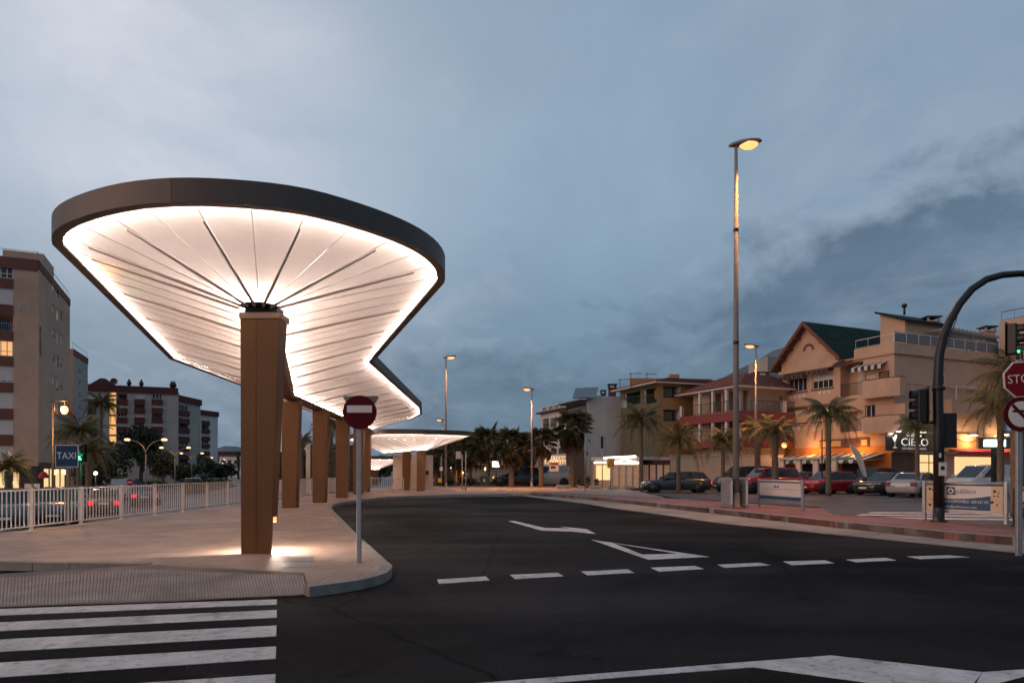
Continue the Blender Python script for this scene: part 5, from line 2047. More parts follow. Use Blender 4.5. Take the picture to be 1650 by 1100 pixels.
# ---- long block across the left street
def bay_block(label, x0, x1, D0, D1, top_px, bays, rows_, lit=None, group=None, side=None, wallm='grey_wall', phase=0):
    A_, B_ = pt(x0, 700, D0), pt(x1, 700, D1)
    A_.z = B_.z = 0
    t_ = thing('apartment_block', label, 'building', A_, 0, group)
    f_ = Fac(t_, A_, B_, BL)
    zt_ = f_.uz((x0 + x1) / 2, top_px)[1]
    hs_, meta = [], []
    for bi, (b0, b1) in enumerate(bays):
        for ri, (y0, y1) in enumerate(rows_):
            r = f_.rect(b0, y0, b1, y1)
            kind = (bi * 3 + ri * 5 + phase) % 4
            hs_.append((*r, .9 if kind == 3 else .2))
            meta.append(kind)
    if lit:
        hs_.append((*f_.rect(*lit), .4))
    f_.wall(BL, zt_, hs_, M[wallm])
    n_ = len(meta)
    for h, kind in zip(hs_[:n_], meta):
        if kind == 3:
            f_.railing(h[0] + .02, h[2] - .02, h[1], h[1] + .8, .04, M['maroon'], step=.2)
            mb_ = MB(); mb_.box(h[0] + .3, .8, h[1], h[2] - .3, .86, h[3] - .2); f_.build(mb_, 'balcony_door', M['glass'])
        else:
            f_.window(h[:4], .2, cols=3, shut=(1.0, .0, .95)[kind], glass='glass', t=.10)
        f_.band('balcony_band', h[0] - .05, h[2] + .05, h[1] - 1.05, h[1] - .01, -.35, -.003, M['maroon'])
    if lit:
        h = hs_[-1]
        o_ = f_.band('lit_stairwell', h[0] + .02, h[2] - .02, h[1] + .02, h[3] - .02, .25, .3, M['glass_lit'])
        m_ = MB()
        for k in range(5):
            z_ = h[1] + (h[3] - h[1]) * (k + .6) / 5
            m_.box(h[0] + .03, .12, z_, h[2] - .03, .24, z_ + .3)
        m_.build('landing', M['dark_brown'], o_)
    f_.band('roof_band', -.1, f_.len + .1, zt_ - .1, zt_ + 1.1, -.3, .4, M['maroon'])
    dd = f_.B - f_.A
    nn = Vector((-dd.y, dd.x, 0)).normalized() * 10
    if nn.y < 0:
        nn = -nn
    body_walls(t_, [B_, B_ + nn, A_ + nn, A_], BL, zt_ + .8, M[wallm])
    slab(t_, [A_ + nn * .03, B_ + nn * .03, B_ + nn, A_ + nn], zt_ - .3, zt_ - .12, M['terrace'])
    return t_, f_, zt_
bb1, f1, z1_ = bay_block('long grey apartment block with maroon bands and a lit stairwell across the left street', 136, 286, 122, 128, 631.5,
                         [(142, 154), (189, 205), (217, 233), (245, 261.5)], [(634, 643), (651, 657), (665, 672), (679, 687), (694, 700), (708, 715), (722, 730)], lit=(176, 632, 187, 712))
for (px, h_, d_) in ((206.5, 8, .5), (226.5, 7, .5), (276, 8, .4), (280, 6, .5)):
    u_ = f1.uz(px, 620)[0]
    mb = MB(); mb.lathe([(.26, 0), (.26, 1.0), (.42, 1.05), (.38, 1.4), (.12, 2.0), (0, 2.1)], (u_, 1.5, z1_ + .5), 8); f1.build(mb, 'chimney_pot', M['black'])
mb = MB(); u_ = f1.uz(186, 620)[0]; mb.lathe([(0, 0), (.4, .06), (.62, .2)], (0, 0, 0), 12)
o = mb.build('satellite_dish', M['dark_metal'], bb1, f1.loc + Vector((u_, .8, z1_ + 1.6))); o.rotation_euler = (math.radians(80), 0, .4)
u_ = f1.uz(162, 620)[0]
mb = MB(); mb.hexa([(u_ - 2, 1, z1_ + 1.101), (u_ + 2.4, 1, z1_ + 1.101), (u_ + 2.4, 4, z1_ + 1.101), (u_ - 2, 4, z1_ + 1.101)], [(u_ - .2, 1.1, z1_ + 2.4), (u_ + .6, 1.1, z1_ + 2.4), (u_ + .6, 3.9, z1_ + 2.4), (u_ - .2, 3.9, z1_ + 2.4)]); f1.build(mb, 'roof_hut', M['maroon'])
bay_block('stepped grey apartment block with one window bay, right of the lit stairwell block', 276, 323, 130, 142, 648,
          [(286.5, 303)], [(652, 661), (668, 674), (682, 689), (696, 703), (710, 718), (724, 731), (739, 745)], phase=1, side=1)
bay_block('farthest pale apartment block with maroon bands at the end of the left street', 321, 351, 165, 172, 669,
          [(325, 336.5)], [(672, 678), (684, 691), (697, 703), (709, 715), (721, 727)], phase=2, wallm='white_wall')

# ---------------------------------------------------------------- low walls, pavilion, gabion
# neon pavilion
nb = thing('shop_pavilion', 'small white shop pavilion outlined with glowing white tube lights', 'building', pt(990, 770, 55).xy.to_3d())
fn = Fac(nb, pt(957, 770, 56), pt(1031, 770, 53), 0)
zt = fn.uz(990, 741)[1]
hs = [fn.rect(959, 749, 983, 773)] + [fn.rect(986 + k * 11, 750, 995.5 + k * 11, 785) for k in range(4)]
fn.wall(.13, zt, [(*h, .2) for h in hs], M['cream'])
mb = MB(); h = hs[0]; mb.box(h[0] + .01, .12, h[1], h[2] - .01, .17, h[3] - .01); fn.build(mb, 'lit_window', M['shop_lit'])
for h in hs[1:]:
    fn.window(h, .2, cols=3, rows=3, glass='glass_dim', t=.05)
mb = MB()
us, ue = fn.uz(984, 745)[0], fn.uz(1030, 745)[0]
zb = fn.uz(1005, 746)[1]
za = fn.uz(1007, 740)[1]
uc_ = (us + ue) / 2
mb.tube([(us, -.06, zb), (uc_, -.06, za), (ue, -.06, zb), (us, -.06, zb)], .035, 6)
u0_, u1_ = fn.uz(958, 745)[0], fn.uz(977, 745)[0]
mb.tube([(u0_, -.06, fn.uz(965, 745)[1]), (u1_, -.06, fn.uz(965, 745)[1])], .04, 6)
mb.tube([(fn.uz(974, 738)[0], -.06, fn.uz(974, 737.5)[1]), (fn.uz(1025, 738)[0], -.06, fn.uz(1025, 735)[1])], .07, 6)
fn.build(mb, 'tube_light', M['neon'])
fn.band('roof', -.3, fn.len + .3, zt + .001, zt + .25, -.03, 5.0, M['white_wall'])
body_walls(nb, [fn.B, fn.B + Vector((0, 5, 0)), fn.A + Vector((0, 5, 0)), fn.A], .13, zt, M['cream'])
# lattice glazed conservatory right of the pavilion
lc = thing('glazed_annex', 'dim glazed annex with white lattice frames between pavilion and garden wall', 'building', pt(1055, 770, 54).xy.to_3d())
fc = Fac(lc, pt(1032, 770, 54), pt(1080, 770, 53), 0)
hs = [fc.rect(1035 + k * 11.3, 748, 1045 + k * 11.3, 786) for k in range(4)]
fc.wall(.13, fc.uz(1055, 741)[1], [(*h, .2) for h in hs], M['maroon'])
for h in hs:
    fc.window(h, .2, cols=3, rows=4, glass='glass_dim', t=.05)
body_walls(lc, [fc.B, fc.B + Vector((0, 4, 0)), fc.A + Vector((0, 4, 0)), fc.A], .13, fc.uz(1055, 741)[1], M['maroon'])
# garden wall
gw = thing('garden_wall', 'pale rendered garden wall behind the dark van and the palms', 'wall', pt(1080, 770, 52).xy.to_3d())
fg = Fac(gw, pt(1080, 770, 52.5), pt(1262, 770, 52.5), 0)
fg.wall(.13, fg.uz(1120, 735)[1], [], M['cream'])
fg.band('coping', 0, fg.len, fg.uz(1120, 735)[1] + .001, fg.uz(1120, 735)[1] + .1, -.05, .3, M['cream'])
u_ = fg.uz(1146, 725)[0]
fg.band('pillar', u_ - .15, u_ + .15, fg.uz(1120, 735)[1] + .101, fg.uz(1146, 724)[1], .0, .28, M['cream'])
# gabion wall behind the columns
gz = PZ
ga_ = thing('gabion_wall', 'dark stone filled gabion wall with a beige end post behind the columns', 'wall', pt(499, 793, 43.5).xy.to_3d())
p0, p1 = gd(494, 792.5, PZ), gd(574, 792.5, PZ)
p0.y = p1.y = 43.9
wG, hG = p1.x - p0.x, pt(530, 717, 43.9).z - PZ
ga_.location = (p0.x, 43.9, PZ)
mb = MB(); mb.box(0, -.05, 0, .28, .45, hG + .05); mb.build('end_post', M['cream'], ga_)
mb = MB(); mb.box(.282, .0, hG - .06, wG, .4, hG + .02); mb.box(.282, .02, 0, wG, .35, hG - .061); mb.build('cage_frame', M['dark_metal'], ga_)
mb = MB()
r2_ = random.Random(5)
x = .34
nx_, nz_ = int(wG / .24), int(hG / .16)
for j in range(nz_):
    for i in range(nx_):
        cx_ = .42 + (wG - .5) * (i + .5 + (j % 2) * .4 - .2) / nx_
        cz_ = .08 + (hG - .2) * (j + .5) / nz_
        a, b, c_ = r2_.uniform(.08, .12), r2_.uniform(.04, .09), r2_.uniform(.055, .08)
        mb.hexa([(cx_ - a, .019, cz_ - c_), (cx_ - a, .019, cz_ + c_), (cx_ + a, .019, cz_ + c_), (cx_ + a, .019, cz_ - c_)],
                [(cx_ - a * .6, .02 - b, cz_ - c_ * .6), (cx_ - a * .6, .02 - b, cz_ + c_ * .7), (cx_ + a * .7, .02 - b, cz_ + c_ * .6), (cx_ + a * .6, .02 - b, cz_ - c_ * .7)])
M['stone'] = mat('dark_stone', (0.05, 0.043, 0.036), 0.8, var=0.5, scale=4)
o = mb.build('stone', M['stone'], ga_)
o['kind'] = 'stuff'
# round stair wall under the second canopy
rw = thing('round_stair_wall', 'round beige stair wall behind the columns of the smaller canopy', 'wall', pt(662, 780, 51).xy.to_3d())
Yw = 51.0
xl, xr = (630 - CX) / F * Yw, (695 - CX) / F * Yw
cx_, rad = (xl + xr) / 2, (xr - xl) / 2
zt = pt(660, 733, Yw).z
mb = MB()
mb.lathe([(rad, PZ), (rad, zt), (rad - .22, zt), (rad - .22, PZ)], (0, 0, 0), 48)
rw.location = (cx_, Yw + 1.0, 0)
o = mb.build('curved_wall', M['cream'], rw)
mb = MB(); mb.box((686 - 662) / F * Yw, -rad * .72 - .2, 1.2, (691 - 662) / F * Yw, -rad * .72 - .05, 1.5); mb.build('wall_box', M['black'], rw)
sr = thing('stair_railing', 'white stair railing with a sloping handrail beside the round wall', 'railing', gd(596, 790.5, PZ))
mb = MB()
xs = [0.02 + k * .13 for k in range(12)]
hgt = pt(600, 770, sr.location.y).z - PZ
for x in xs:
    mb.tube([(x, 0, .0), (x, 0, hgt)], .012, 5)
mb.tube([(0, 0, hgt), (1.6, 0, hgt)], .025, 6)
mb.tube([(0, 0, .1), (1.6, 0, .1)], .02, 6)
mb.build('railing_panel', M['white_metal'], sr)
mb = MB()
mb.tube([(1.0, -.3, .1), (2.0, -.3, hgt * .95), (2.05, -.3, hgt * 1.05)], .025, 6)
for x in (1.62, 2.05, 2.35):
    mb.tube([(x, -.3, 0), (x, -.3, hgt * (1.05 if x > 2 else .6))], .03, 6)
mb.build('sloping_handrail', M['white_metal'], sr)
ec = thing('utility_cabinet', 'pale square utility cabinet standing between the first two columns', 'cabinet', gd(449.5, 794.5, PZ))
mb = MB(); mb.box(-.17, 0, .05, .17, .35, .80); mb.build('cabinet_body', M['cream'], ec)
mb = MB(); mb.box(-.13, .04, 0, .13, .3, .049); mb.build('plinth', M['black'], ec)
mb = MB(); mb.box(-.19, -.02, .801, .19, .37, .84); mb.build('lid', M['cream'], ec)
# low planters / seats at the far edge of the plaza
for k, (x0, x1, y0, y1) in enumerate(((897, 907, 781, 787.5), (908.5, 921, 781, 787), (933, 941, 783, 787.5), (951, 969, 782, 787.5), (979, 999, 782, 788), (1006, 1024, 783, 788))):
    g0, g1 = gd(x0, y1, PZ), gd(x1, y1, PZ)
    w_ = g1.x - g0.x
    h_ = pt(x0, y0, g0.y).z - PZ
    lab = ['shortest pale concrete bench block beside the info board', 'pale concrete bench block left of the tall fan palm', 'narrow pale bench block between the cone shrubs', 'pale bench block beneath the yellow warning sign, left part', 'pale bench block beside the pole of the yellow sign', 'bench block farthest right, before the pavilion lattice'][k]
    mb = MB(); mb.box(0, 0, .06, w_, .6, h_); mb.box(.1, .08, 0, w_ - .1, .5, .059)
    o = mb.build('bench_block', M['cream'], None, g0)
    tag(o, lab, 'bench', 'bench blocks on the plaza edge')

# ---------------------------------------------------------------- hills
def ridge(name, label_pts, Y, depth, m):
    vs, fs = [], []
    top = [pt(x, y, Y) for x, y in label_pts]
    n_ = len(top)
    r3 = random.Random(3)
    for p_ in top:
        vs.append((p_.x, p_.y - depth, -1))
    for p_ in top:
        vs.append((p_.x + r3.uniform(-4, 4), p_.y - depth * .45, p_.z * .52))
    for p_ in top:
        vs.append(tuple(p_))
    for p_ in top:
        vs.append((p_.x, p_.y + depth, -1))
    for r_ in range(3):
        for i in range(n_ - 1):
            fs.append((r_ * n_ + i, r_ * n_ + i + 1, (r_ + 1) * n_ + i + 1, (r_ + 1) * n_ + i))
    mb_ = MB()
    mb_.add(vs, fs, 0, True)
    o_ = struct(name, mb_, m)
    return o_
M['rock'] = mat('hill_rock', (0.115, 0.125, 0.14), 0.9, var=0.35, scale=0.02, bump=0.6, bscale=0.06)
M['hill_blue'] = mat('far_hill', (0.095, 0.125, 0.155), 0.95, var=0.15, scale=0.01)
ridge('hill', [(1060, 700), (1100, 655), (1130, 630), (1160, 611), (1190, 595), (1222, 580), (1245, 565), (1275, 556), (1310, 552), (1360, 560), (1420, 590), (1500, 640), (1560, 700)], 700, 220, M['rock'])
ridge('mountain', [(250, 757), (300, 742), (345, 724), (362, 718), (382, 719), (400, 724), (440, 728), (500, 735), (580, 742), (660, 750), (720, 757)], 2600, 500, M['hill_blue'])
# far low houses below the mountain
for k, (px, D_, y0, w_) in enumerate(((360, 260, 729, 9), (371, 250, 735, 8), (383, 270, 733, 6))):
    p = pt(px, y0, D_)
    bb = thing('far_house', ['tall reddish house far down the left street', 'lower white house far down the left street', 'narrow pale house beside the cypress far down the street'][k], 'building', (p.x, p.y, BL), 0, 'houses far down the street')
    mb = MB(); mb.box(-w_ / 2, 0, 0, w_ / 2, 8, p.z + 1); mb.build('wall', M[['maroon', 'white_wall', 'cream'][k]], bb)
    mb = MB(); mb.box(-w_ / 2 - .3, -.3, p.z + 1.001, w_ / 2 + .3, 8.3, p.z + 1.5); mb.build('roof', M['dark_brown'], bb)
    for j in range(3):
        mb = MB(); mb.box(-w_ / 2 + .8 + j * w_ / 3.4, -.05, p.z - 1.6, -w_ / 2 + 2.0 + j * w_ / 3.4, -.002, p.z - .3); mb.build('window', M['glass'], bb)

# ================================================================== lamps, signs and poles
def tall_lamp(label, px, base_py, top_py, Y=None, z0=0.0, r=0.11, energy=600, side=1, head=1.0, group='tall street lamps', band=False, lift=0.0):
    if Y is None:
        Y = F * (EYE - z0) / (base_py - HY)
    p = pt(px, base_py, Y)
    H_ = pt(px, top_py, Y).z - z0
    t_ = thing('street_lamp', label, 'street lamp', (p.x, Y, z0), 0, group)
    mb_ = MB()
    mb_.tube([(0, 0, 0), (0, 0, H_ * .55), (0, 0, H_)], [r, r * .75, r * .48], 12)
    mb_.lathe([(r * 2.0, 0), (r * 2.0, .03), (r * 1.15, .035), (r * 1.1, .5), (r, .52)], (0, 0, 0), 12)
    po = mb_.build('pole', M['lamp_pole'], t_)
    if band:
        mb_ = MB()
        mb_.lathe([(r * .78, H_ * .762), (r * .78, H_ * .772)], (0, 0, 0), 12)
        mb_.lathe([(r * .72, H_ * .45), (r * .86, H_ * .452), (r * .86, H_ * .46), (r * .72, H_ * .462)], (0, 0, 0), 12)
        mb_.build('clamp', M['black'], po)
    # luminaire: flattened almond shell with the lens under it
    mb_ = MB()
    s_ = head
    prof = [(-.22, .0, .05, .06), (-.10, .03, .12, .09), (.15, .06, .20, .13), (.45, .10, .22, .13), (.70, .14, .15, .09), (.80, .16, .04, .03)]
    rows_ = []
    for (x, z_, w_, h_) in prof:
        rows_.append([(side * x * s_, w_ * math.cos(a_) * s_, H_ + (z_ + h_ * math.sin(a_) * (1.0 if math.sin(a_) > 0 else .35)) * s_) for a_ in [2 * PI * k / 12 for k in range(12)]])
    vs = [q for rr in rows_ for q in rr]
    fs = []
    for i in range(len(rows_) - 1):
        for k in range(12):
            k2 = (k + 1) % 12
            fs.append((i * 12 + k, (i + 1) * 12 + k, (i + 1) * 12 + k2, i * 12 + k2))
    fs.append(tuple(range(12)))
    fs.append(tuple(reversed(range(60, 72))))
    mb_.add(vs, fs, 0, True)
    ho = mb_.build('luminaire', M['lamp_pole'], t_)
    mb_ = MB()
    mb_.lathe([(0.0, -.16), (.12, -.13), (.19, -.06), (.21, .0), (0, 0.01)], (0, 0, 0), 14)
    lo = mb_.build('lens', M['sodium'], ho, (side * .38 * s_, 0, H_ + .07 * s_))
    lo.scale = (1.45 * s_, s_, s_)
    point_light('lamp_light', (side * .75 * s_, 0, H_ - .25 * s_), energy, ORANGE, t_, .15, spot=104)
    return t_


tall_lamp('tallest street lamp, a tapered steel pole rising from the advert frame on the red median', 1186, 817, 236, z0=MZ, r=.122, energy=3600, band=True, head=1.15)
tall_lamp('street lamp right beside the tallest one, its pole passing the red balcony house', 1218, 792, 559, Y=45, r=.10, energy=2300, side=-1, head=1.0)
tall_lamp('street lamp alone in the open sky left of the white house', 857, 787, 628, z0=PZ, r=.09, energy=3600, side=-1, head=.95)
tall_lamp('taller pale street lamp pole in front of the fan palms, behind the smaller canopy tip', 718.5, 788, 577, z0=PZ, r=.09, energy=1300, side=1, head=.95)
tall_lamp('short street lamp partly hidden behind the rim of the smaller canopy', 713, 780, 677, Y=78, z0=0, r=.09, energy=3600, side=-1, head=.95)
# advertising sleeve at the foot of the tallest lamp
pL = gd(1186, 817, MZ)
av = thing('advert_sleeve', 'pale steel advert sleeve seen edge on at the foot of the tallest lamp', 'advert frame', (pL.x, pL.y, MZ))
for s_ in (-1, 1):
    mb = MB(); mb.box(s_ * .27 - .045, -.35, 0.0, s_ * .27 + .045, .75, 1.05); o = mb.build('side_panel', M['galv'], av); bevel(o, .015, 2)
mb = MB(); mb.box(-.224, .3, .1, .224, .36, 1.0); mb.build('back_panel', M['galv'], av)
for s_ in (-1, 1):
    mb = MB(); mb.box(s_ * .27 - .03, -.353, .12, s_ * .27 + .03, -.351, .95); mb.build('poster_edge', M['sign_white'], av)

# lit wall bulb left of the orange cafe, lit box sign and others
def bulb_lamp(label, px, py, Y, m_, r, energy, col_, pole=None, z0=0.0, group=None):
    p = pt(px, py, Y)
    t_ = thing('globe_lamp', label, 'lamp', (p.x, Y, z0), 0, group)
    mb_ = MB(); mb_.lathe([(0, -r), (r * .7, -r * .7), (r, 0), (r * .7, r * .7), (0, r)], (0, 0, p.z - z0), 12); mb_.build('globe', m_, t_)
    mb_ = MB()
    if pole == 'wall':
        mb_.tube([(0, 0, p.z - z0 + r * .9), (0, 0, p.z - z0 + r * 1.6), (0, .8, p.z - z0 + r * 1.8)], .025, 6)
    else:
        mb_.tube([(0, 0, 0), (0, 0, p.z - z0 - r * .9)], .045, 8)
    mb_.build('bracket' if pole == 'wall' else 'pole', M['dark_metal'], t_)
    if energy:
        point_light('globe_light', (0, -r * 1.5, p.z - z0 - r), energy, col_, t_, r)
    return t_


bulb_lamp('orange globe lamp at the corner of the orange cafe, above its porch', 1264, 717, 52, M['sodium'], .22, 150, ORANGE, pole='wall')
bulb_lamp('small warm lamp post before the cream terrace, left of the white light box', 783, 755, 66, M['warm_globe'], .2, 60, ORANGE)
bulb_lamp('small warm twin lamp low beside two thin poles', 746, 760, 66, M['warm_globe'], .16, 40, ORANGE)
bulb_lamp('tiny white lamp among the dark trees left of the paired globes', 154, 762, 62, M['white_lit'], .18, 15, WARM, z0=-1.0)

t2 = bulb_lamp('pair of small bright lamps shining through the ringed palm crown', 1324.5, 662, 44, M['warm_globe'], .14, 160, ORANGE)
mb = MB(); mb.lathe([(0, -.13), (.1, -.1), (.14, 0), (.1, .1), (0, .13)], (.28, 0, pt(1331, 663, 44).z), 12); mb.build('globe', M['warm_globe'], t2)
mb = MB(); mb.tube([(0, 0, pt(1331, 666, 44).z), (.28, 0, pt(1331, 666, 44).z)], .02, 6); mb.build('arm', M['dark_metal'], t2)
# twin globe lamps along the left street
def twin_lamp(label, px, head_py, Y, half):
    p = pt(px, head_py, Y)
    t_ = thing('twin_globe_lamp', label, 'street lamp', (p.x, Y, -1.0), 0, 'twin globe lamps along the left street')
    zt_ = p.z + 1.0
    mb_ = MB(); mb_.tube([(0, 0, 0), (0, 0, zt_ - 1.3)], [.075, .055], 8); mb_.build('pole', M['lamp_pole'], t_)
    for s_ in (-1, 1):
        pts = [(0, 0, zt_ - 1.31)] + [(s_ * half * (1 - math.cos(a_)), 0, zt_ - 1.3 + 1.32 * math.sin(a_)) for a_ in (.25, .55, .85, 1.15, 1.45)]
        mb_ = MB(); mb_.tube(pts, .035, 6); a_o = mb_.build('arm', M['lamp_pole'], t_)
        m2 = MB(); m2.lathe([(0, -.10), (.19, -.09), (.26, 0), (.19, .10), (0, .14)], (0, 0, 0), 12)
        m2.build('globe', M['warm_globe'], a_o, (s_ * half * .93, 0, zt_ - .02))
    point_light('lamp_light', (0, 0, zt_ - .4), 60, ORANGE, t_, .5)
    return t_


for px, py, Y, lab in ((235, 708, 60, 'nearest of the row, before the dark tree'), (282, 721, 82, 'second, left of the stepped block'),
                       (309, 730, 107, 'third, below the farthest block'), (329, 737, 145, 'fourth, over dark shrubs'),
                       (352, 740, 190, 'fifth, small and distant'), (366, 746, 245, 'last and tiniest, beside the first column')):
    twin_lamp('curved two armed lamp with glowing globes: ' + lab, px, py, Y, 1.75)
# wall arm lantern at the tower
lt_ = thing('lantern_lamp', 'dark post with a square bracket and orange lantern before the beige tower', 'street lamp', (pt(85, 700, 36).x, 36, -1.0))
zt = pt(85, 645, 36).z + 1
mb = MB(); mb.tube([(0, 0, 0), (0, 0, 1.2), (0, 0, 1.25), (0, 0, zt)], [.1, .1, .06, .05], 8); mb.build('pole', M['black'], lt_)
mb = MB(); mb.tube([(-.1, 0, zt - .05), (.85, 0, zt - .02)], .03, 6); mb.tube([(.62, 0, zt + .1), (.62, 0, zt - .25)], .025, 6); mb.tube([(0.1, 0, zt - .7), (.1, 0, zt - .1)], .03, 6); mb.build('bracket', M['black'], lt_)
mb = MB(); mb.lathe([(0, -.26), (.13, -.2), (.19, 0), (.12, .16), (0, .2)], (.62, 0, zt - .48), 12); mb.build('lantern', M['sodium'], lt_)
point_light('lantern_light', (.62, -.5, zt - .5), 900, ORANGE, lt_, .2)

# no entry sign with the back of another sign on the same post
Yn = 10.4
g = gd(578.5, 907, PZ)
ne = thing('no_entry_sign', 'round red no entry sign with white bar on a grey post at the platform corner', 'road sign', (g.x, g.y, PZ))
k_ = g.y / F
cz = EYE + (HY - 664.5) * k_ - PZ
mb = MB(); mb.box(-.035, -.02, 0, .035, .02, cz + .22); o = mb.build('post', M['galv'], ne); bevel(o, .006, 1)
rd = 27 * k_
mb = MB(); mb.disc((0.02, -.045, cz), 'y', rd, .03, 40, 0); mb.build('disc', M['sign_red'], ne)
mb = MB(); mb.box(.02 - rd * .74, -.064, cz - 0.0 - rd * .02, .02 + rd * .74, -.0605, cz + rd * .40); mb.build('white_bar', M['sign_white'], ne)
mb = MB()
tri = [(-28 * k_, 11 * k_), (28 * k_, 11 * k_), (29 * k_, 9 * k_), (22 * k_, -2 * k_), (2 * k_, -34 * k_), (-2 * k_, -34 * k_), (-22 * k_, -2 * k_), (-29 * k_, 9 * k_)]
mb.disc((0.02, .04, cz + 16 * k_), 'y', 0, .02, poly=tri[::-1]); mb.build('rear_sign', M['sign_back'], ne)
mb = MB(); mb.box(-.12, -.027, cz + .1, .14, .028, cz + .13); mb.box(-.12, -.027, cz - .13, .14, .028, cz - .10); mb.build('clamp', M['galv'], ne)

# stop sign and no left turn sign at the right edge
zk = PZ
gS = Vector(((1641.5 - CX) / F * 12.0, 12.0, 0.0))
ss = thing('stop_sign', 'grey post with red STOP octagon over a no left turn sign, at the right edge', 'road sign', gS)
k_ = 12.0 / F
mb = MB(); mb.box(-.05, -.03, 0, .05, .03, EYE + (HY - 580) * k_); o = mb.build('post', M['galv'], ss); bevel(o, .008, 1)
cz = EYE + (HY - 612) * k_
oct_ = [(.335 * math.cos(PI / 8 + k * PI / 4), .335 * math.sin(PI / 8 + k * PI / 4)) for k in range(8)]
tl = .07
rot = lambda q: (q[0] * math.cos(tl) - q[1] * math.sin(tl), q[0] * math.sin(tl) + q[1] * math.cos(tl))
mb = MB(); mb.disc((0, -.06, cz), 'y', 0, .025, poly=[rot(q) for q in oct_]); so = mb.build('stop_panel', M['sign_white'], ss)
mb = MB(); mb.disc((0, -.0745, cz), 'y', 0, .006, poly=[rot((q[0] * .94, q[1] * .94)) for q in oct_]); mb.build('red_face', M['stop_red'], so)
o = text('STOP', .215, (0, -.0785, cz + .005), 0, M['sign_white'], so, ext=.002)
o.rotation_euler = (PI / 2, -tl, 0)
cz = EYE + (HY - 667.5) * k_
mb = MB(); mb.disc((-.01, -.06, cz), 'y', .30, .025, 40); so = mb.build('prohibition_disc', M['sign_red'], ss)
mb = MB(); mb.disc((-.01, -.0745, cz), 'y', .225, .006, 40); mb.build('white_face', M['sign_white'], so)
mb = MB()
arrow = [(-.17, .045), (-.13, .075), (.03, .075), (.075, .065), (.09, .02), (.09, -.12), (.05, -.12), (.05, .0), (.035, .03), (-.13, .03)]
mb.disc((-.01, -.079, cz), 'y', 0, .003, poly=arrow[::-1]); mb.build('arrow', M['sign_black'], so)
mb = MB(); d_ = .225 * .7071; w_ = .028
mb.disc((-.01, -.0825, cz), 'y', 0, .003, poly=[(-d_ - w_ * .7, d_ - w_ * .7), (d_ - w_ * .7, -d_ - w_ * .7), (d_ + w_ * .7, -d_ + w_ * .7), (-d_ + w_ * .7, d_ + w_ * .7)]); mb.build('slash', M['sign_red'], so)

# curved mast with traffic lights
def signal_head(parent, loc, rz, lit=None, name='signal_head', h=.95, w=.30):
    """black three lamp head, lenses facing local -y"""
    mb_ = MB()
    mb_.box(-w / 2, -.10, -h / 2, w / 2, .12, h / 2)
    ho = mb_.build(name, M['black'], parent, loc, rz)
    bevel(ho, .03, 2)
    mb_ = MB(); mb_.box(-w * .72, .121, -h * .56, w * .72, .135, h * .56); mb_.build('backboard', M['black'], ho)
    for k, c_ in enumerate(('red', 'amber', 'green')):
        zc = h * .32 - k * h * .32
        m2 = MB()
        r_ = w * .36
        vs, fs = [], []
        n2 = 10
        for q in range(n2 + 1):
            a_ = -.5 + (PI + 1.0) * q / n2
            vs += [(r_ * 1.12 * math.cos(a_), -.10, zc + r_ * 1.12 * math.sin(a_)), (r_ * 1.1 * math.cos(a_), -.24, zc + r_ * 1.1 * math.sin(a_))]
        fs = [(2 * q, 2 * q + 1, 2 * q + 3, 2 * q + 2) for q in range(n2)]
        m2.add(vs, fs, 0, True)
        m2.build('visor', M['black'], ho)
        m2 = MB(); m2.disc((0, -.105, zc), 'y', r_, .012, 18)
        m2.build('signal_lens', M['green_lit'] if lit == c_ else M['sign_back' if False else 'glass'], ho)
    return ho


Yt = F * (EYE - MZ) / (839.5 - HY)
k_ = Yt / F
tm = thing('traffic_light_mast', 'black curved mast arching over the road with three traffic light heads', 'traffic light', ((1512.5 - CX) * k_, Yt, MZ))
arc = []
for (px, py) in ((1512.5, 840), (1512.5, 700), (1511, 620), (1513, 575), (1519, 545), (1530, 518), (1546, 490), (1566, 466), (1590, 450), (1615, 443), (1640, 441), (1690, 441), (1760, 446)):
    arc.append(((px - 1512.5) * k_, 0, EYE + (HY - py) * k_ - MZ))
rr = [.125, .125, .118, .112, .105, .10, .095, .092, .09, .088, .085, .08, .075]
mb = MB(); mb.tube(arc, rr, 14); mp = mb.build('mast', M['black'], tm)
mb = MB(); mb.lathe([(.2, 0), (.2, .03), (.135, .035), (.13, .35), (.125, .36)], (0, 0, 0), 14)
mb.lathe([(.12, 3.38), (.155, 3.40), (.155, 3.47), (.12, 3.49)], (0, 0, 0), 14); mb.build('collar', M['black'], tm)
cz = lambda py: EYE + (HY - py) * k_ - MZ
cx_ = lambda px: (px - 1512.5) * k_
mb = MB(); pts = [(cx_(1546), 0, cz(490)), (cx_(1541), 0, cz(515)), (cx_(1531), 0, cz(540)), (cx_(1523), .0, cz(560)), (cx_(1517), 0, cz(575))]; mb.tube(pts, .012, 5); mb.build('cable', M['black'], tm)
# head on the far side, lenses turned left
signal_head(tm, (cx_(1487), 0.1, cz(653.5)), math.radians(-106), h=.86, w=.36)
mb = MB(); mb.tube([(cx_(1490), .1, cz(680)), (cx_(1500), .05, cz(681)), (cx_(1508), 0, cz(681))], .035, 8); mb.build('arm', M['black'], tm)
signal_head(tm, (cx_(1529), .2, cz(693)), math.radians(160), h=.80, w=.36)
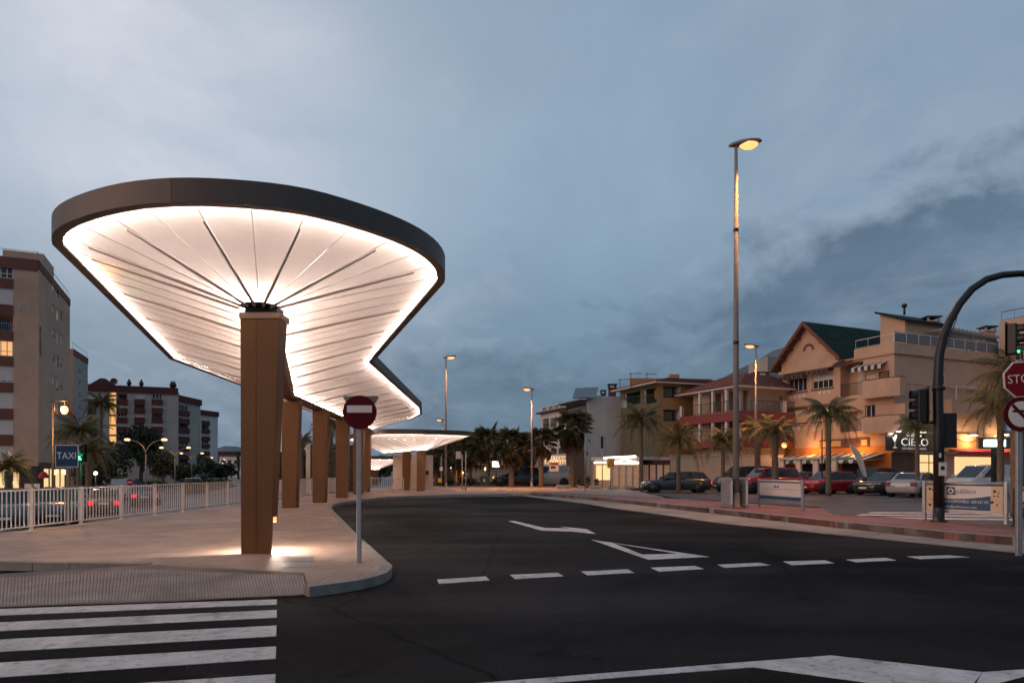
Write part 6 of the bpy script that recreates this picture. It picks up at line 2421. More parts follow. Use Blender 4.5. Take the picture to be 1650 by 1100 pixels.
# head hanging on an arm at the edge, green lit, lenses to the right
hd = signal_head(tm, (cx_(1624), -.2, cz(549)), math.radians(40), lit='green', h=.78, w=.30)
mb = MB(); mb.tube([(cx_(1630), -.15, cz(550)), (cx_(1690), 0, cz(551))], .04, 8); mb.tube([(cx_(1690), 0, cz(551)), (cx_(1690), 0, cz(441))], .04, 8); mb.build('arm', M['black'], tm)
mb = MB(); mb.box(cx_(1506), -.19, cz(766), cx_(1518), -.17, cz(746)); mb.box(cx_(1506), -.19, cz(745.5), cx_(1518.5), -.165, cz(744.5)); mb.build('small_plate', M['sign_white'], tm)
mb = MB(); mb.disc((cx_(1511.5), -.195, cz(754)), 'y', .055, .006, 16); mb.build('plate_symbol', M['sign_black'], tm)
mb = MB(); mb.box(cx_(1508), -.15, cz(737), cx_(1511), -.13, cz(730)); mb.build('push_button', M['sign_white'], tm)
# green signal glowing beside the taxi sign
gt = thing('traffic_light', 'green lit traffic light beside the taxi sign, before dark palms', 'traffic light', (pt(131, 700, 33).x, 33, -1.0))
mb = MB(); mb.tube([(0, 0, 0), (0, 0, pt(131, 742, 33).z + 1)], .05, 8); mb.build('post', M['black'], gt)
signal_head(gt, (0, 0, pt(131, 729, 33).z + 1), 0.0, lit='green', h=.8, w=.28)
point_light('signal_light', (.0, -.4, pt(131, 735, 33).z + 1), 25, (.15, 1.0, .25), gt, .1)

# taxi sign
ts = thing('taxi_sign', 'square blue TAXI sign on a brown post by the left street', 'road sign', (pt(108.5, 740, 30).x, 30, -1.0))
k_ = 30 / F
zc = pt(108.5, 734.5, 30).z + 1
mb = MB(); mb.box(-.07, 0, 0, .07, .1, zc - .1); mb.build('post', M['sign_back'], ts)
mb = MB(); mb.box(-.505, -.04, zc - .49, .505, -.01, zc + .49); o = mb.build('panel', M['sign_white'], ts); bevel(o, .0, 1)
mb = MB(); mb.box(-.475, -.046, zc - .46, .475, -.0405, zc + .46); mb.build('blue_face', M['sign_blue'], o)
text('TAXI', .42, (0, -.048, zc), 0, M['sign_white'], o, sx=.93)

# advertising frames on the median
def ad_frame(label, px0, px1, ytop, ybot, yfoot0, yfoot1, fill):
    g0, g1 = gd(px0, yfoot0, MZ), gd(px1, yfoot1, MZ)
    ang_ = math.atan2(g1.y - g0.y, g1.x - g0.x)
    w_ = (g1 - g0).length
    t_ = thing('advert_stand', label, 'advert frame', g0, ang_, 'advert frames on the median')
    zt_ = pt(px0, ytop, g0.y).z - MZ
    zb_ = pt(px0, ybot, g0.y).z - MZ
    for x in (0, w_):
        mb_ = MB(); mb_.box(x - .045, -.04, 0, x + .045, .04, zt_ + .02); o_ = mb_.build('leg', M['galv'], t_); bevel(o_, .012, 1)
    mb_ = MB(); mb_.tube([(.05, 0, zt_ - .05), (w_ - .05, 0, zt_ - .05)], .05, 10); mb_.box(.05, -.03, zb_, w_ - .05, .03, zb_ + .06); mb_.build('rail', M['galv'], t_)
    mb_ = MB(); mb_.box(.06, -.012, zb_ + .065, w_ - .06, .012, zt_ - .105)
    p_ = mb_.build('banner', M['sign_white'], t_)
    fill(p_, .06, w_ - .06, zb_ + .065, zt_ - .105)
    return t_
M['poster_cream'] = mat('poster_cream', (0.62, 0.46, 0.30), 0.5, var=0.1)
M['poster_blue'] = mat('poster_blue', (0.012, 0.07, 0.15), 0.5, var=0.1)
M['poster_ink'] = mat('poster_ink', (0.02, 0.035, 0.06), 0.5, var=0.05)
def fill_pub(p_, x0, x1, z0, z1):
    w_, h_ = x1 - x0, z1 - z0
    mb_ = MB(); mb_.box(x0, -.016, z0, x0 + w_ * .18, -.0125, z1); mb_.box(x1 - w_ * .145, -.016, z0, x1, -.0125, z1); mb_.build('cream_margin', M['poster_cream'], p_)
    bx0, bx1 = x0 + w_ * .185, x1 - w_ * .15
    mb_ = MB()
    n_ = 12
    top_ = [(bx0 + (bx1 - bx0) * k / n_, z0 + h_ * (.50 + .12 * (k / n_) ** 2 - .04 * math.sin(PI * k / n_))) for k in range(n_ + 1)]
    mb_.disc((0, -.0145, 0), 'y', 0, .004, poly=[(bx0, z0 + h_ * .04), (bx1, z0 + h_ * .04)] + top_[::-1])
    mb_.build('blue_wave', M['poster_blue'], p_)
    text('publieco', h_ * .30, (x0 + w_ * .53, -.0135, z0 + h_ * .78), 0, M['poster_blue'], p_, ext=.001, fit=w_ * .27)
    text('ESPACIO DISPONIBLE : 600 533 101', h_ * .165, (x0 + w_ * .495, -.0175, z0 + h_ * .37), 0, M['sign_white'], p_, ext=.001, fit=w_ * .66)
    text('info@publiecosur.com', h_ * .135, (x0 + w_ * .465, -.0175, z0 + h_ * .16), 0, M['sign_white'], p_, ext=.001, fit=w_ * .42)
    lx, lz, ls = x0 + w_ * .335, z0 + h_ * .79, h_ * .155
    mb_ = MB(); mb_.box(lx - ls, -.0145, lz - ls, lx + ls, -.0128, lz + ls); mb_.build('logo_square', M['poster_ink'], p_)
    mb_ = MB(); mb_.disc((lx, -.0155, lz), 'y', ls * .75, .0015, 24); mb_.build('logo_ring', M['sign_white'], p_)
    mb_ = MB(); mb_.disc((lx, -.017, lz), 'y', 0, .0015, poly=[(-ls * .5, -ls * .36), (ls * .5, -ls * .36), (0, ls * .55)]); mb_.build('logo_triangle', M['poster_ink'], p_)
    mb_ = MB()
    for (fx_, fz_, s_) in ((.05, .86, .05), (.09, .82, .03), (.05, .2, .05), (.90, .80, .05), (.94, .62, .03), (.895, .62, .03), (.87, .38, .05), (.93, .28, .03), (.95, .75, .025)):
        mb_.disc((x0 + w_ * fx_, -.0175, z0 + h_ * fz_), 'y', s_ * h_ * 1.2, .002, 8)
    mb_.build('ornament', M['dark_brown'], p_)
    text('Cons', h_ * .13, (x0 + w_ * .10, -.0175, z0 + h_ * .42), 0, M['dark_brown'], p_, ext=.001)
def fill_plain(p_, x0, x1, z0, z1):
    w_, h_ = x1 - x0, z1 - z0
    mb_ = MB(); mb_.box(x0 + .01, -.016, z0, x1 - .01, -.0125, z0 + h_ * .21); mb_.build('blue_stripe', M['poster_blue'], p_)
    mb_ = MB()
    for k, (fx_, ww) in enumerate(((.36, .02), (.40, .03), (.445, .02), (.475, .015))):
        mb_.box(x0 + w_ * fx_, -.015, z0 + h_ * .70, x0 + w_ * (fx_ + ww), -.0126, z0 + h_ * (.84 if k % 2 else .80))
    mb_.box(x0 + w_ * .06, -.015, z0 + h_ * .62, x0 + w_ * .9, -.0126, z0 + h_ * .635)
    mb_.build('print', M['poster_ink'], p_)
ad_frame('low advert frame with a plain pale banner and blue stripe, right of the tallest lamp', 1223, 1293, 772, 805, 815, 822, fill_plain)
ad_frame('advert frame with the publieco banner, behind the black curved mast', 1489.5, 1621, 775, 824, 837.5, 845, fill_pub)
ad_frame('advert frame cut by the right edge of the photo, behind the stop sign post', 1641, 1760, 784, 816, 846, 853, fill_plain)
# black bollard behind the stop sign post
bo = thing('bollard', 'dark bollard between the publieco frame and the stop sign post', 'bollard', gd(1636, 847, MZ))
mb = MB(); mb.lathe([(.05, 0), (.05, .85), (.035, .9), (0, .91)], (0, 0, 0), 12); mb.build('shaft', M['black'], bo)
mb = MB(); mb.lathe([(.075, .0), (.075, .03), (.05, .035)], (0, 0, 0), 12); mb.build('base_ring', M['black'], bo)

# lit display panel on a dark post
Yd = 36
dp = thing('display_panel', 'glowing cyan white display panel on a dark post above the white van', 'display', (pt(1606, 740, Yd).x, Yd, 0.0))
k_ = Yd / F
z_ = lambda py: EYE + (HY - py) * k_
x_ = lambda px: (px - 1606) * k_
mb = MB(); mb.box(x_(1602), .05, 0, x_(1609), .25, z_(722)); mb.build('post', M['black'], dp)
mb = MB(); mb.box(x_(1582), -.05, z_(722.5), x_(1628), .3, z_(704)); o = mb.build('case', M['dark_metal'], dp); bevel(o, .03, 2)
mb = MB(); mb.box(x_(1583.5), -.062, z_(719.5), x_(1619.5), -.051, z_(708)); mb.build('screen', M['cyan_lit'], o)
point_light('screen_light', (0, -.5, z_(714)), 18, (.7, 1, 1), dp, .3)

# small signs and thin poles on the plaza
def sign_post(name, label, px, foot_py, top_py, panels, r=.035, cat='road sign', group=None, z0=PZ):
    g_ = gd(px, foot_py, z0)
    t_ = thing(name, label, cat, g_, 0, group)
    k2 = g_.y / F
    zt_ = EYE + (HY - top_py) * k2 - z0
    mb_ = MB(); mb_.tube([(0, 0, 0), (0, 0, zt_)], r, 8); mb_.build('post', M['galv'], t_)
    for (pname, x0, x1, y0, y1, m_, dy) in panels:
        mb_ = MB()
        mb_.box((x0 - px) * k2, -.05 - dy, EYE + (HY - y1) * k2 - z0, (x1 - px) * k2, -.036 - dy, EYE + (HY - y0) * k2 - z0)
        mb_.build(pname, m_, t_)
    return t_, k2
sign_post('signal_post', 'thin post with the grey back of a box sign, right of the tall fan palm', 943, 790, 698, [('sign_back', 943.5, 948.5, 700, 725, M['galv'], 0), ('small_box', 943.5, 948, 727, 734, M['sign_back'], 0)])
sign_post('signal_post', 'thin post with a dark double box sign, left of the yellow warning sign', 970.5, 789, 702, [('sign_back', 968, 972, 703, 722, M['black'], 0), ('side_box', 973, 977, 702, 722, M['galv'], .02)])
t_, k2 = sign_post('warning_sign', 'yellow square sign with a red bordered triangle before the white neon pavilion', 984, 788.5, 737, [('panel', 978.5, 990, 738, 754, M['sign_yellow'], 0)])
zc = EYE + (HY - 746) * k2 - PZ
mb = MB(); mb.disc((0, -.054, zc), 'y', 0, .004, poly=[(-.19, -.17), (.19, -.17), (0, .19)]); mb.build('triangle', M['stop_red'], t_)
mb = MB(); mb.disc((0, -.058, zc - .02), 'y', 0, .004, poly=[(-.11, -.10), (.11, -.10), (0, .11)]); mb.build('triangle_inner', M['sign_white'], t_)
t_, k2 = sign_post('info_board', 'pale notice board with a reddish top under the ironmonger fascia', 899.5, 786, 744, [('board', 885, 900, 745, 759, M['sign_white'], 0), ('red_header', 885.5, 899.5, 745.3, 748.5, M['red_render'], .012), ('print', 887, 895, 750.5, 754.5, M['dark_brown'], .012)], cat='notice board')
sign_post('parking_sign', 'thin post with a pale square sign, nearest the twin lamp by the plaza', 744.5, 789, 732, [('panel', 734.5, 743, 727, 739, M['sign_white'], 0)])
sign_post('parking_sign', 'thin bare post beside the pale square sign', 750.5, 791, 727, [('cap_plate', 749, 752, 727, 729, M['galv'], 0)])
sign_post('prohibition_sign', 'thin post with a small pinkish sign just left of the pale lamp pole', 711, 785, 735, [('panel', 708.5, 713.5, 752, 758, M['sign_white'], 0), ('yellow_box', 706, 712, 770, 777, M['sign_yellow'], 0)])
sign_post('street_sign', 'small no entry sign standing behind the fence, left of the blue sign', 210, 812, 771, [('post_plate', 209.3, 210.7, 781, 783, M['galv'], 0)], z0=-1.0)
g_ = gd(210, 812, -1.0); k2 = g_.y / F
ns = bpy.data.objects['street_sign']
zc = EYE + (HY - 776.5) * k2 + 1
mb = MB(); mb.disc((0, -.06, zc), 'y', 5.5 * k2, .02, 20); mb.build('disc', M['stop_red'], ns)
mb = MB(); mb.box(-3.8 * k2, -.078, zc - .9 * k2, 3.8 * k2, -.071, zc + .9 * k2); mb.build('white_bar', M['sign_white'], ns)
bs_ = thing('no_parking_sign', 'small round blue no parking sign behind the fence, right of the red one', 'road sign', gd(221.5, 812, -1.0))
mb = MB(); mb.tube([(0, 0, 0), (0, 0, zc + .2)], .035, 8); mb.build('post', M['galv'], bs_)
mb = MB(); mb.disc((0, -.06, zc), 'y', 5.5 * k2, .02, 20); mb.build('disc', M['sign_blue'], bs_)
mb = MB(); mb.disc((0, -.073, zc), 'y', 0, .004, poly=[(-3.6 * k2, 3.0 * k2), (3.0 * k2, -3.6 * k2), (3.6 * k2, -3.0 * k2), (-3.0 * k2, 3.6 * k2)]); mb.build('slash', M['stop_red'], bs_)
# white box sign on a post, pharmacy-like light strips, ironmonger fascia
lb = thing('light_box_sign', 'glowing blank white box sign on a dark post among the fan palms', 'sign', gd(799.5, 784, PZ))
k2 = lb.location.y / F
mb = MB(); mb.tube([(0, 0, 0), (0, 0, EYE + (HY - 752) * k2 - PZ)], .05, 8); mb.build('post', M['black'], lb)
mb = MB(); mb.box(-6.3 * k2, -.12, EYE + (HY - 752) * k2 - PZ, 6.8 * k2, .12, EYE + (HY - 743) * k2 - PZ); o = mb.build('light_box', M['white_lit'], lb)
ds = thing('lit_kiosk', 'little kiosk with bright white window strips behind the pale lamp pole', 'kiosk', (pt(722, 770, 72).x, 72, 0))
k2 = 72 / F
mb = MB(); mb.box(-16 * k2, 0, 0, 12 * k2, 2, EYE + (HY - 745) * k2); mb.build('body', M['dark_metal'], ds)
for (x0, x1) in ((713.5, 716.5), (718.8, 721), (724.5, 727.5)):
    mb = MB(); mb.box((x0 - 722) * k2, -.06, EYE + (HY - 759) * k2, (x1 - 722) * k2, -.002, EYE + (HY - 750) * k2); mb.build('lit_strip', mat('cool_strip', (.8, .9, 1), .5, var=0, emit=(.75, .9, 1), estr=1.6), ds)
fs_ = thing('ironmonger_sign', 'warm lit cream FERRETERIA fascia sign under the white house', 'sign', (pt(893, 745, 66).x, 66, 0))
k2 = 66 / F
z_ = lambda py: EYE + (HY - py) * k2
x_ = lambda px: (px - 893) * k2
M['fascia_lit'] = mat('lit_cream_fascia', (.8, .6, .4), .5, var=.1, emit=(1, .62, .34), estr=.42)
mb = MB(); mb.box(x_(873.5), 0, z_(747), x_(912), .15, z_(734.5)); o = mb.build('fascia_board', M['fascia_lit'], fs_)
text('FERRETERIA', 7.5 * k2, (x_(893), -.01, z_(738.8)), 0, M['sign_black'], o, sx=1.02)
mb = MB()
for k in range(9):
    xx = x_(876 + k * 4)
    mb.box(xx, -.012, z_(746), xx + .1, -.001, z_(743.5))
mb.build('print', M['dark_brown'], o)
mb = MB(); mb.box(x_(873.5), -1.0, z_(750), x_(912), .1, z_(747.4)); mb.build('white_canopy', M['awning_white'], fs_)
mb = MB(); mb.box(x_(874), 0.16, 0, x_(911), .4, z_(750.2)); mb.build('shop_wall', M['dark_brown'], fs_)
point_light('fascia_light', (0, -1.2, z_(741)), 40, (1, .7, .4), fs_, .3)

# ================================================================== plants
def leaf_strip(mb_, pts, w, mi=0):
    """thin three sided rachis"""
    mb_.tube(pts, [w * (1 - .75 * i / (len(pts) - 1)) for i in range(len(pts))], 3, mi, cap=False)


def frond_mesh(seed, n_=34, droop=1.0, width=.23, m_='frond', up=.55):
    r_ = random.Random(seed)
    mb_ = MB()
    P_ = lambda t: Vector((t * (1 - .18 * t * droop), 0, up * t - (.62 * droop) * t ** 2.1))
    leaf_strip(mb_, [P_(t / 6) for t in range(7)], .016)
    for k in range(n_):
        t = .12 + .88 * (k + .5) / n_
        p_ = P_(t)
        tan = (P_(min(1, t + .03)) - P_(t - .03)).normalized()
        L_ = width * (math.sin(PI * (t * .86 + .12)) ** .6) * r_.uniform(.8, 1.15)
        for s_ in (-1, 1):
            d_ = (Vector((0, s_, 0)) * .7 + tan * .5 + Vector((0, 0, -.40 - .45 * droop * r_.uniform(.5, 1.5)))).normalized()
            e = p_ + d_ * L_
            w_ = tan * .0062
            m1 = p_ + d_ * L_ * .5 + Vector((0, 0, .02))
            mb_.add([p_ - w_, p_ + w_, m1 + w_ * 1.1, e, m1 - w_ * 1.1], [(0, 1, 2, 4), (4, 2, 3)])
    return mb_.mesh('frond', M[m_])


def fan_mesh(seed, m_='fan_leaf', droop=.3):
    r_ = random.Random(seed)
    mb_ = MB()
    leaf_strip(mb_, [(0, 0, 0), (.28, 0, .03), (.52, 0, .02)], .016)
    c_ = Vector((.5, 0, .02))
    n_ = 15
    for k in range(n_):
        a_ = -1.9 + 3.8 * k / (n_ - 1)
        L_ = .5 * (1 - .16 * abs(a_)) * r_.uniform(.9, 1.1)
        d_ = Vector((math.cos(a_), math.sin(a_), 0))
        q = Vector((-d_.y, d_.x, 0)) * .035
        md_ = c_ + d_ * L_ * .6 + Vector((0, 0, -.03 * droop))
        e = c_ + d_ * L_ + Vector((0, 0, -.32 * droop * r_.uniform(.5, 1.5)))
        mb_.add([c_, md_ - q, e, md_ + q], [(0, 1, 2), (0, 2, 3)])
    return mb_.mesh('fan_leaf', M[m_])


FRONDS = [frond_mesh(k, droop=.95 + .26 * k) for k in range(4)]
FANS = [fan_mesh(20 + k, droop=.3 + .4 * k) for k in range(3)]
DRYF = [fan_mesh(30, 'dry_leaf', 1.2)]


def trunk_mesh(h, r0, r1, lean=0.0, fan=False):
    mb_ = MB()
    n_ = max(6, int(h / .28))
    pts, rs = [], []
    for k in range(n_ + 1):
        t = k / n_
        pts.append((lean * t * t, 0, h * t))
        rs.append((r0 + (r1 - r0) * t) * (1.0 + (.10 if k % 2 else -.06)) * (1.25 if t > .9 and not fan else 1.0))
    mb_.tube(pts, rs, 9)
    return mb_.mesh('trunk', M['trunk'])


def palm(label, px, Y, crown_py, radius, z0=0.0, n_=18, kind='feather', r0=.16, lean=0.0, name='palm_tree', group='feather palms', seed=0, tmax=1.25):
    r_ = random.Random(seed + int(px))
    p = pt(px, crown_py, Y)
    h = p.z - z0
    t_ = thing(name, label, 'palm tree', (p.x, Y, z0), 0, group)
    link('trunk', trunk_mesh(h, r0, r0 * .8, lean, kind == 'fan'), t_)
    meshes = FRONDS if kind == 'feather' else FANS
    n_ = int(n_ * 1.5) if kind == 'feather' else n_
    for k in range(n_):
        t = (k + .5) / n_
        az = k * 2.39996 + r_.uniform(-.25, .25)
        if kind == 'feather':
            pitch = 1.0 - t * tmax + r_.uniform(-.15, .15)                # top ones stand up, outer ones spread and hang
            sc = radius * r_.uniform(.85, 1.12) * (1.0 - .2 * (1 - t))
            me_ = meshes[min(3, int(t * 4))]
        else:
            pitch = 1.25 - t * 2.2
            sc = radius * r_.uniform(.85, 1.1)
            me_ = meshes[k % 3] if t < .8 else DRYF[0]
        o_ = link('frond' if kind == 'feather' else 'fan_leaf', me_, t_, (lean, 0, h - (.0 if kind == 'feather' else .25 * t)))
        o_.rotation_euler = (r_.uniform(-.2, .2), -pitch, az)
        o_.scale = (sc, sc, sc)
    return t_


palm('feather palm with a bare ringed trunk before the green roofed house and striped awning', 1335, 41, 672, 2.5, n_=20, r0=.17, seed=1)
palm('feather palm whose crown hides a lamp, left of the orange globe lamp', 1249, 43, 700, 2.3, n_=20, r0=.22, seed=2)
palm('bushy feather palm in front of the right wing of the balcony house', 1222, 46, 697, 2.2, n_=18, seed=3)
palm('drooping feather palm before the garden wall, just left of the tallest lamp', 1165, 44, 715, 2.2, n_=20, r0=.14, seed=4)
palm('wide drooping feather palm at the left end of the garden wall', 1093, 46, 715, 2.5, n_=22, r0=.15, seed=5)
palm('taller dark feather palm before the ochre house loggias', 1033, 50, 682, 2.6, n_=20, r0=.16, seed=6)
palm('feather palm whose trunk hides a letter of the bar sign', 1478, 38, 694, 2.0, n_=14, r0=.13, seed=7)
palm('big shaggy palm with hanging fronds behind the stop sign', 1640, 22, 612, 2.0, n_=26, r0=.22, seed=8, tmax=1.9)
palm('second palm top drooping low behind the stop sign', 1612, 24, 660, 1.8, n_=14, r0=.12, seed=9, tmax=1.5)
FG = 'fan palms on the plaza edge'
palm('tall fan palm with a thick shaggy crown before the white house', 922, 57, 688, 1.95, n_=34, kind='fan', r0=.27, name='fan_palm', group=FG, seed=11)
palm('orange lit fan palm left of the ironmonger sign', 872, 57, 709, 1.6, n_=28, kind='fan', r0=.22, name='fan_palm', group=FG, seed=12)
palm('orange lit fan palm with dead skirt, right of the white light box', 824, 58, 716, 1.85, n_=30, kind='fan', r0=.25, name='fan_palm', group=FG, seed=13)
palm('dark fan palm between the light box and the thin bare post', 786, 62, 714, 2.1, n_=28, kind='fan', r0=.22, name='fan_palm', group=FG, seed=14)
palm('dark fan palm right beside the tip of the smaller canopy', 757, 64, 722, 2.0, n_=26, kind='fan', r0=.22, name='fan_palm', group=FG, seed=15)
palm('dark fan palm under the right tip of the smaller canopy', 733, 66, 726, 2.1, n_=26, kind='fan', r0=.22, name='fan_palm', group=FG, seed=16)
palm('dark fan palm half hidden by the columns of the smaller canopy', 703, 68, 728, 2.1, n_=24, kind='fan', r0=.22, name='fan_palm', group=FG, seed=17)
palm('pale fan palm behind the lamp post next to the orange lit one', 846, 66, 722, 1.8, n_=24, kind='fan', r0=.2, name='fan_palm', group=FG, seed=18)
LP = 'palms beside the left street'
palm('squat dark palm at the left edge, before the lit tower entrance', 14, 33, 758, 1.7, z0=-1.0, n_=20, r0=.2, group=LP, seed=21)
palm('dark spreading palm right of the taxi sign', 128, 52, 702, 3.0, z0=-1.0, n_=24, r0=.22, group=LP, seed=22)
palm('lower dark palm behind the green traffic light', 143, 46, 735, 2.6, z0=-1.0, n_=22, r0=.22, group=LP, seed=23)
palm('slender tall palm standing alone before the lit stairwell', 163, 100, 655, 4.0, z0=-1.0, n_=22, r0=.2, group=LP, seed=24)
palm('thin dark palm seen between the second and third column', 486, 70, 715, 2.4, z0=-1.0, n_=20, r0=.2, group=LP, seed=25)
palm('dark palm seen between the third and fourth column above the gabion wall', 533, 56, 690, 2.6, z0=-1.0, n_=24, r0=.22, group=LP, seed=26)


def crown_mesh(seed, n_clump, n_leaf, m_, rx=1.0, rz=.8, leaf=.10):
    r_ = random.Random(seed)
    mb_ = MB()
    for c in range(n_clump):
        a_, b_ = r_.uniform(0, 2 * PI), math.acos(r_.uniform(-1, 1))
        rad_ = r_.uniform(.35, .85)
        cc = Vector((rx * rad_ * math.sin(b_) * math.cos(a_), rx * rad_ * math.sin(b_) * math.sin(a_), rz * rad_ * math.cos(b_)))
        cr = r_.uniform(.18, .34)
        for k in range(n_leaf):
            d_ = Vector((r_.gauss(0, 1), r_.gauss(0, 1), r_.gauss(0, .8))).normalized() * cr * r_.uniform(.5, 1.05)
            p_ = cc + d_
            t1 = Vector((r_.gauss(0, 1), r_.gauss(0, 1), r_.gauss(0, 1))).normalized()
            t2 = t1.cross(Vector((r_.gauss(0, 1), r_.gauss(0, 1), r_.gauss(0, 1)))).normalized()
            s_ = leaf * r_.uniform(.6, 1.3)
            mb_.add([p_ - t1 * s_, p_ + t2 * s_ * .5, p_ + t1 * s_, p_ - t2 * s_ * .5], [(0, 1, 2, 3)])
    return mb_.mesh('crown', M[m_])


CROWNS = [crown_mesh(41, 46, 42, 'leaf'), crown_mesh(42, 40, 42, 'leaf_mid', rz=.7), crown_mesh(43, 34, 42, 'leaf', rz=1.0)]


def tree(label, px, Y, top_py, width_px, z0=-1.0, base_frac=.30, kind=0, name='broadleaf_tree', group='trees beside the left street', squash=1.0):
    p = pt(px, top_py, Y)
    h = p.z - z0
    t_ = thing(name, label, 'tree', (p.x, Y, z0), 0, group)
    rw_ = width_px * Y / F / 2
    cz_ = h * (base_frac + 1) / 2
    rh = h * (1 - base_frac) / 2
    mb_ = MB()
    mb_.tube([(0, 0, 0), (.05 * rw_, 0, h * .3), (0, 0, h * .6)], [.05 * h * .6, .04 * h * .6, .02 * h * .6], 8)
    r_ = random.Random(int(px))
    for k in range(5):
        a_ = k * 1.3 + r_.random()
        mb_.tube([(.03 * rw_, 0, h * (.28 + .04 * k)), (rw_ * .3 * math.cos(a_), rw_ * .3 * math.sin(a_), h * (.42 + .06 * k)), (rw_ * .6 * math.cos(a_), rw_ * .6 * math.sin(a_), h * (.52 + .07 * k))], [.018 * h * .6, .012 * h * .6, .005 * h * .6], 6)
    mb_.build('trunk', M['bark'], t_)
    o_ = link('crown', CROWNS[kind], t_, (0, 0, cz_))
    o_.scale = (rw_, rw_, rh * 1.15)
    o_.rotation_euler = (0, 0, r_.uniform(0, 6))
    return t_


tree('great dark rounded tree before the long apartment block', 226, 88, 676, 76, kind=0)
tree('lower dark tree filling the gap right of the great rounded tree', 262, 84, 712, 46, kind=1, base_frac=.15)
tree('dark bushy tree under the lit stairwell', 185, 74, 712, 56, kind=2, base_frac=.1)
tree('dark tree left of the nearest twin lamp, low and wide', 150, 66, 728, 70, kind=0, base_frac=.05)
tree('brownish low tree between the second and third twin lamp', 300, 110, 738, 60, kind=1, base_frac=.05)
tree('dark tree below the farthest apartment block', 330, 130, 732, 44, kind=2, base_frac=.05)
tree('low dark tree row end beside the first column', 358, 140, 742, 50, kind=0, base_frac=.02)
tree('tall narrow cypress far down the left street', 384, 200, 727, 8, kind=2, base_frac=.02, name='cypress')
tree('dark tree filling the gap between the first two columns', 447, 80, 716, 60, kind=0, base_frac=.05)
tree('dark tree behind the gabion wall, left of its beige post', 490, 74, 712, 44, kind=2, base_frac=.02)
tree('dark tree behind the gabion wall, above its middle', 545, 66, 705, 60, kind=0, base_frac=.02)
tree('dark tree far behind the round stair wall', 612, 84, 722, 70, z0=0, kind=1, base_frac=.02)
tree('dark tree behind the columns of the smaller canopy', 694, 86, 712, 60, z0=0, kind=0, base_frac=.02)
tree('dark tree crown behind the fan palms under the canopy tip', 742, 84, 708, 56, z0=0, kind=2, base_frac=.02)
# clipped cone shrubs in pots
for k, (px, top, lab) in enumerate(((932, 769, 'left of the thin post'), (947.5, 766, 'tallest, right of the thin post'), (961, 770, 'nearest the yellow sign'))):
    g_ = gd(px, 786, PZ)
    t_ = thing('cone_shrub', 'small dark cone shrub in a pot, ' + lab, 'shrub', g_, 0, 'cone shrubs on the plaza edge')
    h_ = pt(px, top, g_.y).z - PZ
    mb = MB(); mb.lathe([(.16, 0), (.22, .32), (.20, .32), (0, .30)], (0, 0, 0), 10); mb.build('pot', M['dark_brown'], t_)
    o = link('crown', CROWNS[2], t_, (0, 0, .3 + (h_ - .3) * .45)); o.scale = (.26, .26, (h_ - .3) * .55)
# hedge shrubs between the thin poles and the bin
for px, top, w_, lab in ((757, 766, 26, 'left of the green bin'), (720, 770, 30, 'behind the pale lamp pole'), (236, 772, 90, 'along the left street below the twin lamps'), (330, 768, 110, 'along the left street, farther off')):
    Y_ = 60 if px > 500 else 75
    g_ = pt(px, 780, Y_)
    z0_ = PZ if px > 500 else -1.0
    t_ = thing('shrub', 'dark low bush ' + lab, 'shrub', (g_.x, Y_, z0_), 0, 'dark low bushes')
    h_ = pt(px, top, Y_).z - z0_
    o = link('crown', CROWNS[px % 2], t_, (0, 0, h_ * .5)); o.scale = (w_ * Y_ / F / 2, 1.4, h_ * .6)
    mb = MB(); mb.tube([(0, 0, 0), (0, 0, h_ * .5)], .06, 6); mb.build('stem', M['bark'], t_)
# recycling bin
gb2 = thing('recycling_bin', 'dark green recycling container with a sloping lid among the fan palms', 'bin', gd(781, 784, PZ))
mb = MB(); mb.hexa([(-.40, -.3, .08), (.40, -.3, .08), (.40, .4, .08), (-.40, .4, .08)], [(-.46, -.36, .78), (.46, -.36, .78), (.46, .46, .78), (-.46, .46, .78)]); mb.build('bin_body', mat('bin_green', (.02, .045, .03), .5, var=.1), gb2)
mb = MB(); mb.hexa([(-.48, -.38, .785), (.48, -.38, .785), (.48, .48, .785), (-.48, .48, .785)], [(-.2, -.2, 1.02), (.2, -.2, 1.02), (.2, .3, 1.02), (-.2, .3, 1.02)]); mb.build('lid', mat('bin_green', (.02, .045, .03)), gb2)
mb = MB(); mb.box(-.1, -.385, .45, .05, -.365, .66); mb.build('label_plate', M['sign_white'], gb2)

# ================================================================== cars
PAINT = {}
def paint_mat(name, col_, rough=.25):
    return mat('car_paint_' + name, col_, rough, metal=.15, var=.04, coat=.6)


KINDS = {
    'hatch': dict(L=3.95, W=1.70, hood=.93, deck=.93, ws0=1.02, ws1=.22, rr1=-1.42, rr0=-1.88, H=1.48, side=2),
    'sedan': dict(L=4.5, W=1.76, hood=.90, deck=.98, ws0=.98, ws1=.25, rr1=-.95, rr0=-1.62, H=1.43, side=2),
    'wagon': dict(L=4.6, W=1.78, hood=.90, deck=.95, ws0=1.02, ws1=.30, rr1=-1.75, rr0=-2.18, H=1.45, side=3),
    'suv': dict(L=4.4, W=1.84, hood=1.08, deck=1.08, ws0=1.0, ws1=.42, rr1=-1.75, rr0=-2.08, H=1.72, side=3),
    'van': dict(L=4.35, W=1.80, hood=1.10, deck=1.15, ws0=1.45, ws1=.62, rr1=-2.02, rr0=-2.10, H=1.84, side=1),
}
CAR_MESH = {}


